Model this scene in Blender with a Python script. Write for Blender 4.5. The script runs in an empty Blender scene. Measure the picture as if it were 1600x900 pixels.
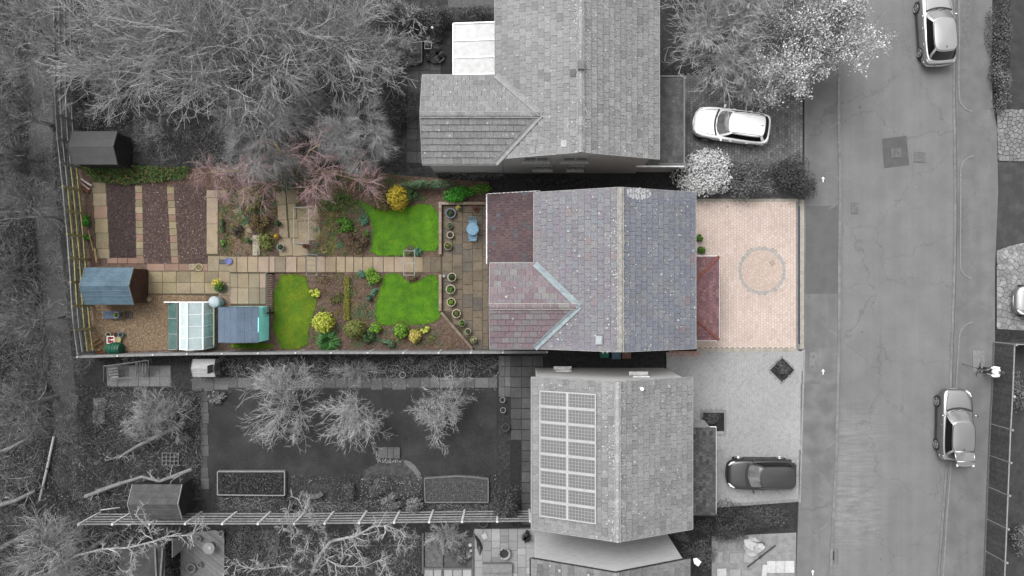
import bpy, math, random
import numpy as np
from mathutils import Vector, Matrix

# ------------------------------------------------------------------ camera, sky, sun, exposure
SC = bpy.context.scene
COL = SC.collection
S, H = 0.0368, 41.0            # metres per photo pixel on the ground, flying height
cam = bpy.data.cameras.new('camera'); camo = bpy.data.objects.new('camera', cam); COL.objects.link(camo)
camo.location = (0, 0, H); camo.rotation_euler = (0, 0, 0)
cam.sensor_width = 36; cam.lens = 36 * H / (1600 * S); cam.clip_end = 2000
SC.camera = camo
SUN_EL, SUN_AZ = math.radians(58), math.radians(322)     # azimuth clockwise from +Y
W = bpy.data.worlds.new('World'); SC.world = W; W.use_nodes = True
wt = W.node_tree; wt.nodes.clear()
sky = wt.nodes.new('ShaderNodeTexSky'); sky.sky_type = 'NISHITA'; sky.sun_disc = False
sky.sun_elevation = SUN_EL; sky.sun_rotation = SUN_AZ; sky.air_density = 1.0; sky.dust_density = 3.0
bw = wt.nodes.new('ShaderNodeRGBToBW'); bg = wt.nodes.new('ShaderNodeBackground'); wo = wt.nodes.new('ShaderNodeOutputWorld')
bg.inputs['Strength'].default_value = 0.15
wt.links.new(sky.outputs[0], bw.inputs[0]); wt.links.new(bw.outputs[0], bg.inputs['Color']); wt.links.new(bg.outputs[0], wo.inputs[0])
sd = bpy.data.lights.new('sun', 'SUN'); sd.energy = 0.7; sd.angle = math.radians(30); sd.color = (1, 0.995, 0.985)
so = bpy.data.objects.new('sun', sd); COL.objects.link(so)
D = Vector((math.sin(SUN_AZ) * math.cos(SUN_EL), math.cos(SUN_AZ) * math.cos(SUN_EL), math.sin(SUN_EL)))
so.rotation_euler = D.to_track_quat('Z', 'Y').to_euler(); so.location = D * 60
SC.view_settings.view_transform = 'Standard'; SC.view_settings.look = 'None'
SC.view_settings.gamma = 1.0; SC.view_settings.use_curve_mapping = False
SC.view_settings.exposure = 1.80

# ------------------------------------------------------------------ helpers
KEXP = 2.6                      # how much brighter than its albedo a flat surface photographs here
rnd = random.Random(7)
def lin(v):
    v /= 255.0
    return v / 12.92 if v <= 0.04045 else ((v + 0.055) / 1.055) ** 2.4
def C(r, g=None, b=None):
    if g is None: g = b = r
    return tuple(min(0.86, lin(v) / KEXP) for v in (r, g, b))
def P(x, y, z=0.0):
    k = S * (H - z) / H
    return Vector(((x - 800) * k, (450 - y) * k, z))
WORLD = {}
def par(o, p):
    o.parent = p
    m = WORLD.get(p.name)
    if m is not None: o.matrix_parent_inverse = m.inverted()
def tag(o, label=None, cat=None, group=None, kind=None):
    if label: o['label'] = label
    if cat: o['category'] = cat
    if group: o['group'] = group
    if kind: o['kind'] = kind
    return o
def thing(name, label, cat, loc, group=None, rz=0.0):
    o = bpy.data.objects.new(name, None); COL.objects.link(o)
    o.location = loc; o.rotation_euler = (0, 0, rz); o.empty_display_size = 0.2
    WORLD[o.name] = Matrix.Translation(Vector(loc)) @ Matrix.Rotation(rz, 4, 'Z')
    return tag(o, label, cat, group)
def link(name, me, parent=None, local=False, mw=None):
    o = bpy.data.objects.new(name, me); COL.objects.link(o)
    if parent is not None:
        if local: o.parent = parent
        else: par(o, parent)
    if mw is not None: o.matrix_basis = mw
    return o
def npmesh(name, V, F, mat, smooth=False):
    V = np.asarray(V, dtype=np.float32); F = np.asarray(F, dtype=np.int32)
    me = bpy.data.meshes.new(name); k = F.shape[1]
    me.vertices.add(len(V)); me.vertices.foreach_set('co', V.ravel())
    me.loops.add(F.size); me.loops.foreach_set('vertex_index', F.ravel())
    me.polygons.add(len(F)); me.polygons.foreach_set('loop_start', np.arange(0, F.size, k, dtype=np.int32))
    me.polygons.foreach_set('loop_total', np.full(len(F), k, dtype=np.int32))
    me.polygons.foreach_set('use_smooth', np.full(len(F), smooth, dtype=bool))
    me.update(calc_edges=True)
    if mat: me.materials.append(mat)
    return me
class MB:
    def __init__(s): s.v = []; s.f = []
    def add(s, vs, fs):
        n = len(s.v); s.v += [tuple(v) for v in vs]; s.f += [tuple(i + n for i in f) for f in fs]; return s
    def prism(s, poly, z0, z1):
        a = sum(poly[i][0] * poly[(i + 1) % len(poly)][1] - poly[(i + 1) % len(poly)][0] * poly[i][1] for i in range(len(poly)))
        if a < 0: poly = poly[::-1]
        n = len(poly)
        vs = [(p[0], p[1], z0) for p in poly] + [(p[0], p[1], z1) for p in poly]
        fs = [tuple(range(n, 2 * n)), tuple(range(n - 1, -1, -1))] + [(i, (i + 1) % n, n + (i + 1) % n, n + i) for i in range(n)]
        return s.add(vs, fs)
    def box(s, c, d, rz=0.0, m=None):
        hx, hy, hz = d[0] / 2, d[1] / 2, d[2] / 2
        vs = [Vector((x, y, z)) for z in (-hz, hz) for x, y in ((-hx, -hy), (hx, -hy), (hx, hy), (-hx, hy))]
        R = Matrix.Rotation(rz, 4, 'Z') if m is None else m
        vs = [R @ v + Vector(c) for v in vs]
        return s.add(vs, [(4, 5, 6, 7), (3, 2, 1, 0), (0, 1, 5, 4), (1, 2, 6, 5), (2, 3, 7, 6), (3, 0, 4, 7)])
    def bar(s, a, b, w, h, up=(0, 0, 1)):
        a, b = Vector(a), Vector(b); d = b - a; L = d.length
        if L < 1e-6: return s
        x = d / L; u = Vector(up)
        if abs(x.dot(u)) > 0.99: u = Vector((1, 0, 0))
        y = u.cross(x).normalized(); z = x.cross(y)
        M = Matrix((x, y, z)).transposed().to_4x4()
        return s.box((a + b) / 2, (L, w, h), m=M)
    def tube(s, pts, rad, n=6, cap=True):
        pts = [Vector(p) for p in pts]
        if not hasattr(rad, '__len__'): rad = [rad] * len(pts)
        base = len(s.v); prev = None; vs = []
        for i, p in enumerate(pts):
            d = (pts[min(i + 1, len(pts) - 1)] - pts[max(i - 1, 0)]).normalized()
            u = Vector((0, 0, 1)) if abs(d.z) < 0.9 else Vector((1, 0, 0))
            a = d.cross(u).normalized() if prev is None else (prev - d * prev.dot(d)).normalized()
            prev = a; b = d.cross(a)
            for k in range(n):
                t = 2 * math.pi * k / n
                vs.append(p + (a * math.cos(t) + b * math.sin(t)) * rad[i])
        fs = [(i * n + k, i * n + (k + 1) % n, (i + 1) * n + (k + 1) % n, (i + 1) * n + k) for i in range(len(pts) - 1) for k in range(n)]
        if cap: fs += [tuple(range(n - 1, -1, -1)), tuple(range((len(pts) - 1) * n, len(pts) * n))]
        return s.add(vs, fs)
    def lathe(s, c, prof, n=16, cap=True, sx=1.0, sy=1.0):
        vs = [(c[0] + r * sx * math.cos(2 * math.pi * k / n), c[1] + r * sy * math.sin(2 * math.pi * k / n), c[2] + z) for r, z in prof for k in range(n)]
        fs = [(i * n + k, i * n + (k + 1) % n, (i + 1) * n + (k + 1) % n, (i + 1) * n + k) for i in range(len(prof) - 1) for k in range(n)]
        if cap: fs += [tuple(range(n - 1, -1, -1)), tuple(range((len(prof) - 1) * n, len(prof) * n))]
        return s.add(vs, fs)
    def mesh(s, name, mat, smooth=False):
        me = bpy.data.meshes.new(name); me.from_pydata(s.v, [], s.f); me.update()
        if smooth:
            me.polygons.foreach_set('use_smooth', [True] * len(me.polygons))
        if mat: me.materials.append(mat)
        return me
    def build(s, name, mat, parent=None, smooth=False, local=False):
        return link(name, s.mesh(name, mat, smooth), parent, local)
def pip(px, py, poly):
    """vectorised point in polygon"""
    px = np.asarray(px); py = np.asarray(py); ins = np.zeros(px.shape, bool); n = len(poly)
    for i in range(n):
        x1, y1 = poly[i][0], poly[i][1]; x2, y2 = poly[(i + 1) % n][0], poly[(i + 1) % n][1]
        c = ((y1 > py) != (y2 > py)) & (px < (x2 - x1) * (py - y1) / ((y2 - y1) if y2 != y1 else 1e-9) + x1)
        ins ^= c
    return ins
def wpoly(pts, z=0.0): return [tuple(P(x, y, z)[:2]) for x, y in pts]
def smoothpoly(pts, it=2):
    for _ in range(it):
        q = []
        for i in range(len(pts)):
            a, b = pts[i], pts[(i + 1) % len(pts)]
            q += [(a[0] * .75 + b[0] * .25, a[1] * .75 + b[1] * .25), (a[0] * .25 + b[0] * .75, a[1] * .25 + b[1] * .75)]
        pts = q
    return pts
def in_poly_samples(poly, n, rg):
    xs = [p[0] for p in poly]; ys = [p[1] for p in poly]; X = np.zeros(0); Y = np.zeros(0)
    while len(X) < n:
        x = rg.uniform(min(xs), max(xs), n * 2); y = rg.uniform(min(ys), max(ys), n * 2)
        m = pip(x, y, poly); X = np.concatenate([X, x[m]]); Y = np.concatenate([Y, y[m]])
    return X[:n], Y[:n]

# ------------------------------------------------------------------ materials
def M(name, c, c2=None, sc=2.0, det=6.0, fine=None, famt=0.25, rough=0.85, bump=0.0, bsc=None, pal=None, rv=0.0,
      spots=None, metal=0.0, spec=0.3, coat=0.0, alpha=1.0, trans=0.0, contrast=0.5, lo=0.35, hi=0.65, big=None):
    m = bpy.data.materials.new(name); m.use_nodes = True; t = m.node_tree; N = t.nodes; L = t.links
    b = N['Principled BSDF']; b.inputs['Roughness'].default_value = rough; b.inputs['Metallic'].default_value = metal
    b.inputs['Specular IOR Level'].default_value = spec; b.inputs['Coat Weight'].default_value = coat; b.inputs['Coat Roughness'].default_value = 0.05
    b.inputs['Alpha'].default_value = alpha; b.inputs['Transmission Weight'].default_value = trans
    geo = N.new('ShaderNodeNewGeometry'); pos = geo.outputs['Position']
    def noise(scale, d=4.0):
        n = N.new('ShaderNodeTexNoise'); n.inputs['Scale'].default_value = scale; n.inputs['Detail'].default_value = d
        L.new(pos, n.inputs['Vector']); return n.outputs['Fac']
    def rng(sock, a, bb, c0, c1):
        r = N.new('ShaderNodeMapRange'); L.new(sock, r.inputs[0])
        for i, v in enumerate((a, bb, c0, c1)): r.inputs[1 + i].default_value = v
        return r.outputs[0]
    def mix(f, A, B, mode='MIX'):
        x = N.new('ShaderNodeMix'); x.data_type = 'RGBA'; x.blend_type = mode
        if hasattr(f, 'is_linked'): L.new(f, x.inputs[0])
        else: x.inputs[0].default_value = f
        for v, i in ((A, 6), (B, 7)):
            if hasattr(v, 'is_linked'): L.new(v, x.inputs[i])
            else: x.inputs[i].default_value = (v[0], v[1], v[2], 1)
        return x.outputs[2]
    def gray(sock):
        cc = N.new('ShaderNodeCombineColor')
        for i in range(3): L.new(sock, cc.inputs[i])
        return cc.outputs[0]
    col = c
    if pal or rv:
        oi = N.new('ShaderNodeObjectInfo'); ad = N.new('ShaderNodeMath'); ad.operation = 'ADD'
        L.new(geo.outputs['Random Per Island'], ad.inputs[0]); L.new(oi.outputs['Random'], ad.inputs[1])
        fr = N.new('ShaderNodeMath'); fr.operation = 'FRACT'; L.new(ad.outputs[0], fr.inputs[0]); R = fr.outputs[0]
        if pal:
            cr = N.new('ShaderNodeValToRGB'); cr.color_ramp.interpolation = 'CONSTANT'; e = cr.color_ramp.elements
            tot = sum(w for w, _ in pal); acc = 0
            for i, (w, cc) in enumerate(pal):
                el = e[i] if i < 2 else e.new(acc / tot)
                el.position = acc / tot; el.color = (*cc, 1); acc += w
            if len(pal) == 1: e.remove(e[1])
            L.new(R, cr.inputs[0]); col = cr.outputs[0]
    if c2 is not None: col = mix(rng(noise(sc, det), lo, hi, 0, 1), col, c2)
    if big: col = mix(1.0, col, gray(rng(noise(big[0], 3), 0.3, 0.7, 1 - big[1], 1 + big[1])), 'MULTIPLY')
    if rv:
        m2 = N.new('ShaderNodeMath'); m2.operation = 'MULTIPLY'; m2.inputs[1].default_value = 7.31; L.new(R, m2.inputs[0])
        f2 = N.new('ShaderNodeMath'); f2.operation = 'FRACT'; L.new(m2.outputs[0], f2.inputs[0])
        col = mix(1.0, col, gray(rng(f2.outputs[0], 0, 1, 1 - rv, 1 + rv)), 'MULTIPLY')
    if fine: col = mix(1.0, col, gray(rng(noise(fine, 3), 0.3, 0.7, 1 - famt, 1 + famt)), 'MULTIPLY')
    if spots:
        for (ssc, rad, dens, scol) in spots:
            v = N.new('ShaderNodeTexVoronoi'); v.inputs['Scale'].default_value = ssc; L.new(pos, v.inputs['Vector'])
            nz = noise(ssc * 3.1, 2); ad2 = N.new('ShaderNodeMath'); ad2.operation = 'MULTIPLY_ADD'
            L.new(nz, ad2.inputs[0]); ad2.inputs[1].default_value = 0.25; L.new(v.outputs['Distance'], ad2.inputs[2])
            near = rng(ad2.outputs[0], rad * 0.9 + .12, rad * 1.1 + .14, 1, 0)
            sep = N.new('ShaderNodeSeparateColor'); L.new(v.outputs['Color'], sep.inputs[0])
            gt = N.new('ShaderNodeMath'); gt.operation = 'LESS_THAN'; gt.inputs[1].default_value = dens; L.new(sep.outputs[0], gt.inputs[0])
            mu = N.new('ShaderNodeMath'); mu.operation = 'MULTIPLY'; L.new(near, mu.inputs[0]); L.new(gt.outputs[0], mu.inputs[1])
            col = mix(mu.outputs[0], col, scol)
    if hasattr(col, 'is_linked'): L.new(col, b.inputs['Base Color'])
    else: b.inputs['Base Color'].default_value = (*col, 1)
    if bump:
        bn = N.new('ShaderNodeBump'); bn.inputs['Strength'].default_value = bump; bn.inputs['Distance'].default_value = 0.05
        L.new(noise(bsc or (fine or sc * 4), 4), bn.inputs['Height']); L.new(bn.outputs[0], b.inputs['Normal'])
    return m
def brickwall(name, c1, c2, mortar):
    m = M(name, c1, rough=0.9); t = m.node_tree; N = t.nodes; L = t.links
    g = N.new('ShaderNodeNewGeometry'); s = N.new('ShaderNodeSeparateXYZ'); L.new(g.outputs['Position'], s.inputs[0])
    a = N.new('ShaderNodeMath'); a.operation = 'ADD'; L.new(s.outputs[0], a.inputs[0]); L.new(s.outputs[1], a.inputs[1])
    cb = N.new('ShaderNodeCombineXYZ'); L.new(a.outputs[0], cb.inputs[0]); L.new(s.outputs[2], cb.inputs[1])
    br = N.new('ShaderNodeTexBrick'); L.new(cb.outputs[0], br.inputs['Vector'])
    br.inputs['Color1'].default_value = (*c1, 1); br.inputs['Color2'].default_value = (*c2, 1); br.inputs['Mortar'].default_value = (*mortar, 1)
    br.inputs['Scale'].default_value = 1.0; br.inputs['Brick Width'].default_value = 0.225; br.inputs['Row Height'].default_value = 0.075
    br.inputs['Mortar Size'].default_value = 0.008
    L.new(br.outputs[0], N['Principled BSDF'].inputs['Base Color']); return m
G = {}
def gm(v, **k):                   # plain grey matt
    key = (v, tuple(sorted(k.items())))
    if key not in G: G[key] = M('grey_%d' % v, C(v), C(max(0, v - 18)), sc=6, fine=30, famt=.15, **k)
    return G[key]
WHITE = M('white_paint', (.8, .8, .8), (.68, .68, .68), sc=3, rough=.5)
PVC = M('white_plastic', (.55, .55, .55), (.4, .4, .4), sc=5, rough=.4)
BLACK = M('black_plastic', (.012, .012, .012), (.02, .02, .02), sc=5, rough=.45)
GLASS = M('dark_glass', (.02, .02, .022), rough=.06, spec=.8)
ASPH = M('asphalt', C(142), C(134), sc=0.8, fine=45, famt=.16, rough=.92, bump=.15, bsc=80, big=(.18, .07), spots=[(.9, .05, .12, C(118)), (2.5, .05, .03, C(200))])
ASPH2 = M('footway_asphalt', C(136), C(124), sc=1.0, fine=60, famt=.13, rough=.92, bump=.15, bsc=80, big=(.3, .1))
ASPH3 = M('patched_asphalt', C(116), C(108), sc=1.5, fine=60, famt=.14, rough=.92)
KERB = M('kerb_concrete', C(152), C(132), sc=3, fine=40, famt=.12, rv=.08)

def streaks(m, centre, rad, vec, lo, hi, amt):
    """long streaky wear over an existing base colour, fading with distance from a place (or everywhere when rad is None)"""
    t = m.node_tree; N = t.nodes; L = t.links; b = N['Principled BSDF']; src = b.inputs['Base Color'].links[0].from_socket
    g = N.new('ShaderNodeNewGeometry'); mp = N.new('ShaderNodeMapping'); mp.inputs['Scale'].default_value = vec; mp.inputs['Rotation'].default_value = (0, 0, .12 if rad else 0); L.new(g.outputs['Position'], mp.inputs['Vector'])
    n = N.new('ShaderNodeTexNoise'); n.inputs['Scale'].default_value = 1; n.inputs['Detail'].default_value = 5; n.inputs['Distortion'].default_value = .6 if rad else .1; L.new(mp.outputs[0], n.inputs['Vector'])
    r = N.new('ShaderNodeMapRange'); L.new(n.outputs['Fac'], r.inputs[0])
    for i, v in enumerate((.35, .65, lo, hi)): r.inputs[1 + i].default_value = v
    f = r.outputs[0]
    cc = N.new('ShaderNodeCombineColor')
    for i in range(3): L.new(f, cc.inputs[i])
    x = N.new('ShaderNodeMix'); x.data_type = 'RGBA'; x.blend_type = 'MULTIPLY'; L.new(src, x.inputs[6]); L.new(cc.outputs[0], x.inputs[7]); x.inputs[0].default_value = amt
    if rad:
        d = N.new('ShaderNodeVectorMath'); d.operation = 'DISTANCE'; L.new(g.outputs['Position'], d.inputs[0]); d.inputs[1].default_value = centre
        q = N.new('ShaderNodeMapRange'); L.new(d.outputs['Value'], q.inputs[0])
        for i, v in enumerate((rad * .35, rad, amt, 0)): q.inputs[1 + i].default_value = v
        L.new(q.outputs[0], x.inputs[0])
    L.new(x.outputs[2], b.inputs['Base Color'])
streaks(ASPH, None, None, (2.2, .05, 1), .965, 1.04, 1.0)
streaks(ASPH, tuple(P(1318, 690)), 3.2, (.7, 7, 1), .95, 1.3, .8)
streaks(ASPH, tuple(P(1322, 800)), 3.0, (1.0, 6, 1), .95, 1.35, .9)
streaks(ASPH2, tuple(P(1285, 650)), 4.5, (1.2, 2.2, 1), .9, 1.25, 1.0)
streaks(ASPH2, None, None, (1.6, .12, 1), .94, 1.07, 1.0)

def cracks(m, scale, width, amt):
    t = m.node_tree; N = t.nodes; L = t.links; b = N['Principled BSDF']; src = b.inputs['Base Color'].links[0].from_socket
    g = N.new('ShaderNodeNewGeometry'); n = N.new('ShaderNodeTexNoise'); n.inputs['Scale'].default_value = 1.3; n.inputs['Detail'].default_value = 6; L.new(g.outputs['Position'], n.inputs['Vector'])
    ad = N.new('ShaderNodeVectorMath'); ad.operation = 'MULTIPLY_ADD'; L.new(n.outputs['Color'], ad.inputs[0]); ad.inputs[1].default_value = (1.6, 1.6, 0); L.new(g.outputs['Position'], ad.inputs[2])
    v = N.new('ShaderNodeTexVoronoi'); v.feature = 'DISTANCE_TO_EDGE'; v.inputs['Scale'].default_value = scale; L.new(ad.outputs[0], v.inputs['Vector'])
    r = N.new('ShaderNodeMapRange'); L.new(v.outputs['Distance'], r.inputs[0])
    for i, q in enumerate((0, width, 1 - amt, 1)): r.inputs[1 + i].default_value = q
    cc = N.new('ShaderNodeCombineColor')
    for i in range(3): L.new(r.outputs[0], cc.inputs[i])
    x = N.new('ShaderNodeMix'); x.data_type = 'RGBA'; x.blend_type = 'MULTIPLY'; x.inputs[0].default_value = 1; L.new(src, x.inputs[6]); L.new(cc.outputs[0], x.inputs[7]); L.new(x.outputs[2], b.inputs['Base Color'])
cracks(ASPH, .22, .008, .22); cracks(ASPH2, .4, .010, .22)

TRIM = M('pale_grey_trim', C(196), C(176), sc=5, rough=.5)
# ------------------------------------------------------------------ ground, road, paving
def sheet(name, pts, z, mat, kind='structure', sm=0, parent=None, z0=None):
    if sm: pts = smoothpoly(pts, sm)
    o = MB().prism(wpoly(pts), (z - 0.12) if z0 is None else z0, z).build(name, mat, parent)
    if parent is None: tag(o, kind=kind)
    return o
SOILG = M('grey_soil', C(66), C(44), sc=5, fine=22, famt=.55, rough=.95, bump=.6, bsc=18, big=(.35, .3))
LITTER = M('grey_litter_ground', C(88), C(52), sc=3.5, fine=18, famt=.6, rough=.95, bump=.6, bsc=16, big=(.3, .3))
TRACK = M('grey_track', C(92), C(74), sc=1.6, fine=20, famt=.35, rough=.95, bump=.3, bsc=22, big=(.4, .2))
LAWNG = M('dark_grey_lawn', C(68), C(52), sc=1.0, fine=20, famt=.35, rough=.95, bump=.4, bsc=40, big=(.7, .2), spots=[(1.1, .08, .25, C(88))])
SOILB = M('brown_soil', C(132, 108, 94), C(104, 86, 76), sc=4, fine=20, famt=.45, rough=.95, bump=.6, bsc=18)
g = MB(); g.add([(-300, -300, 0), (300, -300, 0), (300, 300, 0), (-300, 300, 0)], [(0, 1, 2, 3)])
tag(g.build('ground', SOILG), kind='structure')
sheet('path', [(40, -40), (82, -40), (84, 120), (82, 260), (100, 420), (112, 560), (122, 640), (118, 720), (130, 800), (150, 900), (120, 960), (90, 900), (84, 760), (86, 680), (80, 600), (62, 450), (45, 250), (42, 100)], .006, TRACK, sm=2)
# road with both footways (pixel outlines of the kerb lines, top to bottom)
KL = [(1312, -420), (1312, 60), (1310, 180), (1313, 290), (1311, 400), (1311, 500), (1309, 600), (1307, 700), (1303, 780), (1299, 860), (1283, 1250)]
KR = [(1492, -420), (1493, 60), (1492, 160), (1494, 260), (1494, 360), (1492, 450), (1489, 530), (1486, 620), (1481, 720), (1475, 800), (1469, 880), (1446, 1250)]
sheet('road', KL + KR[::-1], .008, ASPH)
sheet('footway', [(1256, -420), (1256, 300), (1256, 545), (1250, 700), (1243, 900), (1232, 1250)] + KL[::-1], .09, ASPH2)
sheet('footway', [(1548, -420), (1549, 160), (1556, 200), (1558, 300), (1553, 420), (1553, 530), (1546, 640), (1540, 760), (1522, 1250)] + KR[::-1], .09, ASPH2)
PATCH = [('footway_patch', [(1258, 322), (1308, 322), (1308, 459), (1257, 459)], .094, ASPH3),
         ('footway_patch', [(1502, -60), (1514, -60), (1514, 75), (1502, 75)], .094, gm(132)),
         ('footway_patch', [(1498, 108), (1548, 108), (1546, 172), (1500, 172)], .094, M('worn_footway', C(132), C(120), sc=1.5, fine=60, famt=.12)),
         ('road_patch', [(1378, 217), (1416, 212), (1421, 258), (1381, 263)], .0125, M('dark_patch', C(106), C(98), sc=2, fine=50, famt=.12)),
         ('footway_patch', [(1250, 600), (1306, 600), (1300, 760), (1250, 700)], .094, M('dusty_footway', C(138), C(118), sc=1.3, fine=30, famt=.12))]
for nm, pts, z, m in PATCH: sheet(nm, pts, z, m)
def polyline_len(pts):
    return [0] + list(np.cumsum([math.dist(pts[i], pts[i + 1]) for i in range(len(pts) - 1)]))
def along(pts, d):
    L = polyline_len(pts)
    for i in range(len(pts) - 1):
        if d <= L[i + 1] or i == len(pts) - 2:
            t = (d - L[i]) / max(1e-9, L[i + 1] - L[i])
            return tuple(pts[i][k] + (pts[i + 1][k] - pts[i][k]) * t for k in range(len(pts[i]))), math.atan2(pts[i + 1][1] - pts[i][1], pts[i + 1][0] - pts[i][0])
kbm = {}
def kerb_line(pts_px, z0, z1, w, ln, mat, name, parent):
    pts = wpoly(pts_px); tot = polyline_len(pts)[-1]; n = max(1, int(round(tot / ln))); ln = tot / n
    for i in range(n):
        a, _ = along(pts, i * ln); b, _ = along(pts, (i + 1) * ln); key = (round(w, 3), round(z1 - z0, 3), name)
        if key not in kbm: kbm[key] = MB().box((0, 0, 0), (1, w, z1 - z0)).mesh(name, mat)
        mid = ((a[0] + b[0]) / 2, (a[1] + b[1]) / 2); ang = math.atan2(b[1] - a[1], b[0] - a[0]); d = math.dist(a, b)
        link(name, kbm[key], parent, mw=Matrix.Translation((mid[0], mid[1], (z0 + z1) / 2)) @ Matrix.Rotation(ang, 4, 'Z') @ Matrix.Diagonal((d - .012, 1, 1, 1)))
def kerb(name, pts, off=0):
    w = [(x + off, y) for x, y in pts]
    base = sheet(name, [(x - 2, y) for x, y in w] + [(x + 2, y) for x, y in w[::-1]], .05, gm(95))
    return base
kb = kerb('kerb', KL, -1); kerb_line([(x - 1, y) for x, y in KL], 0, .115, .15, 1.83, KERB, 'kerb_stone', kb)
kb2 = kerb('kerb', KR, 3); kerb_line([(x - 1.5, y) for x, y in KR], .0, .04, .16, 1.83, KERB, 'channel_stone', kb2)
# radius edgings around the dropped crossings
def arc(cx, cy, r, a0, a1, n=7): return [(cx + r * math.cos(math.radians(a0 + (a1 - a0) * i / n)), cy - r * math.sin(math.radians(a0 + (a1 - a0) * i / n))) for i in range(n + 1)]
RAD = [[(1495.5, -60), (1497, 60), (1496, 130), (1497, 148)] + arc(1520, 152, 23, 180, 262)[1:],
       arc(1522, 267, 23, 95, 180) + [(1499, 330), (1498.5, 415)] + arc(1520, 414, 21.5, 180, 258)[1:],
       arc(1521, 527, 24, 95, 180) + [(1495, 560), (1490, 640), (1484.5, 720), (1478, 800), (1473, 880), (1468, 960)],
       arc(1291, 180, 20, 0, -85), arc(1291, 290, 20, 95, 0) + arc(1291, 306, 20, 0, -80)[1:], arc(1291, 535, 19, 80, 0),
       arc(1283, 678, 22, 0, -85), arc(1270, 800, 28, 75, -70, 10)]
for i, a in enumerate(RAD):
    b = MB()
    pts = [P(*q) for q in a]
    for q in range(len(pts) - 1): b.bar(pts[q] + Vector((0, 0, .06)), pts[q + 1] + Vector((0, 0, .06)), .075 if i < 3 else .06, .12 + (.006 if i < 3 else -.044))
    o = b.build('edging_kerb', gm(158 if i < 3 else 150)); tag(o, kind='structure')
# covers and painted arrows
def cover(x0, y0, x1, y1, z, v, label, rot=0):
    c = P((x0 + x1) / 2, (y0 + y1) / 2); w, l = abs(x1 - x0) * S, abs(y1 - y0) * S
    t = thing('inspection_cover', label, 'cover', (c.x, c.y, z), rz=rot)
    MB().box((0, 0, 0), (w, l, .02)).build('frame', gm(v - 14), t, local=True)
    b = MB(); n = 3
    for i in range(n): b.box((-w / 2 + w * (i + .5) / n, 0, .008), (w / n - .02, l - .06, .016))
    b.build('lid', gm(v), t, local=True)
    MB().lathe((0, l * .2, .017), [(.03, 0), (.03, .004)], 8).build('lifting_hole', BLACK, t, local=True)
cover(1391, 231, 1408, 247, .024, 128, 'square inspection cover inside the dark road patch', .06)
cover(1428, 238, 1446, 254, .02, 134, 'small pale square cover in the road beside the dark patch', -.05)
cover(1330, 317, 1341, 334, .02, 136, 'small oblong water cover in the road near the kerb')
cover(1263, 549, 1276, 573, .104, 150, 'pale oblong cover in the footway by the drive corner')
cover(1518, 546, 1537, 582, .104, 158, 'long pale concrete cover in the footway under the tripod')
cover(1557, 562, 1567, 576, .25, 150, 'pale square box lid beside the person at the fence')
ge = thing('road_gully', 'dark iron gully grate at the kerb near the bottom edge', 'drain', P(1299, 868, .012))
MB().box((0, 0, .006), (.34, .5, .03)).build('frame', gm(90), ge, local=True)
for i in range(5): MB().box((-.12 + .06 * i, 0, .025), (.03, .44, .016)).build('bar', gm(60), ge, local=True)
tag(sheet('gully_apron', [(1293, 856), (1310, 857), (1310, 882), (1294, 880)], .0105, gm(140)))
for (x, y), nb in (((1285, 281), 'beside the round bush'), ((1285, 581), 'beside the oblong pale cover'), ((1269, 894), 'at the bottom edge of the photo')):
    c = P(x, y); k = S * .8
    b = MB().prism([(c.x - .6 * k, c.y - 5 * k), (c.x + .6 * k, c.y - 5 * k), (c.x + .6 * k, c.y + 1 * k), (c.x - .6 * k, c.y + 1 * k)], .092, .096)
    b.prism([(c.x - 3 * k, c.y + 1.5 * k), (c.x + 3 * k, c.y + 1.5 * k), (c.x, c.y + 5.5 * k)], .092, .097)
    tag(b.build('painted_arrow', WHITE), 'small white arrow painted on the footway ' + nb, 'road marking')
# pale dust swept across the carriageway
def chips(name, poly_px, n, smin, smax, mat, z=.012, seed=1, parent=None, tilt=.5, aspect=.6, zj=.02, edge=0.0):
    rg = np.random.default_rng(seed); X, Y = in_poly_samples(wpoly(poly_px), n, rg)
    a = rg.uniform(0, 2 * np.pi, n); s = rg.uniform(smin, smax, n)
    ux = np.stack([np.cos(a), np.sin(a), rg.uniform(-tilt, tilt, n)], 1) * s[:, None]
    vx = np.stack([-np.sin(a), np.cos(a), rg.uniform(-tilt, tilt, n)], 1) * (s * aspect)[:, None]
    c = np.stack([X, Y, z + rg.uniform(0, zj, n) + s * tilt * .5], 1)
    V = np.stack([c - ux, c - vx * .9, c + ux, c + vx], 1).reshape(-1, 3)
    F = np.arange(4 * n).reshape(n, 4)
    o = link(name, npmesh(name, V, F, mat), parent); return tag(o, kind='stuff')
# ---- paving blocks as real, joined geometry
def blocks_np(rects, z, th, seed, jz=.003, gap=.008):
    rg = np.random.default_rng(seed); R = np.array(rects); n = len(R)
    hx, hy = (R[:, 2] - gap) / 2, (R[:, 3] - gap) / 2; ca, sa = np.cos(R[:, 4]), np.sin(R[:, 4])
    zt = z + rg.uniform(-jz, jz, n); V = np.zeros((n, 8, 3)); k = 0
    for top in (0, 1):
        ins = .88 if top else 1.0
        for sx, sy in ((-1, -1), (1, -1), (1, 1), (-1, 1)):
            lx = sx * (hx - (.005 if top else 0)); ly = sy * (hy - (.005 if top else 0))
            V[:, k, 0] = R[:, 0] + lx * ca - ly * sa; V[:, k, 1] = R[:, 1] + lx * sa + ly * ca; V[:, k, 2] = zt if top else zt - th; k += 1
    f = np.array([(4, 5, 6, 7), (0, 1, 5, 4), (1, 2, 6, 5), (2, 3, 7, 6), (3, 0, 4, 7)])
    F = (np.arange(n) * 8)[:, None, None] + f[None]
    return V.reshape(-1, 3), F.reshape(-1, 4)
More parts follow.
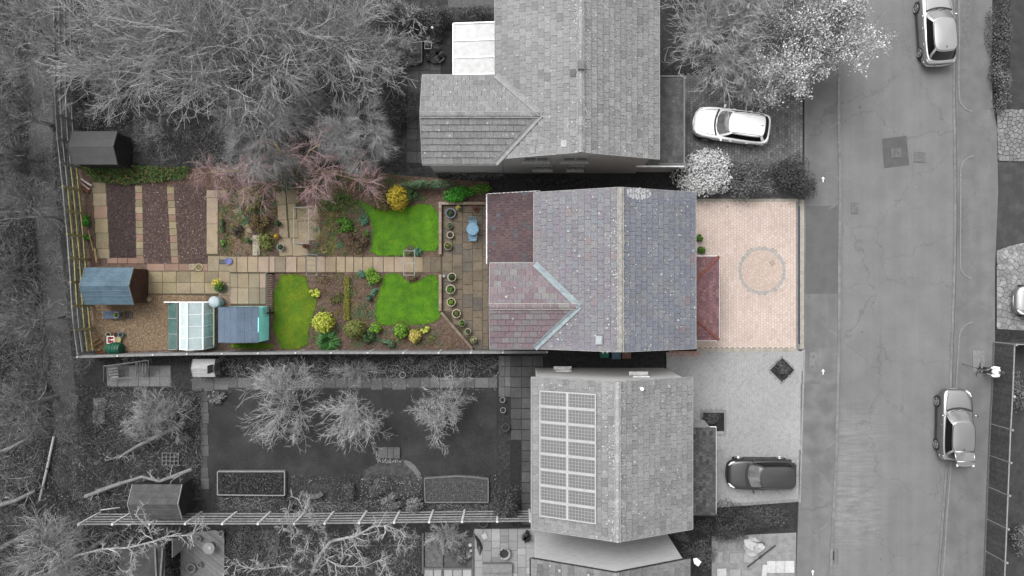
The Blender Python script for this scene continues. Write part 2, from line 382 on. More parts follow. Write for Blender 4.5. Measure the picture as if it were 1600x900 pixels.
def lay(poly, w, l, pattern, rot, excl=None):
    xs = [p[0] for p in poly]; ys = [p[1] for p in poly]; cx, cy = (min(xs) + max(xs)) / 2, (min(ys) + max(ys)) / 2
    Rr = math.hypot(max(xs) - min(xs), max(ys) - min(ys)) / 2 + 1; out = []; c, s = math.cos(rot), math.sin(rot)
    if pattern == 'run':
        for j in range(int(-Rr / w), int(Rr / w) + 1):
            for i in range(int(-Rr / l) - 1, int(Rr / l) + 2): out.append(((i + (.5 if j % 2 else 0)) * l, j * w, l, w, 0.0))
    else:
        n = int(Rr / w) + 2
        for a in range(-2 * n, 2 * n):
            for b in range(-n, n):
                ox, oy = (a + 2 * b) * w, (a - 2 * b) * w
                if abs(ox) > Rr or abs(oy) > Rr: continue
                out.append((ox + w, oy + w * .5, 2 * w, w, 0.0)); out.append((ox + w * .5, oy + 2 * w, 2 * w, w, math.pi / 2))
    A = np.array(out); X = A[:, 0] * c - A[:, 1] * s + cx; Y = A[:, 0] * s + A[:, 1] * c + cy
    m = pip(X, Y, poly)
    if excl is not None: m &= ~excl(X, Y)
    A[:, 0], A[:, 1] = X, Y; A[:, 4] += rot; return A[m]
def paving(name, poly_px, w, l, pattern, rot, mat, bed, z=.085, excl=None, extra=None, seed=3, piece='paving_blocks'):
    base = sheet(name, poly_px, z - .012, bed); poly = wpoly(poly_px); R = lay(poly, w, l, pattern, rot, excl)
    if extra is not None: R = np.concatenate([R, extra])
    V, F = blocks_np(R, z, .045, seed); o = link(piece, npmesh(piece, V, F, mat), base); tag(o, kind='stuff'); return base
# top drive: dark cobble-like blocks
DTOP = M('charcoal_blocks', C(134), pal=[(3, C(138)), (3, C(128)), (2, C(150)), (1, C(112))], fine=25, famt=.3, big=(.5, .18), rough=.9)
paving('driveway', [(1062, 118), (1255, 118), (1255, 262), (1062, 262)], .17, .24, 'run', math.pi / 2, DTOP, gm(58))
# middle drive: peach blocks with a ring
PEACH = M('peach_blocks', C(234, 214, 204), pal=[(4, C(236, 216, 205)), (4, C(232, 211, 199)), (2, C(239, 219, 212)), (2, C(228, 209, 197)), (1, C(222, 202, 192))], fine=20, famt=.1, big=(.45, .1), rough=.85, spots=[(.35, .1, .3, C(214, 196, 184)), (1.1, .1, .12, C(206, 188, 178))])
RING = M('grey_setts', C(192, 190, 186), pal=[(3, C(194, 192, 188)), (2, C(182, 184, 184)), (2, C(202, 196, 190))], fine=20, famt=.1)
CC = P(1190, 423); RO = 37.5 * S
mid = paving('driveway', [(1086, 314), (1243.5, 314), (1243.5, 543), (1086, 543)], .155, .2, 'run', math.pi / 2, PEACH, M('peach_joint', C(196, 176, 164), C(180, 166, 150), sc=5), excl=lambda X, Y: np.hypot(X - CC.x, Y - CC.y) < RO - .03, seed=4)
rr, rl = [], []; r = RO; ring_i = 0
while r > .12:
    wd = .19 if ring_i == 0 else .115; rc = r - wd / 2; n = max(5, int(2 * math.pi * rc / (.11 if ring_i == 0 else .2)))
    for k in range(n):
        a = 2 * math.pi * (k + .5 * (ring_i % 2)) / n
        (rl if ring_i == 0 else rr).append((CC.x + rc * math.cos(a), CC.y + rc * math.sin(a), 2 * math.pi * rc / n, wd, a + math.pi / 2))
    r -= wd; ring_i += 1
V, F = blocks_np(rl, .092, .045, 5); tag(link('ring_setts', npmesh('ring_setts', V, F, RING), mid), kind='stuff')
V, F = blocks_np(rr, .088, .045, 6); tag(link('circle_setts', npmesh('circle_setts', V, F, M('circle_blocks', C(228, 206, 194), pal=[(3, C(229, 207, 195)), (3, C(223, 201, 188)), (2, C(234, 212, 200))], fine=20, famt=.1)), mid), kind='stuff')
EDGE = M('pale_edging', C(196, 190, 178), C(176, 170, 160), sc=4, rv=.08, fine=20, famt=.12)
eb = sheet('drive_edging', [(1243.5, 312), (1256, 312), (1255.5, 546), (1243.5, 546)], .077, gm(150))
for i in range(46): link('edging_block', kbm.setdefault('eb', MB().box((0, 0, 0), (.24, .18, .05)).mesh('edging_block', EDGE)), eb, mw=Matrix.Translation(P(1252.3, 315 + i * 5.05, 0) + Vector((0, 0, .067 + .002 * (i % 3)))))
for i in range(40): link('edging_block', kbm['eb'], eb, mw=Matrix.Translation(P(1090 + i * 3.9 * 1.0, 546.5, 0) + Vector((0, 0, .067 + .002 * (i % 3)))) @ Matrix.Rotation(math.pi / 2, 4, 'Z') @ Matrix.Diagonal((.9, .78, 1, 1)))
dr = thing('channel_drain', 'long dark slot drain across the mouth of the peach drive', 'drain', P(1248, 430, .075))
MB().box(P(1247.8, 430) + Vector((0, 0, .076)), (.1, 215 * S, .03)).build('channel', M('drain_iron', C(70, 80, 92), C(50, 56, 66), sc=8, rough=.5), dr)
b = MB()
for i in range(106): b.box(P(1247.8, 323.5 + i * 2.02) + Vector((0, 0, .093)), (.085, .018, .008))
tag(b.build('grate_bars', gm(60), dr), kind='stuff')
cv = thing('round_cover', 'small square block-filled cover inside the drive circle', 'cover', P(1207, 411, .096), rz=.6)
MB().box((0, 0, 0), (.2, .2, .012)).build('lid', M('cover_lid', C(200, 178, 160)), cv, local=True)
b = MB()
for dx, dy, w, l in ((-.11, 0, .02, .24), (.11, 0, .02, .24), (0, .11, .2, .02), (0, -.11, .2, .02)): b.box((dx, dy, 0), (w, l, .016))
b.build('rim', gm(140), cv, local=True)
# bottom drive: pale herringbone with a diamond bed
HERR = M('pale_grey_blocks', C(190), pal=[(4, C(191)), (3, C(186)), (3, C(196)), (1, C(179))], fine=20, famt=.12, big=(.3, .08))
DC = P(1221, 578); PW = P(1113, 660)
def dexc(X, Y): return (np.abs(X - DC.x) + np.abs(Y - DC.y) < 21 * S) | ((np.abs(X - PW.x) < 19 * S) & (np.abs(Y - PW.y) < 20 * S))
bot = paving('driveway', [(1040, 550), (1254, 548), (1250, 660), (1247, 780), (1115, 791), (1082, 791), (1082, 640), (1042, 575)], .105, .21, 'herr', math.pi / 4, HERR, gm(164), excl=dexc, seed=8)
rdb = [(1046 + i * 2.75 + .0, 549.5 + j * 2.9) for i in range(18) for j in range(3)]
V, F = blocks_np([(*P(x, y)[:2], .1, .1, 0) for x, y in rdb], .09, .05, 9); tag(link('red_blocks', npmesh('red_blocks', V, F, M('red_blocks', C(200, 150, 138), pal=[(1, C(205, 158, 146)), (1, C(190, 140, 128)), (1, C(196, 160, 150))], fine=20, famt=.12)), bot), kind='stuff')
sheet('planting_bed', [(1221, 559), (1240, 578), (1221, 597), (1202, 578)], .084, SOILG)
pb = thing('diamond_edging', 'pale brick edging round the diamond bed in the grey drive', 'edging', P(1221, 578, .03))
for i, (a, c) in enumerate((((1221, 557.5), (1241.5, 578)), ((1241.5, 578), (1221, 598.5)), ((1221, 598.5), (1200.5, 578)), ((1200.5, 578), (1221, 557.5)))):
    for j in range(5):
        p0 = P(a[0] + (c[0] - a[0]) * j / 5, a[1] + (c[1] - a[1]) * j / 5); p1 = P(a[0] + (c[0] - a[0]) * (j + .93) / 5, a[1] + (c[1] - a[1]) * (j + .93) / 5)
        MB().bar(p0 + Vector((0, 0, .1)), p1 + Vector((0, 0, .1)), .075, .06).build('edging_brick', gm(172), pb)
bk = sheet('drive_edging', [(1254.5, 546), (1257, 546), (1250, 785), (1247.5, 785)], .1, gm(178))

for i in range(36): link('edging_block', kbm['eb'], eb, mw=Matrix.Translation(P(1091 + i * 4.35, 313.2, 0) + Vector((0, 0, .069 + .002 * (i % 3)))) @ Matrix.Rotation(math.pi / 2, 4, 'Z') @ Matrix.Diagonal((.72, .86, 1, 1)))
de = sheet('drive_edging', [(1082, 788), (1115, 788), (1250, 778), (1250, 783), (1115, 793), (1082, 793)], .08, gm(120))
for i in range(40): link('edging_block', kbm.setdefault('eg', MB().box((0, 0, 0), (.24, .15, .05)).mesh('edging_block', gm(172, rv=.08))), de, mw=Matrix.Translation(P(1084 + i * 4.15, 790.5 - max(0, (i - 8)) * .305, 0) + Vector((0, 0, .066))) @ Matrix.Rotation(math.pi / 2 + .07, 4, 'Z') @ Matrix.Diagonal((.7, .95, 1, 1)))

sheet('planting_bed', [(1060, 248), (1256, 248), (1256, 312), (1060, 312)], .05, M('bush_bed', C(116), C(88), sc=3, fine=20, famt=.4))

GRIT = M('kerb_grit', C(110), pal=[(3, C(104)), (3, C(124)), (2, C(84)), (1, C(160))])
for i, (ln, d0, d1) in enumerate(((KL, 1, 7), (KR, -8, -2), (KL, -6, -1))):
    chips('kerb_grit', [(x + d0, y) for x, y in ln] + [(x + d1, y) for x, y in ln[::-1]], 900, .01, .03, GRIT, z=.012 if i < 2 else .094, seed=300 + i, tilt=.3, zj=.004)
chips('joint_weeds', [(1088, 316), (1242, 316), (1242, 324), (1094, 324), (1094, 398), (1088, 398)], 160, .012, .03, M('weed_green', C(110, 130, 70), pal=[(2, C(110, 130, 70)), (1, C(140, 130, 90))]), z=.088, seed=310, tilt=.3, zj=.006)
chips('fallen_leaves', [(1064, 120), (1254, 120), (1254, 250), (1064, 250)], 350, .02, .045, M('drive_leaves', C(150), pal=[(2, C(150)), (2, C(80)), (1, C(190))]), z=.088, seed=311, tilt=.3, zj=.004)
# ------------------------------------------------------------------ houses
def clip_poly(poly, clip):
    """Sutherland-Hodgman, clip convex and counter-clockwise"""
    out = poly
    for i in range(len(clip)):
        a, b = clip[i], clip[(i + 1) % len(clip)]; inp = out; out = []
        if not inp: return []
        def side(p): return (b[0] - a[0]) * (p[1] - a[1]) - (b[1] - a[1]) * (p[0] - a[0])
        for j in range(len(inp)):
            p, q = inp[j], inp[(j + 1) % len(inp)]; sp, sq = side(p), side(q)
            if sp >= 0: out.append(p)
            if (sp > 0 > sq) or (sp < 0 < sq):
                t = sp / (sp - sq); out.append((p[0] + (q[0] - p[0]) * t, p[1] + (q[1] - p[1]) * t))
    return out
def area(p): return abs(sum(p[i][0] * p[(i + 1) % len(p)][1] - p[(i + 1) % len(p)][0] * p[i][1] for i in range(len(p)))) / 2
class Slope:
    """A tiled roof plane. o: eave corner (3D); u: unit vector along the eave; v: horizontal unit vector uphill;
    poly: outline in (u, v) metres, counter-clockwise, v measured horizontally."""
    def __init__(s, o, u, v, pitch, poly, mat, gauge=.30, tw=.40, skip=None):
        s.o, s.u, s.v, s.p, s.poly, s.mat, s.g, s.tw, s.skip = Vector(o), Vector(u), Vector(v), pitch, poly, mat, gauge, tw, skip
    def pt(s, a, b, h=0.0):
        n = s.normal(); return s.o + s.u * a + s.v * b + Vector((0, 0, b * math.tan(s.p))) + n * h
    def normal(s):
        sv = (s.v * math.cos(s.p) + Vector((0, 0, math.sin(s.p)))); n = s.u.cross(sv)
        return n if n.z > 0 else -n
    def deck(s, mb, th=.12):
        top = [s.pt(a, b, -.01) for a, b in s.poly]; bot = [p - Vector((0, 0, th)) for p in top]; n = len(top)
        fs = [tuple(range(n)), tuple(range(2 * n - 1, n - 1, -1))] + [(i, n + i, n + (i + 1) % n, (i + 1) % n) for i in range(n)]
        mb.add(top + bot, fs)
TH = .042
def tile_roof(parent, slopes, limit=300, jitter=.004):
    full = []; part = {}
    meshes = {}
    rg = random.Random(len(slopes) * 13 + 5)
    for s in slopes:
        us = [p[0] for p in s.poly]; vs = [p[1] for p in s.poly]
        nrow = int((max(vs) - min(vs)) / s.g + .999); n = s.normal(); sv = s.v * math.cos(s.p) + Vector((0, 0, math.sin(s.p)))
        tl = s.g / math.cos(s.p)
        key = (round(s.g, 3), round(s.tw, 3), s.mat.name, round(s.p, 3))
        if key not in meshes:
            mb = MB(); w = s.tw / 2 - .006; l = tl - .016
            mb.add([(-w, .006, .006), (w, .006, .006), (w, l, -.012), (-w, l, -.012), (-w, .006, .006 + TH), (w, .006, .006 + TH), (w, l, .004), (-w, l, .004)],
                   [(4, 5, 6, 7), (0, 1, 5, 4), (1, 2, 6, 5), (3, 0, 4, 7)])
            meshes[key] = mb.mesh('roof_tile', s.mat)
        for r in range(nrow):
            v0 = min(vs) + r * s.g; off = (s.tw / 2 if r % 2 else 0) + rg.uniform(-.02, .02)
            k0 = int(math.floor((min(us) - off) / s.tw)) - 1; k1 = int(math.ceil((max(us) - off) / s.tw)) + 1
            for k in range(k0, k1):
                u0 = off + k * s.tw; q = [(u0, v0), (u0 + s.tw, v0), (u0 + s.tw, v0 + s.g), (u0, v0 + s.g)]
                c = (u0 + s.tw / 2, v0 + s.g / 2)
                if s.skip and s.skip(*c): continue
                cp = clip_poly(q, s.poly); a = area(cp) if len(cp) > 2 else 0
                if a < .004: continue
                if a > s.tw * s.g * .985:
                    cr = s.u.cross(sv)
                    Mx = Matrix((s.u if cr.z > 0 else -s.u, sv, n)).transposed().to_4x4()
                    Mx = Mx @ Matrix.Rotation(rg.uniform(-.006, .006), 4, 'Z')
                    full.append((c, Matrix.Translation(s.pt(c[0], v0) + n * rg.uniform(0, jitter)) @ Mx, meshes[key], s.mat))
                else:
                    mb = part.setdefault(s.mat.name, (MB(), s.mat))[0]
                    def hh(b): return .006 + TH - (TH - .002) * (b - v0) / s.g
                    top = [s.pt(a_, b_, hh(b_)) for a_, b_ in cp]; bot = [s.pt(a_, b_, hh(b_) - TH * .9) for a_, b_ in cp]; m = len(cp)
                    # wind upward
                    nn = (top[1] - top[0]).cross(top[2] - top[0])
                    if nn.z < 0: top.reverse(); bot.reverse()
                    mb.add(top + bot, [tuple(range(m))] + [(i, m + i, m + (i + 1) % m, (i + 1) % m) for i in range(m)])
    full.sort(key=lambda t: t[1].translation.xy.length)
    for c, mw, me, mat in full[:limit]: link('roof_tile', me, parent, mw=mw)
    for c, mw, me, mat in full[limit:]:
        mb = part.setdefault(mat.name, (MB(), mat))[0]
        mb.add([mw @ v.co for v in me.vertices], [tuple(p.vertices) for p in me.polygons])
    for nm, (mb, mat) in part.items(): tag(mb.build('roof_tiles', mat, parent), kind='stuff')
def ridge(parent, a, b, mat, mat2=None, seg=.42, r=.115):
    a, b = Vector(a), Vector(b); L = (b - a).length; n = max(1, int(L / seg)); d = (b - a) / L; side = d.cross(Vector((0, 0, 1))).normalized(); up = side.cross(d)
    me = None
    for i in range(n):
        if me is None:
            mb = MB(); l = L / n - .012; vs = []
            for x in (0, l):
                for k in range(7):
                    t = math.pi * k / 6; vs.append((x, r * math.cos(t) * 1.05, r * .7 * math.sin(t) - .03))
            mb.add(vs, [(k, k + 1, 7 + k + 1, 7 + k) for k in range(6)] + [tuple(range(6, -1, -1)), tuple(range(7, 14))]); me = mb.mesh('ridge_tile', mat)
        Mx = Matrix((d, side, up)).transposed().to_4x4()
        link('ridge_tile', me, parent, mw=Matrix.Translation(a + d * (L * i / n) + up * (.045 + .006 * (i % 2))) @ Mx)
    if mat2:
        mb = MB()
        for sgn in (-1, 1): mb.bar(a + side * sgn * (r + .025) + up * .02, b + side * sgn * (r + .025) + up * .02, .035, .03)
        for i in range(1, n):
            p = a + d * (L * i / n) + up * .13 * .6
            mb.bar(p - side * r * .8, p + side * r * .8, .03, .02)
        mb.build('ridge_mortar', mat2, parent)
def gutter(parent, a, b, mat, r=.06):
    MB().tube([a, b], r, 6).build('gutter', mat, parent)
def window(parent, c, w, h, axis, out, mat=PVC, lights=2):
    """axis: 'x' (wall runs along x) or 'y'; out: +1/-1 outward direction"""
    c = Vector(c); e = Vector((1, 0, 0)) if axis == 'x' else Vector((0, 1, 0)); n = (Vector((0, 1, 0)) if axis == 'x' else Vector((1, 0, 0))) * out
    mb = MB(); up = Vector((0, 0, 1)); t = .06
    for s in (-1, 1): mb.bar(c + e * s * (w / 2) - up * h / 2 + n * .02, c + e * s * (w / 2) + up * h / 2 + n * .02, t, .08, up=tuple(e))
    for s in (-1, 1): mb.bar(c - e * (w / 2 + .03) + up * s * h / 2 + n * .021, c + e * (w / 2 + .03) + up * s * h / 2 + n * .021, .08, t)
    for i in range(1, lights): mb.bar(c + e * (-w / 2 + w * i / lights) - up * h / 2 + n * .02, c + e * (-w / 2 + w * i / lights) + up * h / 2 + n * .02, .05, .07, up=tuple(e))
    wi = mb.build('window', mat, parent)
    for i in range(lights):
        cc = c + e * (-w / 2 + w * (i + .5) / lights) + n * .004
        MB().bar(cc - up * (h / 2 - .03), cc + up * (h / 2 - .03), *( (w / lights - .05, .012) if axis == 'y' else (.012, w / lights - .05)), up=(1, 0, 0)).build('pane', GLASS, wi)
    MB().bar(c - e * (w / 2 + .1) - up * (h / 2 + .05) + n * .09, c + e * (w / 2 + .1) - up * (h / 2 + .05) + n * .09, .2, .05).build('sill', mat, wi)
def door(parent, c, w, h, axis, out, mat):
    c = Vector(c); e = Vector((1, 0, 0)) if axis == 'x' else Vector((0, 1, 0)); n = (Vector((0, 1, 0)) if axis == 'x' else Vector((1, 0, 0))) * out
    b = MB(); b.box(c + n * .02 + Vector((0, 0, h / 2)), (w, .05, h) if axis == 'x' else (.05, w, h)); d = b.build('door', mat, parent)
    MB().box(c + n * .065 + e * (w * .38) + Vector((0, 0, 1.0)), (.03, .03, .12)).build('handle', PVC, d)
PITCH = math.radians(24.5); TP = math.tan(PITCH)
ZE = 5.0
def main_roof(root, xa, xb, ya, yb, mW, mE, ridgemat, mortar, notch=None, trim=PVC, limit=300, wing=None):
    """eaves rectangle in world metres, ridge along y; wing: extra slopes list builder"""
    xr = (xa + xb) / 2; hs = (xb - xa) / 2; zr = ZE + hs * TP; L = yb - ya
    sW = Slope((xa, ya, ZE), (0, 1, 0), (1, 0, 0), PITCH, [(0, 0), (0, hs), (L, hs), (L, 0)][::-1], mW, skip=notch)
    sE = Slope((xb, ya, ZE), (0, 1, 0), (-1, 0, 0), PITCH, [(0, 0), (L, 0), (L, hs), (0, hs)], mE)
    return sW, sE, xr, zr
def ccw(poly):
    a = sum(poly[i][0] * poly[(i + 1) % len(poly)][1] - poly[(i + 1) % len(poly)][0] * poly[i][1] for i in range(len(poly)))
    return poly if a > 0 else poly[::-1]
def gable_walls(root, xa, xb, ya, yb, mat, ins=.32, vi=.1):
    """brick shell under a ridge-along-y roof"""
    x0, x1, y0, y1 = xa + ins, xb - ins, ya + vi, yb - vi; xr = (xa + xb) / 2; zt = ZE + ins * TP - .13; zp = ZE + (xb - xa) / 2 * TP - .15
    mb = MB(); n = [(x0, 0), (x1, 0), (x1, zt), (xr, zp), (x0, zt)]
    vs = [(x, y0, z) for x, z in n] + [(x, y1, z) for x, z in n]
    mb.add(vs, [(0, 1, 2, 3, 4), (9, 8, 7, 6, 5), (1, 6, 7, 2), (5, 0, 4, 9), (2, 7, 8, 3), (3, 8, 9, 4)])
    return mb.build('wall', mat, root), (x0, x1, y0, y1, zt)
def verge(parent, xa, xb, y, mat, yo):
    xr = (xa + xb) / 2; zr = ZE + (xb - xa) / 2 * TP
    for x in (xa, xb): MB().bar((x, y + yo, ZE - .04), (xr, y + yo, zr - .04), .022, .15).build('bargeboard', mat, parent)
LICH = [(2.2, .11, .4, C(200)), (4.5, .11, .14, C(212)), (1.2, .04, .4, C(186))]
LEAD = M('lead_valley', C(172, 186, 190), C(150, 162, 168), sc=4, fine=12, famt=.15, rough=.6)
LEADG = M('grey_valley', C(172), C(150), sc=4, fine=12, famt=.15, rough=.6)
MORT = M('pale_mortar', C(208, 205, 196), C(174, 170, 162), sc=5, fine=20, famt=.2)
MORTG = M('pale_grey_mortar', C(196), C(160), sc=5, fine=20, famt=.2)
WALLG1 = brickwall('grey_brick_south', C(196), C(178), C(204))
WALLG = brickwall('grey_brick', (.42, .42, .42), (.34, .34, .34), (.46, .46, .46))  # colour lightened to offset the shade in the gaps between houses
WALLG2 = brickwall('darker_grey_brick', (.34, .34, .34), (.28, .28, .28), (.38, .38, .38))  # also lightened against the gap shade, a little less than WALLG
WALLR = brickwall('red_brick', (.27, .215, .185), (.23, .18, .155), (.36, .33, .3))
def greytiles(name, vals, sp=LICH, fa=.22):
    return M(name, C(vals[0]), pal=[(w, C(v)) for w, v in zip((4, 3, 3, 2, .3), vals)], fine=14, famt=fa, rv=.05, big=(.35, .08), spots=sp, rough=.9)
def wing_slopes(x0, x1, yc, hw, mat, mat2):
    """gabled wing pointing to -x: eaves at ZE, ridge along x at yc, from x0 (gable end) to the main eave x1 and on to the valleys"""
    xi = x1 + hw; L1 = x1 - x0; Lr = xi - x0
    n = Slope((x0, yc + hw, ZE), (1, 0, 0), (0, -1, 0), PITCH, [(0, 0), (L1, 0), (Lr, hw), (0, hw)], mat)
    s = Slope((x0, yc - hw, ZE), (1, 0, 0), (0, 1, 0), PITCH, [(0, 0), (L1, 0), (Lr, hw), (0, hw)], mat2)
    return n, s, xi
def valley(parent, a, b, mat, w=.13):
    a, b = Vector(a), Vector(b); mb = MB(); d = (b - a).normalized(); sd = d.cross(Vector((0, 0, 1))).normalized(); up = sd.cross(d)
    for s in (-1, 1):
        mb.add([a + up * .0 + Vector((0, 0, .055)), b + Vector((0, 0, .055)), b + sd * s * w + Vector((0, 0, .11)), a + sd * s * w + Vector((0, 0, .11))], [(0, 1, 2, 3) if s < 0 else (3, 2, 1, 0)])
        mb.bar(a + sd * s * w + Vector((0, 0, .115)), b + sd * s * w + Vector((0, 0, .115)), .035, .03)
    mb.build('valley_lead', mat, parent)
def full_house(name, label, xa, xb, ya, yb, wallm, mW, mE, mR, mort, wing=None, wm=None, wm2=None, lead=LEADG, trim=TRIM, limit=300, base=None):
    root = thing(name, label, 'house', ((xa + xb) / 2, (ya + yb) / 2, 0))
    notch = None; slopes = []
    if wing:
        x0, yc, hw = wing
        def notch(u, v): return v < hw - .25 and abs((ya + u) - yc) < hw - v - .12
    sW, sE, xr, zr = main_roof(root, xa, xb, ya, yb, mW, mE, mR, mort, notch); slopes = [sW, sE]
    mb = MB(); sE.deck(mb)
    if wing:   # the west deck stops at the valleys
        a0, a1, ac = yc - hw - ya, yc + hw - ya, yc - ya; full = sW.poly
        for poly in ([(0, 0), (a0, 0), (ac, hw), (ac, (xb - xa) / 2), (0, (xb - xa) / 2)], [(a1, 0), (yb - ya, 0), (yb - ya, (xb - xa) / 2), (ac, (xb - xa) / 2), (ac, hw)]):
            sW.poly = poly; sW.deck(mb)
        sW.poly = full
        n, s, xi = wing_slopes(x0, xa, yc, hw, wm, wm2); n.deck(mb); s.deck(mb)
        n.poly, s.poly = ccw(n.poly), ccw(s.poly); slopes += [n, s]
    else: sW.deck(mb)
    sW.poly, sE.poly = ccw(sW.poly), ccw(sE.poly)
    rf = mb.build('roof', gm(60), root)
    tile_roof(rf, slopes, limit)
    ridge(rf, (xr, ya, zr), (xr, yb, zr), mR, mort)
    w, dims = gable_walls(root, xa, xb, ya, yb, wallm)
    for y, yo in ((ya, .0), (yb, .0)): verge(rf, xa, xb, y, trim, yo)
    gutter(root, (xb + .05, ya, ZE - .05), (xb + .05, yb, ZE - .05), trim, .035)
    if wing:
        zw = ZE + hw * TP
        ridge(rf, (x0, yc, zw), (xi - .1, yc, zw), wm, mort)
        valley(rf, (xa - .02, yc + hw, ZE), (xi, yc, zw), lead); valley(rf, (xa - .02, yc - hw, ZE), (xi, yc, zw), lead)
        for s_ in (-1, 1):
            MB().bar((x0, yc + s_ * hw, ZE - .03), (x0, yc, zw - .03), .03, .16).build('bargeboard', trim, rf)
            gutter(root, (x0, yc + s_ * (hw + .04), ZE - .05), (xa + .1, yc + s_ * (hw + .04), ZE - .05), trim, .035)
        b = MB(); y0, y1 = yc - hw + .3, yc + hw - .3; zt = ZE + .3 * TP - .14; n5 = [(y0, 0), (y1, 0), (y1, zt), (yc, zw - .16), (y0, zt)]
        xe = dims[0] - .01
        b.add([(x0 + .12, y, z) for y, z in n5] + [(xe, y, z) for y, z in n5], [(4, 3, 2, 1, 0), (5, 6, 7, 8, 9), (1, 2, 7, 6), (5, 9, 4, 0), (2, 3, 8, 7), (3, 4, 9, 8)])
        b.build('wing_wall', wallm, root)
        for z in (1.4, 3.9): window(root, (x0 + .12, yc, z), 1.6, 1.15, 'y', -1, trim)
        spans = [(ya, yc - hw), (yc + hw, yb)]
        for p, q in spans:
            if q - p > .3: gutter(root, (xa - .05, p, ZE - .05), (xa - .05, q, ZE - .05), trim, .035)
    else: gutter(root, (xa - .05, ya, ZE - .05), (xa - .05, yb, ZE - .05), trim, .035)
    x0d, x1d, y0d, y1d, _ = dims
    for f in (.25, .7):
        window(root, (x1d, y0d + (y1d - y0d) * f, 3.9), 1.5, 1.1, 'y', 1, trim)
    return root, rf, dims, (xr, zr)
def W5(x0, y0, x1, y1, z=ZE):   # pixel rectangle at a height -> world xa, xb, ya, yb
    a = P(x0, y1, z); b = P(x1, y0, z); return a.x, b.x, a.y, b.y
# --- middle (coloured) house
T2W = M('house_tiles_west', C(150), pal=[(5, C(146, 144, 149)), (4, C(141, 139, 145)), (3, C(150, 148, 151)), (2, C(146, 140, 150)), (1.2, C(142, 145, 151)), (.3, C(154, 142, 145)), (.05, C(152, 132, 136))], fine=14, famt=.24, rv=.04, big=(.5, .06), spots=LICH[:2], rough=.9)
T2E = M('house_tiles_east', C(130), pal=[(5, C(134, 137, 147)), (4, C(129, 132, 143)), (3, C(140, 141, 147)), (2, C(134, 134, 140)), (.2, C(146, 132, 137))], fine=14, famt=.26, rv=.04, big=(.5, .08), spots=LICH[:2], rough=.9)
T2N = M('wing_tiles_north', C(140), pal=[(4, C(145, 129, 134)), (4, C(144, 139, 143)), (3, C(148, 135, 139)), (2, C(138, 123, 129)), (2, C(149, 146, 146))], fine=14, famt=.22, rv=.06, spots=LICH, rough=.9)
T2S = M('wing_tiles_south', C(140), pal=[(5, C(146, 128, 134)), (4, C(142, 124, 131)), (3, C(148, 140, 143)), (2, C(142, 136, 140))], fine=14, famt=.22, rv=.06, spots=LICH, rough=.9)
T2R = M('ridge_tiles_buff', C(184, 180, 174), C(154, 151, 149), sc=5, fine=14, famt=.25, spots=[(3, .1, .4, C(215, 210, 195))])
x0, x1, y0, y1 = W5(836, 300.5, 1086, 545)
wg = W5(765, 412, 836, 544); WY = (wg[2] + wg[3]) / 2; WH = (wg[3] - wg[2]) / 2
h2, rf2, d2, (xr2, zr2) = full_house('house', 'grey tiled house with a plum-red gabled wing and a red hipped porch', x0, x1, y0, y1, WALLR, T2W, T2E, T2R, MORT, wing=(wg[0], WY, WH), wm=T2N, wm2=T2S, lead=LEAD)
# single-storey lean-to in the north-west corner
T2L = M('lean_to_tiles', C(110), pal=[(5, C(108, 89, 93)), (4, C(100, 83, 88)), (3, C(114, 93, 94)), (1, C(102, 100, 104))], fine=18, famt=.3, rv=.08, spots=[(5, .09, .06, C(190, 185, 180))], rough=.9)
la = P(762, 412, 2.5); lb = P(762, 303, 2.5); lx = d2[0] - .01; run = lx - la.x; pl = math.atan2(1.25, run)
ls = Slope((la.x, la.y, 2.5), (0, 1, 0), (1, 0, 0), pl, [(0, 0), (0, run), (lb.y - la.y, run), (lb.y - la.y, 0)], T2L, gauge=.235, tw=.27)
mb = MB(); ls.deck(mb); ls.poly = ccw(ls.poly); lr = mb.build('lean_to_roof', gm(60), h2); tile_roof(lr, [ls], 300)
MB().bar(ls.pt(0, run - .04, .06), ls.pt(lb.y - la.y, run - .04, .06), .03, .1).build('flashing', LEADG, lr)
MB().box(((la.x + lx) / 2 + .12, (la.y + lb.y) / 2, 1.17), (run - .26, lb.y - la.y - .24, 2.34)).build('lean_to_wall', WALLR, h2)
gutter(h2, (la.x - .05, la.y, 2.45), (la.x - .05, lb.y, 2.45), PVC, .04)
MB().bar((la.x, lb.y + .0, 2.45), (lx, lb.y + .0, 3.7), .03, .14).build('bargeboard', PVC, lr)
door(h2, (la.x + .245, (la.y + lb.y) / 2, 0.05), 1.6, 2.0, 'y', -1, PVC)
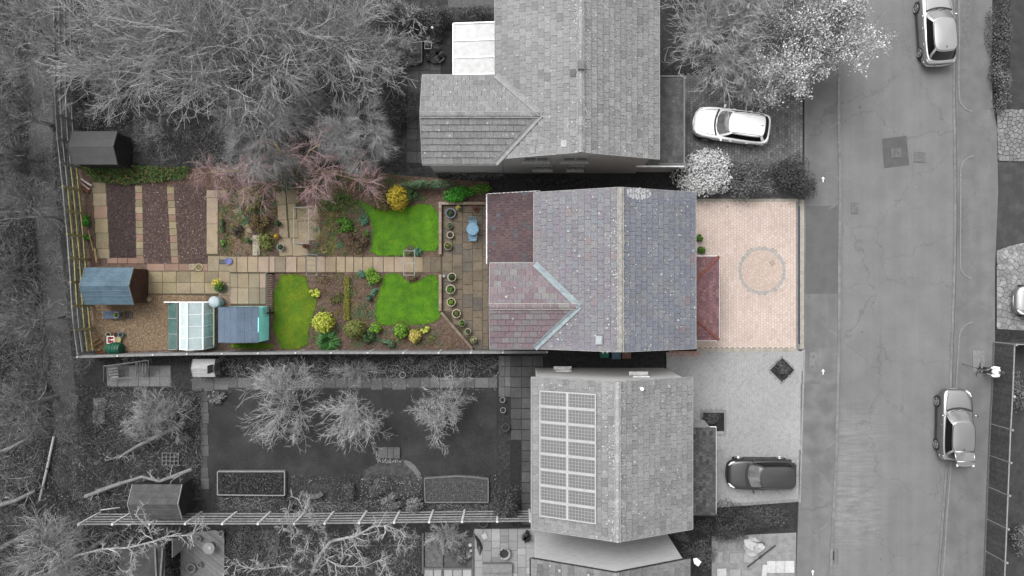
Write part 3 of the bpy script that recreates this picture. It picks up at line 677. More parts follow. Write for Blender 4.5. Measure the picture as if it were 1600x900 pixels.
# hipped porch on the east front
T2P = M('porch_tiles', C(140), pal=[(5, C(142, 104, 107)), (4, C(132, 95, 100)), (2, C(150, 113, 113)), (1, C(122, 92, 97))], fine=18, famt=.25, rv=.07, spots=[(6, .13, .4, C(212, 200, 197)), (11, .14, .25, C(212, 200, 197))], rough=.85)
def porch(root, xl, px1, py0, py1, ym0, ym1, ze, za, mat, hipmat, trim, wall, gauge=.2, tw=.23):
    A = P(px1, py0, ze); B = P(px1, py1, ze); xo = A.x; yN, yS = A.y, B.y; mN, mS = P(0, ym0, za).y, P(0, ym1, za).y; run = xo - xl
    sl = [Slope((xo, yS, ze), (0, 1, 0), (-1, 0, 0), math.atan2(za - ze, run), ccw([(0, 0), (yN - yS, 0), (mN - yS, run), (mS - yS, run)]), mat, gauge, tw)]
    if yN - mN > .1: sl.append(Slope((xl, yN, ze), (1, 0, 0), (0, -1, 0), math.atan2(za - ze, yN - mN), ccw([(0, 0), (run, 0), (0, yN - mN)]), mat, gauge, tw))
    if mS - yS > .1: sl.append(Slope((xl, yS, ze), (1, 0, 0), (0, 1, 0), math.atan2(za - ze, mS - yS), ccw([(0, 0), (run, 0), (0, mS - yS)]), mat, gauge, tw))
    mb = MB()
    for s in sl: s.deck(mb, .08)
    r = mb.build('porch_roof', gm(60), root); tile_roof(r, sl, 300)
    if yN - mN > .1: ridge(r, (xo, yN, ze), (xl, mN, za), hipmat, None, .36, .08)
    if mS - yS > .1: ridge(r, (xo, yS, ze), (xl, mS, za), hipmat, None, .36, .08)
    for a, b in (((xo + .03, yS - .03, ze - .03), (xo + .03, yN + .03, ze - .03)), ((xl, yN + .03, ze - .03), (xo + .03, yN + .03, ze - .03)), ((xl, yS - .03, ze - .03), (xo + .03, yS - .03, ze - .03))): gutter(root, a, b, trim, .03)
    MB().box(((xl + xo) / 2 - .1, (yN + yS) / 2, ze / 2 - .06), (run - .22, yN - yS - .4, ze - .12)).build('porch_wall', wall, root)
    door(root, (xo - .21, (yN + yS) / 2, .04), .95, 2.0, 'y', 1, PVC)
    return r
HIP = M('hip_tiles', C(150, 92, 82), C(132, 78, 72), sc=5, fine=14, famt=.2)
porch(h2, d2[1] + .01, 1123, 401, 531, 462, 478, 2.4, 3.3, T2P, HIP, PVC, WALLR)
# roof fittings
b = MB().box((0, 0, .06), (.34, .42, .09)); b.box((0, 0, .12), (.26, .34, .05))
o = b.build('roof_vent', M('vent_pale', C(200, 208, 210), C(180, 188, 190), sc=8), rf2); sx = P(936, 531, 6.2); o.matrix_basis = Matrix.Translation((sx.x, sx.y, ZE + (sx.x - x0) * TP + .02)) @ Matrix.Rotation(-PITCH, 4, 'Y')
chips('lichen_patch', [(978, 297), (1000, 293), (1015, 296), (1022, 303), (1010, 311), (992, 312), (978, 306)], 420, .02, .065, M('white_lichen', C(228), C(205), sc=6), z=0, seed=11)
lp = bpy.data.objects['lichen_patch']; xe2 = x1
for v in lp.data.vertices:
    zz = ZE + (xe2 - v.co.x * .84) * TP; v.co.x *= .842; v.co.y *= .842
    v.co.z = ZE + (xe2 - v.co.x) * TP + .04 + v.co.z * .3
par(lp, rf2)
# --- top house
T1 = greytiles('top_house_tiles', (158, 154, 162, 150, 140)); T1E = greytiles('top_house_tiles_east', (155, 150, 160, 145, 135), fa=.34); T1w = greytiles('top_wing_tiles', (152, 147, 156, 143, 160), sp=LICH + [(3.2, .12, .25, C(220))], fa=.28)
T1R = greytiles('top_ridge', (166, 158, 172, 150, 140))
a = W5(775, -30, 1029, 249); wgt = W5(660, 118, 775, 256); W1Y = (wgt[2] + wgt[3]) / 2; W1H = (wgt[3] - wgt[2]) / 2
h1, rf1, d1, (xr1, zr1) = full_house('house', 'pale grey tiled house with gabled wing and white flat-roofed conservatory', a[0], a[1], a[2], a[3], WALLG1, T1, T1E, T1R, MORTG, wing=(wgt[0], W1Y, W1H), wm=T1w, wm2=T1w, lead=LEADG)
for px, z, w in ((838, 4.7, 1.25), (899, 4.7, 1.25), (848, 2.1, .95), (900, 2.1, .75)): window(h1, (P(px, 250, z).x, d1[2], z), w, 1.1 if z > 4 else 1.0, 'x', -1, gm(190), 2)
# flat-roofed side room (east) and white lean-to conservatory (west)
fr = W5(1028, 118, 1070, 258, 2.7)
FLATM = M('felt_roof', C(104), C(84), sc=2.5, fine=16, famt=.3, lo=.4, hi=.6, big=(.8, .2), spots=[(3, .16, .12, C(150))])
MB().box(((d1[1] + fr[1]) / 2 + .005, (fr[2] + fr[3]) / 2, 2.62), (fr[1] - d1[1] - .02, fr[3] - fr[2], .16)).build('flat_roof', FLATM, h1)
b = MB()
for c, d in ((((fr[1]) - .04, (fr[2] + fr[3]) / 2, 2.72), (.08, fr[3] - fr[2], .06)), (((fr[0] + fr[1]) / 2, fr[3] - .04, 2.721), (fr[1] - fr[0], .08, .06)), (((fr[0] + fr[1]) / 2, fr[2] + .05, 2.722), (fr[1] - fr[0], .06, .06))): b.box(c, d)
b.build('roof_kerb', gm(150), h1)
MB().bar((d1[1] - .4, fr[2] - .05, 2.6), (fr[1], fr[2] - .05, 2.6), .08, .12).build('fascia', PVC, h1)
MB().box(((d1[1] + fr[1]) / 2 - .05, (fr[2] + fr[3]) / 2, 1.26), (fr[1] - d1[1] - .12, fr[3] - fr[2] - .12, 2.52)).build('side_room_wall', WALLG1, h1)
cn = W5(708, 36, 775, 118, 2.6); POLY = M('translucent_sheet', C(226), C(206), sc=3, fine=10, famt=.06, rough=.4, spots=[(4, .07, .10, C(60))])
cx1 = d1[0] - .02; ys = [cn[2] + .06, cn[2] + (cn[3] - cn[2]) * .345, cn[2] + (cn[3] - cn[2]) * .67, cn[3]]
for i in range(3):
    mb = MB(); mb.bar((cn[0], (ys[i] + ys[i + 1]) / 2, 2.5), (cx1, (ys[i] + ys[i + 1]) / 2, 2.75), ys[i + 1] - ys[i] - .06, .03); mb.build('roof_sheet', POLY, h1)
for y in ys: MB().bar((cn[0], y, 2.53), (cx1, y, 2.78), .06, .07).build('glazing_bar', WHITE, h1)
MB().bar((cn[0], ys[0], 2.51), (cn[0], ys[3], 2.51), .07, .1).build('gutter', WHITE, h1)
MB().box(((cn[0] + cx1) / 2 + .1, (ys[0] + ys[3]) / 2, 1.2), (cx1 - cn[0] - .25, ys[3] - ys[0] - .1, 2.4)).build('conservatory_wall', PVC, h1)
b = MB().box((0, 0, .1), (.3, .4, .22)); o = b.build('ridge_vent', gm(140), rf1); o.matrix_basis = Matrix.Translation((xr1, P(0, 100, 7.2).y, zr1 + .05))
for px, py, v in ((881, 226, 205), (833, 232, 172), (895, 118, 120)):
    q = P(px, py, 6.3); b = MB().box((0, 0, .045), (.3, .34, .04)); o = b.build('replaced_tile', gm(v), rf1)
    o.matrix_basis = Matrix.Translation((q.x, q.y, ZE + (q.x - a[0]) * TP)) @ Matrix.Rotation(-PITCH, 4, 'Y')
# --- bottom house with the solar panels
T3 = greytiles('bottom_house_tiles', (156, 152, 160, 148, 140)); T3E = greytiles('bottom_house_tiles_east', (154, 149, 158, 144, 138), fa=.3)
c3 = W5(832, 589, 1081, 827)
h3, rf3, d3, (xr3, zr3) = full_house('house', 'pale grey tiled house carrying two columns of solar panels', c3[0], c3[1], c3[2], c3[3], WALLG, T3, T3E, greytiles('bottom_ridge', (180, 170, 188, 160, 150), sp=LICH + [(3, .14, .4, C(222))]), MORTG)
PORCHG = M('dark_porch_tiles', C(92), pal=[(4, C(96)), (3, C(84)), (3, C(106)), (1, C(70))], fine=18, famt=.4, rv=.1, spots=[(6, .1, .12, C(205))])
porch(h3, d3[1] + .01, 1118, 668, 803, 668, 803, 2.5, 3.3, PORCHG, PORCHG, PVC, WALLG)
MB().add([P(1082, 654, 3.2), P(1082, 668, 3.2), P(1110, 668, 2.5), P(1100, 656, 2.5)], [(3, 2, 1, 0)]).build('porch_apron', gm(160), h3)
MB().lathe((0, 0, 0), [(.06, 0), (.06, .45), (.09, .46), (.09, .52)], 10).build('soil_pipe', PVC, rf3).matrix_basis = Matrix.Translation((P(1001, 606, 6.3).x, P(1001, 606, 6.3).y, ZE + (c3[1] - P(1001, 606, 6.3).x) * TP - .1))
for px, z in ((880, 1.4), (1000, 3.9)): window(h3, (P(px, 590, z).x, d3[3], z), .8, .8, 'x', 1, PVC, 1)
# solar array
sa = thing('solar_array', 'two columns of pale-framed solar panels on the grey tiled roof', 'solar panels', (c3[0] + 1.5, (c3[2] + c3[3]) / 2, ZE + 1))
CELL = M('solar_cells', C(118), C(108), sc=2, rough=.25, spec=.6)
t = CELL.node_tree; N = t.nodes; L = t.links; bn = N['Principled BSDF']; tc = N.new('ShaderNodeTexCoord'); bt = N.new('ShaderNodeTexBrick'); bt.offset = 0
L.new(tc.outputs['Object'], bt.inputs['Vector']); bt.inputs['Scale'].default_value = 1
bt.inputs['Brick Width'].default_value = .162; bt.inputs['Row Height'].default_value = .162; bt.inputs['Mortar Size'].default_value = .013; bt.inputs['Mortar Smooth'].default_value = 0.2
for k_, v_ in (('Color1', 120), ('Color2', 112), ('Mortar', 172)): bt.inputs[k_].default_value = (*C(v_), 1)
L.new(bt.outputs[0], bn.inputs['Base Color'])
sx0 = P(843, 0, 5.2).x - c3[0]; sx1 = P(931, 0, 6.35).x - c3[0]; sy0, sy1 = P(0, 814, 6.0).y, P(0, 613, 6.0).y
pw, ph = (sx1 - sx0) / math.cos(PITCH) / 2, (sy1 - sy0) / 8
fm = None
for j in range(8):
    for i in range(2):
        if fm is None:
            f = MB()
            for dx, dy, w, l in ((-pw / 2 + .025, 0, .05, ph - .012), (pw / 2 - .025, 0, .05, ph - .012), (0, ph / 2 - .03, pw - .1, .05), (0, -ph / 2 + .03, pw - .1, .05)): f.box((dx, dy, 0), (w, l, .045))
            fm = f.mesh('panel_frame', M('panel_frame', C(214), C(200), sc=4, rough=.4)); cm = MB().box((0, 0, -.004), (pw - .09, ph - .09, .03)).mesh('solar_panel', CELL)
        vv = (i + .5) * pw; wx = c3[0] + sx0 + vv * math.cos(PITCH); wz = ZE + (sx0 + vv * math.cos(PITCH)) * TP + .13
        mw = Matrix.Translation((wx, sy0 + (j + .5) * ph, wz)) @ Matrix.Rotation(-PITCH, 4, 'Y')
        p = link('solar_panel', cm, sa, mw=mw); q = link('panel_frame', fm); q.parent = p
for v in (.3, 1.1, 1.9, 2.7):
    MB().bar((c3[0] + sx0 + v * .87, sy0, ZE + (sx0 + v * .87) * TP + .075), (c3[0] + sx0 + v * .87, sy1, ZE + (sx0 + v * .87) * TP + .075), .04, .05).build('mounting_rail', gm(150), sa)
# --- lowest house, only its north end in view
a4 = W5(830, 872, 1078, 1120)
h4, rf4, d4, _ = full_house('house', 'grey brick gable end and dark-edged roof of the lowest house', a4[0], a4[1], a4[2], a4[3], WALLG2, greytiles('lowest_tiles', (140, 132, 146, 126, 118)), greytiles('lowest_tiles_east', (138, 130, 144, 124, 116)), T1R, MORTG, trim=gm(70))

# lichen gathered along the ridges and spattered down the slopes
LIC = M('lichen_crust', C(208), pal=[(3, C(206)), (2, C(226)), (2, C(184))]); LICW = M('lichen_crust_warm', C(208), pal=[(3, C(206, 204, 200)), (2, C(226, 225, 222)), (2, C(184, 181, 174))])
def lichen(roof, xa, xb, ya, yb, n_r, n_s, seed, mat):
    rg = np.random.default_rng(seed); xr = (xa + xb) / 2; n = n_r + n_s
    x = np.concatenate([rg.normal(xr, .22, n_r), rg.uniform(xa + .2, xb - .2, n_s)]); y = rg.uniform(ya + .05, yb - .05, n); k = rg.integers(0, 14, n); cy = rg.uniform(ya, yb, 14); y[:n_r] = np.clip(np.where(rg.uniform(0, 1, n_r) < .6, cy[k[:n_r]] + rg.normal(0, .5, n_r), y[:n_r]), ya + .05, yb - .05)
    z = ZE + (np.minimum(x - xa, xb - x)) * TP + .05 + .07 * np.exp(-((x - xr) / .14) ** 2); s_ = rg.uniform(.015, .05, n); a = rg.uniform(0, 6.28, n)
    ux = np.stack([np.cos(a), np.sin(a), np.cos(a) * np.where(x < xr, TP, -TP)], 1) * s_[:, None]; vx = np.stack([-np.sin(a), np.cos(a), -np.sin(a) * np.where(x < xr, TP, -TP)], 1) * (s_ * .8)[:, None]; c = np.stack([x, y, z], 1)
    tag(link('lichen', npmesh('lichen', np.stack([c - ux, c - vx, c + ux, c + vx], 1).reshape(-1, 3), np.arange(4 * n).reshape(n, 4), mat), roof), kind='stuff')
lichen(rf1, a[0], a[1], a[2], a[3], 420, 300, 1, LIC); lichen(rf2, x0, x1, y0, y1, 260, 260, 2, LICW); lichen(rf3, c3[0], c3[1], c3[2], c3[3], 520, 230, 3, LIC)
# ------------------------------------------------------------------ garden ground and paving slabs
sheet('garden_soil', [(118, 258), (300, 262), (420, 256), (640, 275), (764, 284), (764, 546), (600, 547), (400, 548), (150, 552), (132, 400)], .010, SOILB)
sheet('neighbour_soil', [(600, -60), (778, -60), (778, 262), (660, 262), (640, 275), (300, 260), (118, 256), (112, 100), (110, -60)], .007, LITTER)
NORTHL = sheet('grey_lawn', [(540, 60), (600, 30), (640, 60), (650, 130), (640, 200), (600, 230), (520, 215), (500, 140)], .0115, M('north_lawn', C(78), C(62), sc=2, fine=22, famt=.3, rough=.95, big=(.5, .15)), sm=2)
SLABP = M('path_slabs', C(168), pal=[(3, C(176, 158, 132)), (3, C(168, 150, 124)), (2, C(180, 160, 140)), (2, C(160, 146, 122)), (1, C(150, 136, 116))], fine=14, famt=.14, big=(1.5, .12), bump=.1, bsc=30)
SLABY = M('buff_slabs', C(165), pal=[(3, C(166, 152, 120)), (3, C(156, 142, 114)), (2, C(170, 154, 128)), (2, C(146, 132, 108))], fine=14, famt=.16, big=(1.5, .14), bump=.1, bsc=30)
SLABK = M('pinkish_bricks', C(170), pal=[(3, C(160, 128, 112)), (2, C(150, 122, 106)), (2, C(168, 138, 120))], fine=18, famt=.16, big=(1.5, .12))
SLABD = M('patio_slabs', C(120), pal=[(3, C(128, 115, 98)), (3, C(122, 110, 94)), (2, C(117, 108, 98)), (2, C(132, 118, 100)), (1, C(112, 105, 96))], fine=12, famt=.2, big=(1.3, .16), bump=.1, bsc=30, spots=[(1.2, .12, .2, C(150, 136, 100))])
SLABG = M('grey_slabs', C(110), pal=[(3, C(112)), (3, C(104)), (2, C(120)), (1, C(94))], fine=14, famt=.22, big=(1.2, .15), bump=.1, bsc=30)
SLABGD = M('dark_grey_slabs', C(82), pal=[(3, C(84)), (3, C(76)), (2, C(92)), (1, C(68))], fine=14, famt=.25, big=(1.2, .18), bump=.1, bsc=30)
SLABGL = M('light_grey_slabs', C(180), pal=[(3, C(180)), (3, C(170)), (2, C(192)), (1, C(160))], fine=14, famt=.12, big=(1.2, .1), bump=.1, bsc=30)
slabm = {}
def slab(parent, x0, y0, x1, y1, z, mat, rot=0.0, name='paving_slab', gap=.018, th=.06):
    c = P((x0 + x1) / 2, (y0 + y1) / 2); w, l = abs(x1 - x0) * S - gap, abs(y1 - y0) * S - gap
    if mat.name not in slabm:
        mb = MB(); e = .475
        mb.add([(-.5, -.5, -.5), (.5, -.5, -.5), (.5, .5, -.5), (-.5, .5, -.5), (-.5, -.5, .3), (.5, -.5, .3), (.5, .5, .3), (-.5, .5, .3), (-e, -e, .5), (e, -e, .5), (e, e, .5), (-e, e, .5)],
               [(8, 9, 10, 11), (0, 1, 5, 4), (1, 2, 6, 5), (2, 3, 7, 6), (3, 0, 4, 7), (4, 5, 9, 8), (5, 6, 10, 9), (6, 7, 11, 10), (7, 4, 8, 11)]); slabm[mat.name] = mb.mesh(name, mat)
    zt = z + rnd.uniform(-.004, .004)
    return link(name, slabm[mat.name], parent, mw=Matrix.Translation((c.x, c.y, zt - th / 2)) @ Matrix.Rotation(rot + rnd.uniform(-.008, .008), 4, 'Z') @ Matrix.Rotation(rnd.uniform(-.006, .006), 4, 'X') @ Matrix.Diagonal((w, l, th, 1)))
def grid(parent, xs, ys, z, mat, **k):
    for i in range(len(xs) - 1):
        for j in range(len(ys) - 1): slab(parent, xs[i], ys[j], xs[i + 1], ys[j + 1], z, mat, **k)
JOINT = M('joint_sand', C(96, 84, 66), C(70, 70, 46), sc=6)
gp = sheet('path', [(360, 401), (690, 401), (690, 426), (416, 426), (416, 476), (360, 476)], .022, JOINT)
lvl = lambda x: .03 + sum(.035 for e in (422, 465, 526, 540, 553) if x < e)
xs = [360, 372, 389, 405, 422, 431, 448, 465, 479, 495, 509, 526, 540, 553, 567, 583, 599, 616, 631, 647, 661]
for i in range(len(xs) - 1): slab(gp, xs[i], 401, xs[i + 1], 426, lvl((xs[i] + xs[i + 1]) / 2), SLABP, th=.12)
for a, b in ((661, 673), (673, 689)): slab(gp, a, 401, b, 426, .03, SLABD)
grid(gp, [360, 372, 389, 406, 416], [426, 450, 475], .06, SLABP)
gp2 = sheet('path', [(230, 411), (362, 411), (362, 462), (322, 462), (230, 460)], .022, JOINT)
grid(gp2, [232, 254.5, 276, 298, 320, 342], [424, 441.5, 459], .05, SLABY); grid(gp2, [230, 258, 280, 302, 325], [412, 423.5], .055, SLABK)
grid(gp2, [325, 343, 360], [400, 424], .06, SLABP); slab(gp2, 342, 424, 360, 442, .06, SLABP); slab(gp2, 342, 442, 360, 462, .06, SLABP)
gp3 = sheet('path', [(321, 296), (342, 296), (344, 402), (323, 402)], .022, JOINT)
for a, b in ((297, 309), (309, 350), (350, 397)): slab(gp3, 323, a, 341, b, .05, SLABP)
slab(gp3, 341, 297, 356, 309, .05, SLABP)
gp4 = sheet('path', [(143, 284), (166, 284), (174, 404), (151, 404)], .022, JOINT)
for i, (a, b) in enumerate(((285, 302), (302, 322), (322, 342), (342, 364), (364, 389), (389, 404))): slab(gp4, 144.5 + i * 1.5, a, 166 + i * 1.2, b, .05, SLABY if i != 2 else SLABK)
for i in range(4): slab(gp4, 168 + i * 16, 403, 184 + i * 16, 412, .05, SLABK)
for cx, cx2, y0_, n in ((217, 219.5, 290, 11), (267, 274.5, 292, 11)):
    q = sheet('bed_divider', [(cx - 7, y0_), (cx + 7, y0_), (cx2 + 7, y0_ + n * 11), (cx2 - 7, y0_ + n * 11)], .02, JOINT)
    for i in range(n): f = i / n; c = cx + (cx2 - cx) * f; slab(q, c - 6, y0_ + i * 10.9, c + 6, y0_ + (i + 1) * 10.9, .05, SLABY if (i * 7 + n) % 3 else SLABK)
# seating area and winding stones by the birch
gp5 = sheet('path', [(431, 296), (468, 290), (482, 400), (433, 400), (440, 330)], .02, JOINT)
for (a, b, c, d) in ((434, 320, 448, 344), (436, 344, 450, 372), (436, 372, 457, 400), (450, 318, 463, 342), (452, 342, 466, 372), (457, 372, 482, 400), (432, 298, 447, 320), (448, 296, 466, 318)): slab(gp5, a, b, c, d, .045, SLABY, rot=.06)
for (a, b, c, d) in ((464, 322, 500, 345), (466, 345, 500, 376)): slab(gp5, a, b, c, d, .045, SLABY, rot=.06)
wp = sheet('stepping_stones', [(366, 324), (374, 322), (396, 360), (396, 376), (384, 376), (380, 352)], .016, SOILB)
for x, y, r in ((371, 331, .4), (377, 341, .5), (384, 351, .45), (388, 361, .3), (389, 371, .1)): slab(wp, x - 6, y - 5, x + 6, y + 5, .05, SLABP, rot=r, name='stepping_stone')
slab(wp, 395, 367, 407, 400, .09, M('pale_slab', C(190, 182, 164), C(178, 168, 148), sc=4, rv=.05, fine=14, famt=.1), th=.1, name='stone_bench_top')
# patio
pt = sheet('patio', [(690, 320), (763, 320), (763, 546), (738, 546), (690, 487)], .018, JOINT)
PPOLY = [(691, 321), (763, 321), (763, 546), (739, 546), (691, 487)]
yy = 321; k = 0
rs = random.Random(4)
cols = [691, 707, 723, 739, 754.5, 763]
for i in range(5):
    y = 321 - (6 if i % 2 else 0)
    while y < 546:
        hgt = rs.choice((15.5, 15.5, 20, 11)) if cols[i + 1] - cols[i] > 10 else 20
        y0_, y1_ = max(321, y), min(546, y + hgt); cxm = (cols[i] + cols[i + 1]) / 2
        if y1_ - y0_ > 3 and pip([cxm + 3], [(y0_ + y1_) / 2], PPOLY)[0] and not (cols[i] < 735 and y1_ > 492 + (cols[i] - 691) * 1.2): slab(pt, cols[i], y0_, cols[i + 1], y1_, .042, SLABD)
        y += hgt
COPE = M('coping_brick', C(168, 148, 128), pal=[(2, C(170, 150, 130)), (2, C(158, 138, 120)), (1, C(178, 162, 146))], fine=20, famt=.15)
COPED = M('coping_dark', C(140), pal=[(2, C(142, 124, 106)), (2, C(128, 112, 98)), (1, C(150, 136, 120))], fine=20, famt=.15)
lw = thing('low_garden_wall', 'low brick wall edging the dark paved patio', 'wall', P(689, 400))
def cope(a, b, mat, n, h=.32, w=.16):
    A, B = P(*a), P(*b); MB().bar(A + Vector((0, 0, h / 2 - .03)), B + Vector((0, 0, h / 2 - .03)), w - .03, h - .06).build('wall_core', COPED, lw)
    for i in range(n): MB().bar(A + (B - A) * (i / n) + Vector((0, 0, h - .03)), A + (B - A) * ((i + .95) / n) + Vector((0, 0, h - .03)), w, .06).build('coping_brick', mat, lw)
cope((688.5, 321), (688.5, 398), COPE, 14); cope((688.5, 429), (688.5, 486), COPE, 10); cope((686, 318.5), (762, 318.5), COPE, 14); cope((690, 488), (738, 544), COPED, 14)
# lawns
GRASS = M('lawn', C(104, 158, 10), C(74, 132, 6), sc=2.2, fine=30, famt=.28, rough=.9, bump=.4, bsc=50, big=(.9, .24), spots=[(1.4, .14, .35, C(122, 148, 26)), (.8, .1, .3, C(90, 126, 16))])
GBL = M('grass_blades', C(100, 150, 30), pal=[(3, C(96, 156, 12)), (3, C(82, 140, 8)), (2, C(114, 164, 24)), (1, C(136, 156, 50))], rough=.8)
GBC = M('grass_blades_mossy', C(110, 140, 30), pal=[(3, C(114, 144, 14)), (3, C(98, 132, 10)), (2, C(130, 152, 26)), (1, C(142, 148, 54))], rough=.8)
GRASSC = M('mossy_lawn', C(122, 146, 12), C(78, 130, 8), sc=1.3, fine=30, famt=.24, rough=.9, bump=.4, bsc=50, big=(.7, .2), spots=[(1.6, .14, .4, C(134, 142, 34)), (.9, .1, .3, C(84, 122, 14))])
LA = [(560, 312), (572, 319), (590, 326), (620, 328), (645, 322), (662, 318), (678, 322), (686, 340), (686.5, 392), (662, 392), (650, 397), (632, 399), (578, 399), (583, 375), (583, 352), (576, 335), (566, 324)]
LB = [(601, 428), (627, 428), (631, 436), (642, 442), (656, 440), (664, 431), (686, 430), (686.5, 484), (690, 491), (681, 502), (662, 507), (628, 506), (602, 509), (588, 503), (586, 485), (591, 462), (598, 440)]
LC = [(428, 429), (478, 429), (480, 446), (494, 466), (495, 474), (487, 500), (482, 517), (480, 545), (428, 545)]
for poly, mt, gb, sd_ in ((LA, GRASS, GBL, 21), (LB, GRASS, GBL, 22), (LC, GRASSC, GBC, 23), ([(361, 536), (428, 536), (428, 545), (361, 545)], GRASSC, GBC, 24)):
    l = sheet('lawn', poly, .035, mt, sm=1)
    chips('grass', smoothpoly(poly, 1), 5200 if sd_ < 24 else 500, .015, .035, gb, z=.034, seed=sd_, parent=l, tilt=.9, aspect=.35, zj=.015)
MOSS = M('mossy_ground', C(120, 126, 40), C(96, 96, 44), sc=3, fine=22, famt=.3, bump=.4, bsc=30)
sheet('moss_patch', [(505, 326), (530, 318), (530, 345), (524, 372), (530, 399), (508, 399), (500, 370), (508, 345)], .022, MOSS, sm=2)
sheet('moss_patch', [(482, 428), (520, 428), (518, 438), (486, 440)], .018, M('gritty_soil', C(150, 130, 100), C(118, 98, 78), sc=4, fine=20, famt=.35), sm=1)
sheet('gravel', [(136, 462), (232, 460), (322, 462), (322, 470), (262, 472), (262, 547), (140, 550)], .02, M('tan_gravel', C(164, 138, 108), C(136, 112, 88), sc=5, fine=26, famt=.4, bump=.6, bsc=30, big=(.6, .12)))
chips('gravel_stones', [(138, 463), (320, 462), (318, 470), (262, 474), (262, 546), (142, 549)], 5000, .02, .045, M('gravel_stones', C(165, 140, 112), pal=[(3, C(168, 144, 116)), (2, C(190, 168, 140)), (2, C(140, 114, 92)), (1, C(120, 98, 84))]), z=.02, seed=31, tilt=.3, aspect=.8)
sheet('gravel', [(340, 462), (361, 462), (361, 480), (340, 480)], .021, M('pink_gravel', C(170, 140, 120), C(140, 116, 100), sc=5, fine=26, famt=.4))
# vegetable beds
BD = M('dark_bed', C(88, 70, 68), C(66, 54, 54), sc=4, fine=18, famt=.5, bump=.8, bsc=16); BM = M('mid_bed', C(112, 90, 82), C(92, 74, 70), sc=4, fine=18, famt=.45, bump=.8, bsc=16)
CHB = M('bed_crumbs', C(110, 88, 82), pal=[(4, C(98, 78, 74)), (3, C(120, 98, 90)), (2, C(76, 60, 58)), (1, C(150, 128, 118)), (.2, C(205, 195, 185))])
CHD = M('bed_crumbs_dark', C(90, 72, 70), pal=[(4, C(80, 64, 64)), (3, C(98, 80, 76)), (3, C(62, 50, 50)), (.6, C(130, 112, 104))])
for pts, mt, ch, n in (([(168, 284), (212, 286), (214, 402), (172, 402)], BD, CHD, 3600), ([(224, 284), (260, 288), (268, 412), (226, 412)], BM, CHB, 3200), ([(274, 288), (321, 292), (324, 411), (281, 411)], BM, CHB, 3800)):
    l = sheet('vegetable_bed', pts, .04, mt); chips('soil_crumbs', pts, n, .018, .05, ch, z=.04, seed=n, parent=l, tilt=.6, aspect=.7)
# borders: mulch over the planted areas
MUL = M('mulch', C(130, 108, 92), pal=[(4, C(128, 104, 92)), (3, C(148, 122, 108)), (3, C(100, 80, 72)), (1, C(174, 150, 130)), (.8, C(118, 116, 68))])
for i, (pts, n) in enumerate((([(343, 300), (432, 298), (434, 399), (343, 399)], 5000), ([(480, 428), (600, 428), (586, 470), (590, 510), (688, 508), (735, 545), (482, 545), (496, 470)], 9000), ([(500, 300), (560, 300), (582, 350), (578, 399), (482, 399), (480, 330)], 5000), ([(300, 262), (640, 278), (688, 300), (688, 318), (560, 312), (430, 300), (320, 296)], 7000), ([(135, 262), (300, 262), (320, 290), (140, 284)], 3000), ([(120, 290), (143, 290), (150, 410), (132, 410)], 1500))):
    tag(chips('mulch', pts, n, .015, .05, MUL, z=.012, seed=50 + i, tilt=.7, aspect=.5))
sheet('gritty_patch', [(342, 312), (372, 318), (394, 380), (394, 399), (345, 399)], .014, M('pinkish_grit', C(164, 130, 116), C(136, 104, 92), sc=5, fine=24, famt=.4), sm=1)
# ------------------------------------------------------------------ neighbours' ground (all grey)
sl = sheet('grey_lawn', [(326, 612), (420, 606), (776, 606), (776, 742), (664, 742), (660, 760), (600, 772), (560, 780), (500, 782), (450, 778), (448, 734), (340, 734), (326, 780), (322, 660)], .014, LAWNG)
chips('grass', [(326, 612), (420, 606), (776, 606), (776, 742), (664, 742), (560, 740), (448, 734), (340, 734), (326, 700)], 9000, .015, .035, M('grey_blades', C(72), pal=[(3, C(70)), (3, C(60)), (2, C(82)), (.3, C(120))]), z=.014, seed=77, parent=sl, tilt=.9, aspect=.35, zj=.015)
p_ = sheet('path', [(300, 589), (778, 589), (778, 606), (300, 611)], .018, gm(70))
x = 302; rs = random.Random(8)
while x < 774:
    w = rs.choice((15, 18, 22)); slab(p_, x, 590, min(x + w, 777), 606 + (rs.random() < .2) * 3, .04, SLABG); x += w
p_ = sheet('path', [(313, 610), (326, 610), (327, 782), (314, 782)], .018, gm(66))
for i in range(10): slab(p_, 314, 611 + i * 17, 325 + (i % 3), 628 + i * 17, .04, SLABG if i % 3 else SLABGD)
grid(p_, [300, 316, 334], [594, 611], .044, SLABG)
p_ = sheet('patio', [(779, 556), (836, 556), (836, 822), (800, 822), (796, 700), (779, 700)], .018, gm(44))
for j in range(16):
    for i in range(3):
        if (780 + i * 18 > 788 or j < 8): slab(p_, 798 + i * 17 - 18 * (j < 4 and i == 0) * 0, 556 + j * 16.5, 815 + i * 17, 572 + j * 16.5, .04, SLABGD)
grid(p_, [779, 789, 798], [556, 572, 588, 604, 620], .04, SLABG)
sheet('planting_bed', [(779, 612), (797, 612), (797, 820), (779, 800)], .02, SOILG)
p_ = sheet('patio', [(166, 571), (267, 571), (268, 603), (168, 605)], .016, gm(120))
for i in range(6):
    for j in range(2): slab(p_, 168 + i * 16.5, 572 + j * 16, 184.5 + i * 16.5, 588 + j * 16, .04, SLABG if (i < 2 and j == 0) else gm(140))
for i, (a, b, c, d) in enumerate(((209, 604, 227, 621), (146, 622, 165, 640), (145, 641, 164, 662))):
    q = sheet('stepping_stone_bed', [(a - 1, b - 1), (c + 1, b - 1), (c + 1, d + 1), (a - 1, d + 1)], .012, SOILG); slab(q, a, b, c, d, .045, gm(138), name='stepping_stone')
st = sheet('steps', [(590, 697), (627, 697), (627, 717), (591, 717)], .02, gm(60))
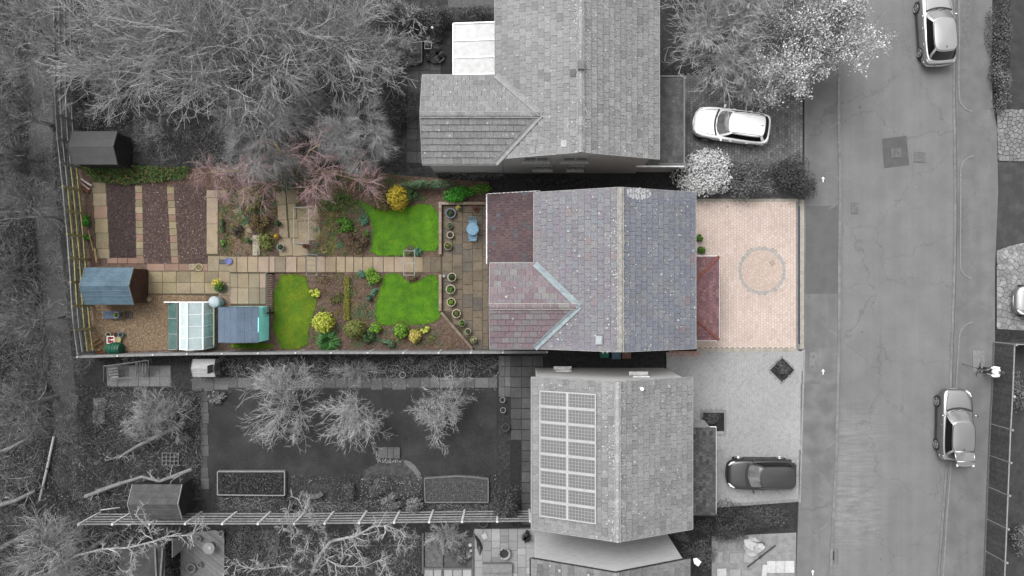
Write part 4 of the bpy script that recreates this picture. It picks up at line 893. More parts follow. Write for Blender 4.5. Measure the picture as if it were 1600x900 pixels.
for i, (a, b) in enumerate(((591, 606), (606, 615), (615, 626))): slab(st, a, 698, b, 716, .06 + .05 * i, SLABG, th=.12)
sheet('gravel', [(560, 742), (590, 722), (640, 716), (660, 748), (655, 775), (600, 775)], .02, M('grey_gravel', C(94), C(64), sc=4, fine=22, famt=.4), sm=1)
sheet('stone_arc', [(630, 718), (645, 722), (661, 745), (656, 752), (646, 736), (634, 726)], .03, gm(130), sm=1)
sheet('patio', [(474, 756), (519, 756), (519, 779), (471, 783)], .02, gm(84))
sheet('path', [(150, 612), (300, 612), (300, 640), (170, 634)], .009, M('worn_grass', C(82), C(66), sc=2, fine=22, famt=.3))
# southernmost gardens
sheet('grey_lawn', [(372, 830), (440, 828), (430, 880), (372, 890)], .012, gm(98)); sheet('grey_lawn', [(560, 828), (660, 828), (660, 900), (560, 930), (440, 930), (440, 870)], .0125, LAWNG)
p_ = sheet('patio', [(740, 828), (836, 824), (836, 930), (662, 930), (662, 890), (736, 886)], .018, gm(120))
PALE = M('pale_patio_slabs', C(176), pal=[(3, C(178)), (3, C(168)), (2, C(188)), (1, C(156))], fine=14, famt=.1, big=(1, .1))
rs = random.Random(3)
for i in range(7):
    y = 826
    while y < 900:
        h_ = rs.choice((11, 15, 19)); slab(p_, 741 + i * 13.5, y, 754.5 + i * 13.5, y + h_, .045, PALE); y += h_
for i in range(5): slab(p_, 663 + i * 15, 889, 677 + i * 15, 903, .045, PALE)
for i in range(2):
    MB().box(P(777, 884 + i * 14) + Vector((0, 0, .1 + .1 * (i == 0))), (46 * S, 13 * S, .2 + .2 * (i == 0))).build('step', gm(158), p_)
for i, (pts, v) in enumerate((([(664, 832), (690, 832), (690, 888), (664, 888)], 128), ([(693, 832), (738, 840), (738, 886), (693, 888)], 112))): sheet('gravel_bed', pts, .02, M('bed_%d' % v, C(v), C(v - 30), sc=4, fine=20, famt=.3))
sb = thing('sleeper_edging', 'straight timber edging boards between the grey beds by the pale patio', 'edging', P(690, 860))
for a, b in (((661, 832), (661, 895)), ((691, 832), (691, 900)), ((739, 838), (739, 900)), ((661, 887), (739, 887))): MB().bar(P(*a) + Vector((0, 0, .07)), P(*b) + Vector((0, 0, .07)), .1, .14 if a[1] != b[1] else .13).build('edging_board', gm(120), sb)
# loose slab yard, bottom right
yd = sheet('yard', [(1112, 838), (1244, 832), (1242, 940), (1112, 940)], .02, M('yard_dust', C(170), C(148), sc=3, fine=20, famt=.15))
for (a, b, c, d, v, r) in ((1122, 846, 1137, 861, 140, 0), (1137, 842, 1151, 860, 150, .02), (1151, 842, 1163, 860, 138, 0), (1114, 861, 1129, 880, 165, 0), (1139, 863, 1159, 880, 160, -.05), (1162, 862, 1178, 879, 175, -.04), (1178, 862, 1186, 878, 172, 0), (1120, 888, 1135, 905, 214, .04), (1140, 889, 1157, 906, 170, 0), (1158, 890, 1176, 906, 160, .03), (1190, 882, 1198, 905, 215, -.1), (1198, 876, 1212, 895, 218, 0), (1212, 876, 1226, 895, 214, 0), (1226, 876, 1241, 895, 220, 0)): slab(yd, a, b, c, d, .06, gm(min(238, v + 18)), rot=r, name='loose_slab')
# right-hand side: gardens and crazy paving
sheet('grey_lawn', [(1578, -60), (1700, -60), (1700, 172), (1577, 172)], .012, M('east_lawn', C(74), C(60), sc=2, fine=22, famt=.25)); sheet('grey_lawn', [(1558, 252), (1700, 256), (1700, 370), (1600, 378), (1572, 388), (1555, 396)], .012, M('east_lawn_mossy', C(70), C(92), sc=1.6, lo=.45, hi=.75, fine=22, famt=.25))
sheet('garden_soil', [(1580, 530), (1700, 530), (1700, 960), (1570, 960)], .012, M('east_border', C(76), C(58), sc=2, fine=20, famt=.4))
def crazy(label_name, poly_px, n, mat, seed, shrink=.93):
    base = sheet(label_name, poly_px, .06, gm(70)); poly = ccw(wpoly(poly_px)); rg = np.random.default_rng(seed); X, Y = in_poly_samples(poly, n, rg)
    pts = np.stack([X, Y], 1)
    for _ in range(2):   # relax a little
        d = pts[:, None] - pts[None]; r2 = (d ** 2).sum(2) + np.eye(n); f = (d / r2[..., None] * (r2 < .2)[..., None]).sum(1); pts = pts + f * .006
    for i in range(n):
        cell = poly; d2 = ((pts - pts[i]) ** 2).sum(1); order = np.argsort(d2)[1:22]
        for j in order:
            m = (pts[i] + pts[j]) / 2; dv = pts[j] - pts[i]; tx = (-dv[1], dv[0])
            a_ = (m[0] - tx[0] * 50, m[1] - tx[1] * 50); b_ = (m[0] + tx[0] * 50, m[1] + tx[1] * 50)
            out = []
            for q in range(len(cell)):
                p, r_ = cell[q], cell[(q + 1) % len(cell)]; sp = (p[0] - m[0]) * dv[0] + (p[1] - m[1]) * dv[1]; sq = (r_[0] - m[0]) * dv[0] + (r_[1] - m[1]) * dv[1]
                if sp <= 0: out.append(p)
                if sp * sq < 0: t = sp / (sp - sq); out.append((p[0] + (r_[0] - p[0]) * t, p[1] + (r_[1] - p[1]) * t))
            cell = out
            if len(cell) < 3: break
        if len(cell) < 3 or area(cell) < .01: continue
        c = np.mean(cell, 0); q = [(c[0] + (p[0] - c[0]) * shrink, c[1] + (p[1] - c[1]) * shrink) for p in cell]
        MB().prism(q, .03, .085 + rg.uniform(-.005, .005)).build('paving_stone', mat, base)
CRZ = M('crazy_paving', C(148), pal=[(3, C(150)), (3, C(140)), (2, C(158)), (1, C(130))], fine=14, famt=.14)
crazy('driveway', [(1556, 171), (1612, 171), (1612, 253), (1558, 252)], 120, CRZ, 5, .88)
crazy('driveway', [(1556, 392), (1574, 385), (1612, 376), (1612, 517), (1556, 514)], 150, M('crazy_paving_pale', C(170), pal=[(3, C(160)), (3, C(150)), (2, C(172)), (1, C(180))], fine=8, famt=.2, big=(.7, .2)), 6)
# ------------------------------------------------------------------ vegetation
def nrm(a): return a / np.maximum(1e-9, np.linalg.norm(a, axis=-1, keepdims=True))
def grow(pp, pr, pl, m, ratio, ang, rg, seg, tmin=.25, noise=.15, bias=(0, 0, 0), rr=.6, lj=.35, taper=.75, fall=.35):
    N, K, _ = pp.shape; idx = np.repeat(np.arange(N), m); n = N * m
    t = rg.uniform(tmin, 1, n) * (K - 1); i = np.minimum(t.astype(int), K - 2); f = (t - i)[:, None]
    p = pp[idx, i] * (1 - f) + pp[idx, i + 1] * f; d = nrm(pp[idx, i + 1] - pp[idx, i])
    r0 = (pr[idx, i] * (1 - f[:, 0]) + pr[idx, i + 1] * f[:, 0]) * rr
    v = rg.normal(size=(n, 3)); pe = nrm(v - d * (v * d).sum(1, keepdims=True)); a = rg.normal(ang, .22, n)[:, None]
    d = d * np.cos(a) + pe * np.sin(a); L = pl[idx] * ratio * rg.uniform(1 - lj, 1 + lj, n) * (1 - fall * t / (K - 1))
    P_ = [p]
    for s in range(seg):
        d = nrm(d + rg.normal(0, noise, (n, 3)) + np.array(bias)); p = p + d * (L / seg)[:, None]; P_.append(p)
    pts = np.stack(P_, 1); rad = r0[:, None] * (1 - taper * np.linspace(0, 1, seg + 1))[None]
    return pts, rad, L
def tubes(pts, rad, n=3):
    N, K, _ = pts.shape; tg = np.zeros_like(pts); tg[:, 1:-1] = pts[:, 2:] - pts[:, :-2]; tg[:, 0] = pts[:, 1] - pts[:, 0]; tg[:, -1] = pts[:, -1] - pts[:, -2]; tg = nrm(tg)
    ref = np.where(np.abs(tg[..., 2:3]) < .9, np.array([0, 0, 1.]), np.array([1., 0, 0])); a = nrm(np.cross(tg, ref)); b = np.cross(tg, a)
    th = 2 * np.pi * np.arange(n) / n
    V = pts[:, :, None] + rad[:, :, None, None] * (a[:, :, None] * np.cos(th)[None, None, :, None] + b[:, :, None] * np.sin(th)[None, None, :, None])
    base = (np.arange(N) * K * n)[:, None, None] + (np.arange(K - 1) * n)[None, :, None]; k = np.arange(n)[None, None, :]; k2 = (k + 1) % n
    F = np.stack([base + k, base + k2, base + n + k2, base + n + k], -1).reshape(-1, 4)
    return V.reshape(-1, 3), F
def spikes(p0, p1, r):
    n = len(p0); d = nrm(p1 - p0); ref = np.where(np.abs(d[:, 2:3]) < .9, np.array([0, 0, 1.]), np.array([1., 0, 0])); a = nrm(np.cross(d, ref)); b = np.cross(d, a)
    V = np.stack([p0 + (a * math.cos(t) + b * math.sin(t)) * r[:, None] for t in (0, 2.1, 4.2)] + [p1], 1).reshape(-1, 3)
    k = np.arange(n) * 4; F = np.concatenate([np.stack([k + i, k + (i + 1) % 3, k + 3], 1) for i in range(3)])
    return V, F
def cat(parts):
    Vs, Fs, o = [], [], 0
    for V, F in parts: Vs.append(V); Fs.append(F + o); o += len(V)
    return np.concatenate(Vs), np.concatenate(Fs)
BARK = M('grey_bark', C(180), C(140), sc=6, fine=20, famt=.25); BARKL = M('pale_bark', C(186), C(150), sc=5, fine=16, famt=.25); TWIG2 = M('dull_twigs', C(152), pal=[(3, C(152)), (3, C(130)), (2, C(178))], rough=.8); TWIGK = M('sooty_twigs', C(125), pal=[(3, C(124)), (3, C(104)), (2, C(150)), (.6, C(190))], rough=.8); BRUSHM = M('brush_stems', C(120), pal=[(3, C(114)), (3, C(88)), (2, C(144)), (1, C(195))], rough=.8); TWIG = M('grey_twigs', C(206), pal=[(3, C(204)), (3, C(180)), (2, C(222)), (1, C(244))], rough=.8)
TWIGL = M('pale_twigs', C(204), pal=[(3, C(206)), (3, C(182)), (2, C(230))], rough=.8); TWIGD = M('dark_twigs', C(118), pal=[(3, C(118)), (3, C(96)), (2, C(145))], rough=.8); TWIGM = M('misty_twigs', C(180), pal=[(3, C(176)), (3, C(156)), (2, C(198)), (.5, C(225))], rough=.8)
PINKT = M('pink_twigs', C(206, 168, 172), pal=[(3, C(208, 170, 176)), (3, C(188, 152, 156)), (2, C(222, 190, 192)), (1, C(194, 170, 152))], rough=.8); BARKY = M('buff_bark', C(196, 178, 142), C(160, 138, 110), sc=6, fine=18, famt=.2)
def tree(name, label, px, py, h, r, seed, stems=1, lv=(6, 6, 6, 5), tw=6, up=.12, droop=0.0, bark=None, twig=None, rad=.14, zb=None, group=None, lean=(0, 0), ratio=(.75, .8, .66, .58), twl=.45, twr=.0052, cat_='tree', first=None, minr=.0085):
    """px, py: where the crown is centred in the photo, at about 0.65 of its height"""
    bark = bark or BARK; twig = twig or TWIG; rg = np.random.default_rng(seed); c = P(px, py, h * .65 if zb is None else zb); base = Vector((c.x + lean[0], c.y + lean[1], 0))
    root = thing(name, label, cat_, base, group); hs = h * .45
    st = np.zeros((stems, 6, 3))
    for k in range(stems):
        a = 2 * math.pi * k / stems + seed; off = (0 if stems == 1 else .25)
        for i in range(6):
            f = i / 5; st[k, i] = (c.x + lean[0] * (1 - f) + math.cos(a) * off * (.3 + f * 2.5) + rg.normal(0, .04) * (i > 0), c.y + lean[1] * (1 - f) + math.sin(a) * off * (.3 + f * 2.5) + rg.normal(0, .04) * (i > 0), hs * f)
    sr = np.repeat((rad * (1 - .45 * np.linspace(0, 1, 6)))[None], stems, 0)
    V, F = tubes(st, sr, 7); L0 = np.full(stems, r * .95)
    p1, r1, l1 = grow(st, sr, L0 / ratio[0], lv[0], ratio[0], .95, rg, 6, .45, .13, (0, 0, up - droop * .4), .6, .25)
    V2, F2 = tubes(p1, np.maximum(r1, .02), 5); Vt, Ft = cat([(V, F), (V2, F2)]); link('trunk', npmesh('trunk', Vt, Ft, bark, True), root)
    parts = []; pp, pr, pl = p1, r1, l1
    for q in range(1, len(lv)):
        pp, pr, pl = grow(pp, pr, pl, lv[q], ratio[q], .7 if q == 1 else .62, rg, 6 if q < 3 else 3, .12, .11, (0, 0, up * .35 - droop), .58, .3, .75, .25); parts.append(tubes(pp, np.maximum(pr, minr), 3 if q > 1 else 4))
    V, F = cat(parts); cr = link('crown', npmesh('crown', V, F, twig), root)
    if tw:
        p_, r_, l_ = grow(pp, np.maximum(pr, minr), np.full(len(pl), 1.), tw, twl, .5, rg, 1, .05, .1, (0, 0, -droop * 1.5), .6, .5)
        V, F = spikes(p_[:, 0], p_[:, 1], np.full(len(p_), twr)); link('twigs', npmesh('twigs', V, F, {'grey_twigs': TWIG2, 'pale_twigs': TWIG}.get(twig.name, twig)), cr)
    return root, cr, pp
def leaf_quads(c, nml, s, rg, asp=.55):
    n = len(c); v = rg.normal(size=(n, 3)); u = nrm(v - nml * (v * nml).sum(1, keepdims=True)); w = np.cross(nml, u); s = s[:, None]
    V = np.stack([c - u * s, c + w * s * asp, c + u * s, c - w * s * asp], 1).reshape(-1, 3); return V, np.arange(4 * n).reshape(n, 4)
LM = {}
def leafmat(*cols):
    if cols not in LM: LM[cols] = M('leaves', C(*cols[0]) if hasattr(cols[0], '__len__') else C(cols[0]), pal=[(3 - .5 * i, C(*c) if hasattr(c, '__len__') else C(c)) for i, c in enumerate(cols)], rough=.7, spec=.25, rv=.15)
    return LM[cols]
def cloud(px, py, rx, ry, h, n, ls, rg, lobes=9, z0=0.0, shell=.45):
    if lobes == 1: rx, ry = rx * .86, ry * .86
    """leaf positions in a lumpy dome; rx, ry in pixels at the ground"""
    RX, RY = rx * S * 1.16, ry * S * 1.16; c = P(px, py, z0 + h * .5)
    k = lobes; la = rg.uniform(0, 2 * np.pi, k); lr = np.sqrt(rg.uniform(0, 1, k)) * .68
    lc = np.stack([np.cos(la) * lr * RX, np.sin(la) * lr * RY, h * (.3 + .38 * (1 - lr) + rg.uniform(-.06, .06, k))], 1); R = rg.uniform(.38, .52, k)
    if k == 1: lc[:] = (0, 0, h * .35); R[:] = 1.0
    i = rg.integers(0, k, n); d = nrm(rg.normal(size=(n, 3)) + np.array([0, 0, .35])); rr = R[i] * rg.uniform(shell, 1.05, n) ** .6
    o = d * rr[:, None] * np.array([RX, RY, h * .9]); p = lc[i] + o; p[:, 2] = np.maximum(.02, p[:, 2]) + z0
    p[:, 0] += c.x; p[:, 1] += c.y; nm = nrm(d + rg.normal(0, .55, (n, 3)) + np.array([0, 0, .3]))
    return leaf_quads(p, nm, rg.uniform(ls * .6, ls * 1.3, n), rg), c
def shrub(name, label, px, py, rx, ry, h, n, ls, mat, seed, group=None, lobes=9, cat_='shrub', z0=0.0, stem=None, asp=.55):
    rg = np.random.default_rng(seed); (V, F), c = cloud(px, py, rx, ry, h, n, ls, rg, lobes, z0); root = thing(name, label, cat_, (c.x, c.y, z0), group)
    link('foliage', npmesh('foliage', V, F, mat), root); sm = MB(); 
    for k in range(5):
        a = k * 1.26 + seed; sm.tube([(c.x, c.y, z0), (c.x + math.cos(a) * rx * S * .25, c.y + math.sin(a) * ry * S * .25, z0 + h * .4), (c.x + math.cos(a) * rx * S * .55, c.y + math.sin(a) * ry * S * .55, z0 + h * .62)], [.02, .014, .006], 4)
    sm.build('stem', stem or TWIGD, root); return root
def twiggy(name, label, px, py, rx, ry, h, n, mat, seed, lr=(.25, .7), r=.008, group=None, cat_='shrub', z0=0.0):
    """bare bush: many fine stems fanning out from the base"""
    rg = np.random.default_rng(seed); c = P(px, py, h * .5); root = thing(name, label, cat_, (c.x, c.y, z0), group); m = max(8, n // 28)
    a = rg.uniform(0, 2 * np.pi, m); q = np.sqrt(rg.uniform(0, 1, m)); e = np.stack([c.x + np.cos(a) * q * rx * S, c.y + np.sin(a) * q * ry * S, z0 + h * (1 - .6 * q) * rg.uniform(.7, 1.1, m)], 1)
    b = np.stack([c.x + np.cos(a) * .12 * rx * S, c.y + np.sin(a) * .12 * ry * S, np.full(m, z0)], 1); mdl = (b + e) / 2 + np.array([0, 0, h * .2]) + rg.normal(0, .06, (m, 3))
    st = np.stack([b, mdl, e], 1); rad = np.repeat(np.array([[r * 1.8, r * 1.3, r]]), m, 0); V, F = tubes(st, rad, 3); sm = link('stem', npmesh('stem', V, F, mat), root)
    p, rr_, l = grow(st, rad, np.full(m, 1.), 6, (lr[0] + lr[1]) / 2, .7, rg, 2, .2, .2, (0, 0, .05), .7, .4); V, F = tubes(p, np.maximum(rr_, r * .6), 3); tg = tag(link('branches', npmesh('branches', V, F, mat), root), kind='stuff')
    p2, r2, l = grow(p, np.maximum(rr_, r * .7), np.full(len(p), 1.), max(1, n // (m * 6)), lr[0], .7, rg, 1, .1, .1, (0, 0, 0), .8, .4); V, F = spikes(p2[:, 0], p2[:, 1], np.full(len(p2), r * .8)); link('twigs', npmesh('twigs', V, F, mat), tg)
    return root
def brush(name, poly_px, n, mat, seed, z=(.02, .5), L=(.2, .8), r=.008, flat=.35):
    rg = np.random.default_rng(seed); X, Y = in_poly_samples(wpoly(poly_px), n * 2, rg); cx_, cy_ = in_poly_samples(wpoly(poly_px), 60, rg)
    d_ = np.min(np.hypot(X[:, None] - cx_[None], Y[:, None] - cy_[None]), 1); o_ = np.argsort(d_ + rg.uniform(0, .9, len(d_)))[:n]; X, Y = X[o_], Y[o_]; a = rg.uniform(0, 2 * np.pi, n); l = rg.uniform(*L, n); zz = rg.uniform(0, 1, n) ** 2 * (z[1] - z[0]) + z[0]
    p0 = np.stack([X, Y, zz], 1); p1 = p0 + np.stack([np.cos(a), np.sin(a), rg.uniform(-.1, flat, n)], 1) * l[:, None]; p1[:, 2] = np.maximum(.01, p1[:, 2]); V, F = spikes(p0, p1, rg.uniform(r * .6, r * 1.5, n))
    return tag(link(name, npmesh(name, V, F, mat)), kind='stuff')
# ---- woodland strip on the far left: brush and litter on the ground
LEFTP = [(-40, -40), (44, -40), (48, 250), (64, 450), (82, 600), (80, 760), (115, 770), (145, 820), (130, 940), (-40, 940)]
brush('bramble_brush', LEFTP, 12000, BRUSHM, 1, z=(.02, .9), L=(.25, 1.3), r=.008); brush('bramble_brush', LEFTP, 6000, TWIGD, 2, z=(.02, .6), L=(.2, .7), r=.011)
chips('leaf_litter', LEFTP, 26000, .03, .08, M('grey_leaves', C(60), pal=[(4, C(56)), (3, C(76)), (3, C(38)), (1.2, C(108)), (.3, C(160))]), z=.02, seed=3, tilt=.8, zj=.25)
STRIP = [(84, -40), (112, -40), (116, 160), (124, 280), (140, 430), (150, 560), (130, 600), (112, 560), (100, 420), (82, 260)]
brush('bramble_brush', STRIP, 4500, BRUSHM, 4, z=(.02, .5), L=(.15, .6), r=.008); brush('fallen_twigs', [(44, -40), (84, -40), (84, 260), (112, 560), (122, 700), (82, 720), (62, 450), (46, 250)], 2600, TWIGM, 5, z=(.01, .05), L=(.08, .4), r=.006, flat=.05)
brush('fallen_twigs', [(72, 640), (128, 640), (135, 800), (60, 800)], 1500, BRUSHM, 55, z=(.01, .12), L=(.1, .5), r=.007, flat=.1)
chips('leaf_litter', [(70, 690), (130, 690), (135, 800), (60, 800)], 3500, .02, .06, M('track_end_leaves', C(62), pal=[(4, C(54)), (3, C(72)), (3, C(40)), (1, C(100))]), z=.01, seed=56, tilt=.6, zj=.05)
chips('leaf_litter', [(44, -40), (90, -40), (90, 260), (116, 560), (126, 760), (80, 760), (62, 450)], 5000, .015, .045, M('track_leaves', C(95), pal=[(4, C(84)), (3, C(104)), (3, C(62)), (1, C(140))]), z=.01, seed=6, tilt=.4, zj=.01)
NPL = [(112, -40), (560, -40), (520, 110), (500, 200), (560, 215), (640, 235), (640, 258), (300, 258), (125, 255), (116, 100)]
chips('leaf_litter', NPL, 16000, .02, .06, M('north_leaves', C(80), pal=[(4, C(66)), (3, C(84)), (3, C(48)), (1.2, C(116)), (.3, C(160))]), z=.012, seed=7, tilt=.7, zj=.08)
SPL = [(118, 600), (318, 608), (316, 780), (210, 800), (140, 820), (116, 760), (126, 640)]
brush('bramble_brush', SPL, 5000, BRUSHM, 8, z=(.02, .5), L=(.15, .6), r=.008); chips('leaf_litter', SPL, 9000, .02, .06, M('south_leaves', C(74), pal=[(4, C(60)), (3, C(78)), (3, C(46)), (1, C(110)), (.3, C(150))]), z=.012, seed=9, tilt=.7, zj=.1)
chips('leaf_litter', [(150, 556), (780, 556), (780, 588), (300, 590), (300, 570), (160, 570)], 7000, .02, .05, M('verge_leaves', C(62), pal=[(4, C(54)), (3, C(70)), (3, C(40)), (1, C(100))]), z=.012, seed=10, tilt=.7, zj=.08)
SSL = [(140, 826), (660, 826), (660, 930), (100, 930)]
brush('bramble_brush', [(100, 826), (270, 826), (270, 940), (60, 940)], 3500, TWIGM, 11, z=(.02, .7), L=(.2, .7), r=.009)
chips('leaf_litter', SSL, 12000, .02, .06, M('garden_leaves', C(76), pal=[(4, C(64)), (3, C(84)), (3, C(48)), (1, C(116)), (.3, C(160))]), z=.014, seed=12, tilt=.7, zj=.06)
chips('leaf_litter', [(440, 742), (560, 740), (664, 742), (776, 742), (776, 800), (340, 800), (330, 776)], 9000, .02, .05, M('border_leaves', C(84), pal=[(4, C(74)), (3, C(94)), (3, C(52)), (1, C(128)), (.3, C(170))]), z=.016, seed=13, tilt=.7, zj=.06)
# ---- big bare trees, top left
tree('bare_tree', 'large bare tree with pale tangled branches, nearest the top-left corner of the gardens', 215, 62, 8.5, 4.6, 101, stems=2, lv=(8, 8, 7, 3), tw=4, rad=.09)
tree('bare_tree', 'wide bare tree with pale tangled branches spreading below the top edge', 365, 66, 9.0, 5.0, 102, stems=2, lv=(8, 8, 7, 3), tw=4, rad=.095)
tree('bare_tree', 'bare tree with fine branches beside the small square lawn at the top', 490, 48, 7.5, 4.0, 103, stems=2, lv=(7, 8, 6, 3), tw=4, rad=.085)
tree('bare_tree', 'bare tree reaching in over the top edge between the two wide ones', 300, -30, 9.0, 4.8, 104, stems=2, lv=(7, 8, 6, 3), tw=4, rad=.09)
tree('bare_tree', 'bare tree in the top-left corner beside the track', 8, 40, 9.0, 3.6, 105, stems=2, lv=(7, 7, 5, 3), tw=3, rad=.1, twig=TWIGM)
tree('bare_tree', 'bare tree on the left edge just below the corner tree', -20, 160, 8.0, 3.2, 106, lv=(8, 5, 5, 4), tw=3, rad=.13, twig=TWIGK)
tree('bare_tree', 'spindly dark bare tree at the left edge level with the vegetable beds', 10, 330, 6.5, 2.3, 107, lv=(8, 5, 5, 4), tw=3, rad=.1, twig=TWIGK)
tree('bare_tree', 'grey bare tree at the left edge level with the greenhouse', 12, 500, 7, 2.4, 108, lv=(8, 5, 5, 4), tw=3, rad=.1, twig=TWIGK)
tree('bare_tree', 'bare tree on the left edge level with the grey stepping stones', 0, 640, 7, 2.5, 109, lv=(8, 5, 5, 4), tw=3, rad=.11, twig=TWIGK)
tree('bare_tree', 'bare tree filling the bottom-left corner', 40, 880, 7, 2.8, 110, lv=(8, 5, 5, 4), tw=3, rad=.11, twig=TWIGM)
# misty fine-twigged tree above the coloured garden
tree('bare_tree', 'hazy fine-twigged grey tree hanging over the coloured garden border', 400, 180, 7.5, 2.5, 111, stems=2, lv=(8, 6, 6, 5), tw=6, up=.02, droop=.12, bark=BARKL, twig=TWIGM, twl=.6, twr=.005, minr=.006)
tree('bare_tree', 'hazy fine-twigged grey tree beside the tiled wing of the upper house', 552, 198, 6.0, 2.1, 112, stems=1, lv=(10, 6, 6, 5), tw=6, up=.02, droop=.10, bark=BARKL, twig=TWIGM, twl=.6, twr=.005, minr=.006)
# weeping pink birch rooted in the garden
BL = P(462, 275)
def weeping(label, px, py, h, r, seed, limbs, n2, n3, nt, twig, bark):
    rg = np.random.default_rng(seed); b = P(px, py); root = thing('birch_tree', label, 'tree', b); tr = MB()
    pts2 = []
    for (tx, ty, tz, w) in limbs:
        e = P(tx, ty, tz); m1 = b.lerp(e, .35) + Vector((0, 0, tz * .12)); pl = [b, m1, b.lerp(e, .7) + Vector((rg.normal(0, .1), rg.normal(0, .1), tz * .1)), e]
        tr.tube(pl, [w, w * .75, w * .5, w * .28], 6); pts2.append([list(q) for q in pl])
    tr.build('trunk', bark, root, smooth=True)
    pp = np.array(pts2); pr = np.repeat(np.array([[.06, .05, .035, .02]]), len(pp), 0); l = np.full(len(pp), r)
    p1, r1, l1 = grow(pp, pr, l, n2, .6, .7, rg, 5, .45, .11, (0, 0, .02), .55, .35)
    p2, r2, l2 = grow(p1, r1, l1, n3, .62, .65, rg, 5, .2, .10, (0, 0, -.16), .5, .35)
    p3, r3, l3 = grow(p2, r2, np.full(len(p2), 1.), nt, .7, .5, rg, 4, .2, .10, (0, 0, -.22), .6, .4)
    V, F = cat([tubes(p1, np.maximum(r1, .012), 4), tubes(p2, np.maximum(r2, .008), 3), tubes(p3, np.maximum(r3 * .6, .0036), 3)]); cr = link('crown', npmesh('crown', V, F, twig), root)
    p4, r4, l4 = grow(p3, np.maximum(r3, .006), np.full(len(p3), 1.), 4, .3, .5, rg, 1, .1, .1, (0, 0, -.2), .8, .4); V, F = spikes(p4[:, 0], p4[:, 1], np.full(len(p4), .0038)); link('twigs', npmesh('twigs', V, F, twig), cr)
weeping('birch with buff limbs and drooping pinkish twigs over the garden border', 462, 276, 6, 2.2, 201, [(428, 222, 4.2, .16), (392, 262, 4.4, .09), (330, 268, 4.6, .075), (372, 300, 4.0, .06), (400, 305, 3.6, .05), (500, 225, 4.6, .08)], 5, 4, 4, PINKT, BARKY)
weeping('pink-twigged weeping tree beside the metal garden frame', 500, 268, 4, 1.9, 202, [(500, 262, 3.4, .07), (492, 295, 3.3, .05), (520, 285, 3.2, .045), (548, 272, 3.4, .05), (575, 285, 3.2, .04), (600, 290, 3.0, .035), (492, 335, 3.0, .035)], 5, 4, 5, PINKT, BARKY)
weeping('low pink-twigged shrub tree near the vegetable beds', 360, 275, 3, 1.5, 203, [(340, 280, 2.2, .04), (375, 275, 2.4, .04), (320, 274, 2.0, .03), (365, 300, 2.1, .03)], 5, 4, 5, PINKT, BARKY)
# top-right pair
tree('bare_tree', 'bare rounded tree beside the pale blossom tree above the white car', 1140, 45, 6.5, 3.1, 113, stems=3, lv=(6, 8, 7, 3), tw=4, rad=.09, twig=TWIGL)
BLO = leafmat(236, 214, 250, 190)
r_, cr_, pp_ = tree('blossom_tree', 'tree covered in pale blossom leaning over the left kerb', 1266, 50, 6.5, 3.2, 114, stems=2, lv=(7, 6, 6, 5), tw=3, rad=.1, twig=TWIGM)
rg = np.random.default_rng(5); q = pp_.reshape(-1, 3); q = q[rg.integers(0, len(q), 90000)] + rg.normal(0, .15, (90000, 3)); q = q[(q[:, 0] < P(1372, 0, 4).x) & (q[:, 0] > P(1150, 0, 4).x) & (q[:, 1] > P(0, 170, 4).y)]
# denser blossom on the low and outer side
w_ = (q[:, 0] - P(1235, 0, 4).x) * .13 + (P(0, 60, 4).y - q[:, 1]) * .15; q = q[rg.uniform(0, 1, len(q)) < np.clip(.25 + w_, .03, .6)]
V, F = leaf_quads(q, nrm(rg.normal(size=(len(q), 3)) + np.array([0, 0, .6])), rg.uniform(.03, .07, len(q)), rg, .7); link('blossom', npmesh('blossom', V, F, BLO), r_)
# fruit trees on the grey lawn
tree('fruit_tree', 'small bare fruit tree, left of the three on the grey lawn', 443, 636, 3.6, 2.0, 115, stems=3, lv=(5, 6, 5, 2), tw=3, rad=.05, twr=.004, minr=.006, twig=TWIGL, group='fruit trees on the grey lawn', twl=.34)
tree('fruit_tree', 'small bare fruit tree, middle of the three on the grey lawn', 550, 650, 3.4, 1.8, 116, stems=3, lv=(5, 6, 5, 2), tw=3, rad=.05, twr=.004, minr=.006, twig=TWIGL, group='fruit trees on the grey lawn', twl=.32)
tree('fruit_tree', 'small bare fruit tree, right of the three on the grey lawn', 676, 640, 3.4, 1.7, 117, stems=2, lv=(7, 6, 5, 2), tw=3, rad=.05, twr=.004, minr=.006, twig=TWIGL, group='fruit trees on the grey lawn', twl=.32)
tree('bare_tree', 'small leafless tree with a star of twigs beside the fallen trunk', 225, 662, 3.0, 1.9, 118, stems=1, lv=(7, 5, 4, 4), tw=4, rad=.06, twig=TWIGM)
tree('bare_tree', 'little pale twiggy tree beside the plain dark shed roof', 236, 203, 2.2, .8, 119, stems=1, lv=(7, 4, 4, 3), tw=2, rad=.04, twig=TWIGL, twl=.15)
tree('bare_tree', 'pale twisted shrub tree beside the square raised bed', 600, 115, 2.6, 1.4, 120, stems=2, lv=(5, 4, 4, 3), tw=3, rad=.05, twig=TWIGL, twl=.2)
tree('bare_tree', 'pale branching shrub tree above the square raised bed', 625, 40, 2.8, 1.6, 121, stems=2, lv=(5, 4, 4, 3), tw=3, rad=.05, twig=TWIGL, twl=.2)
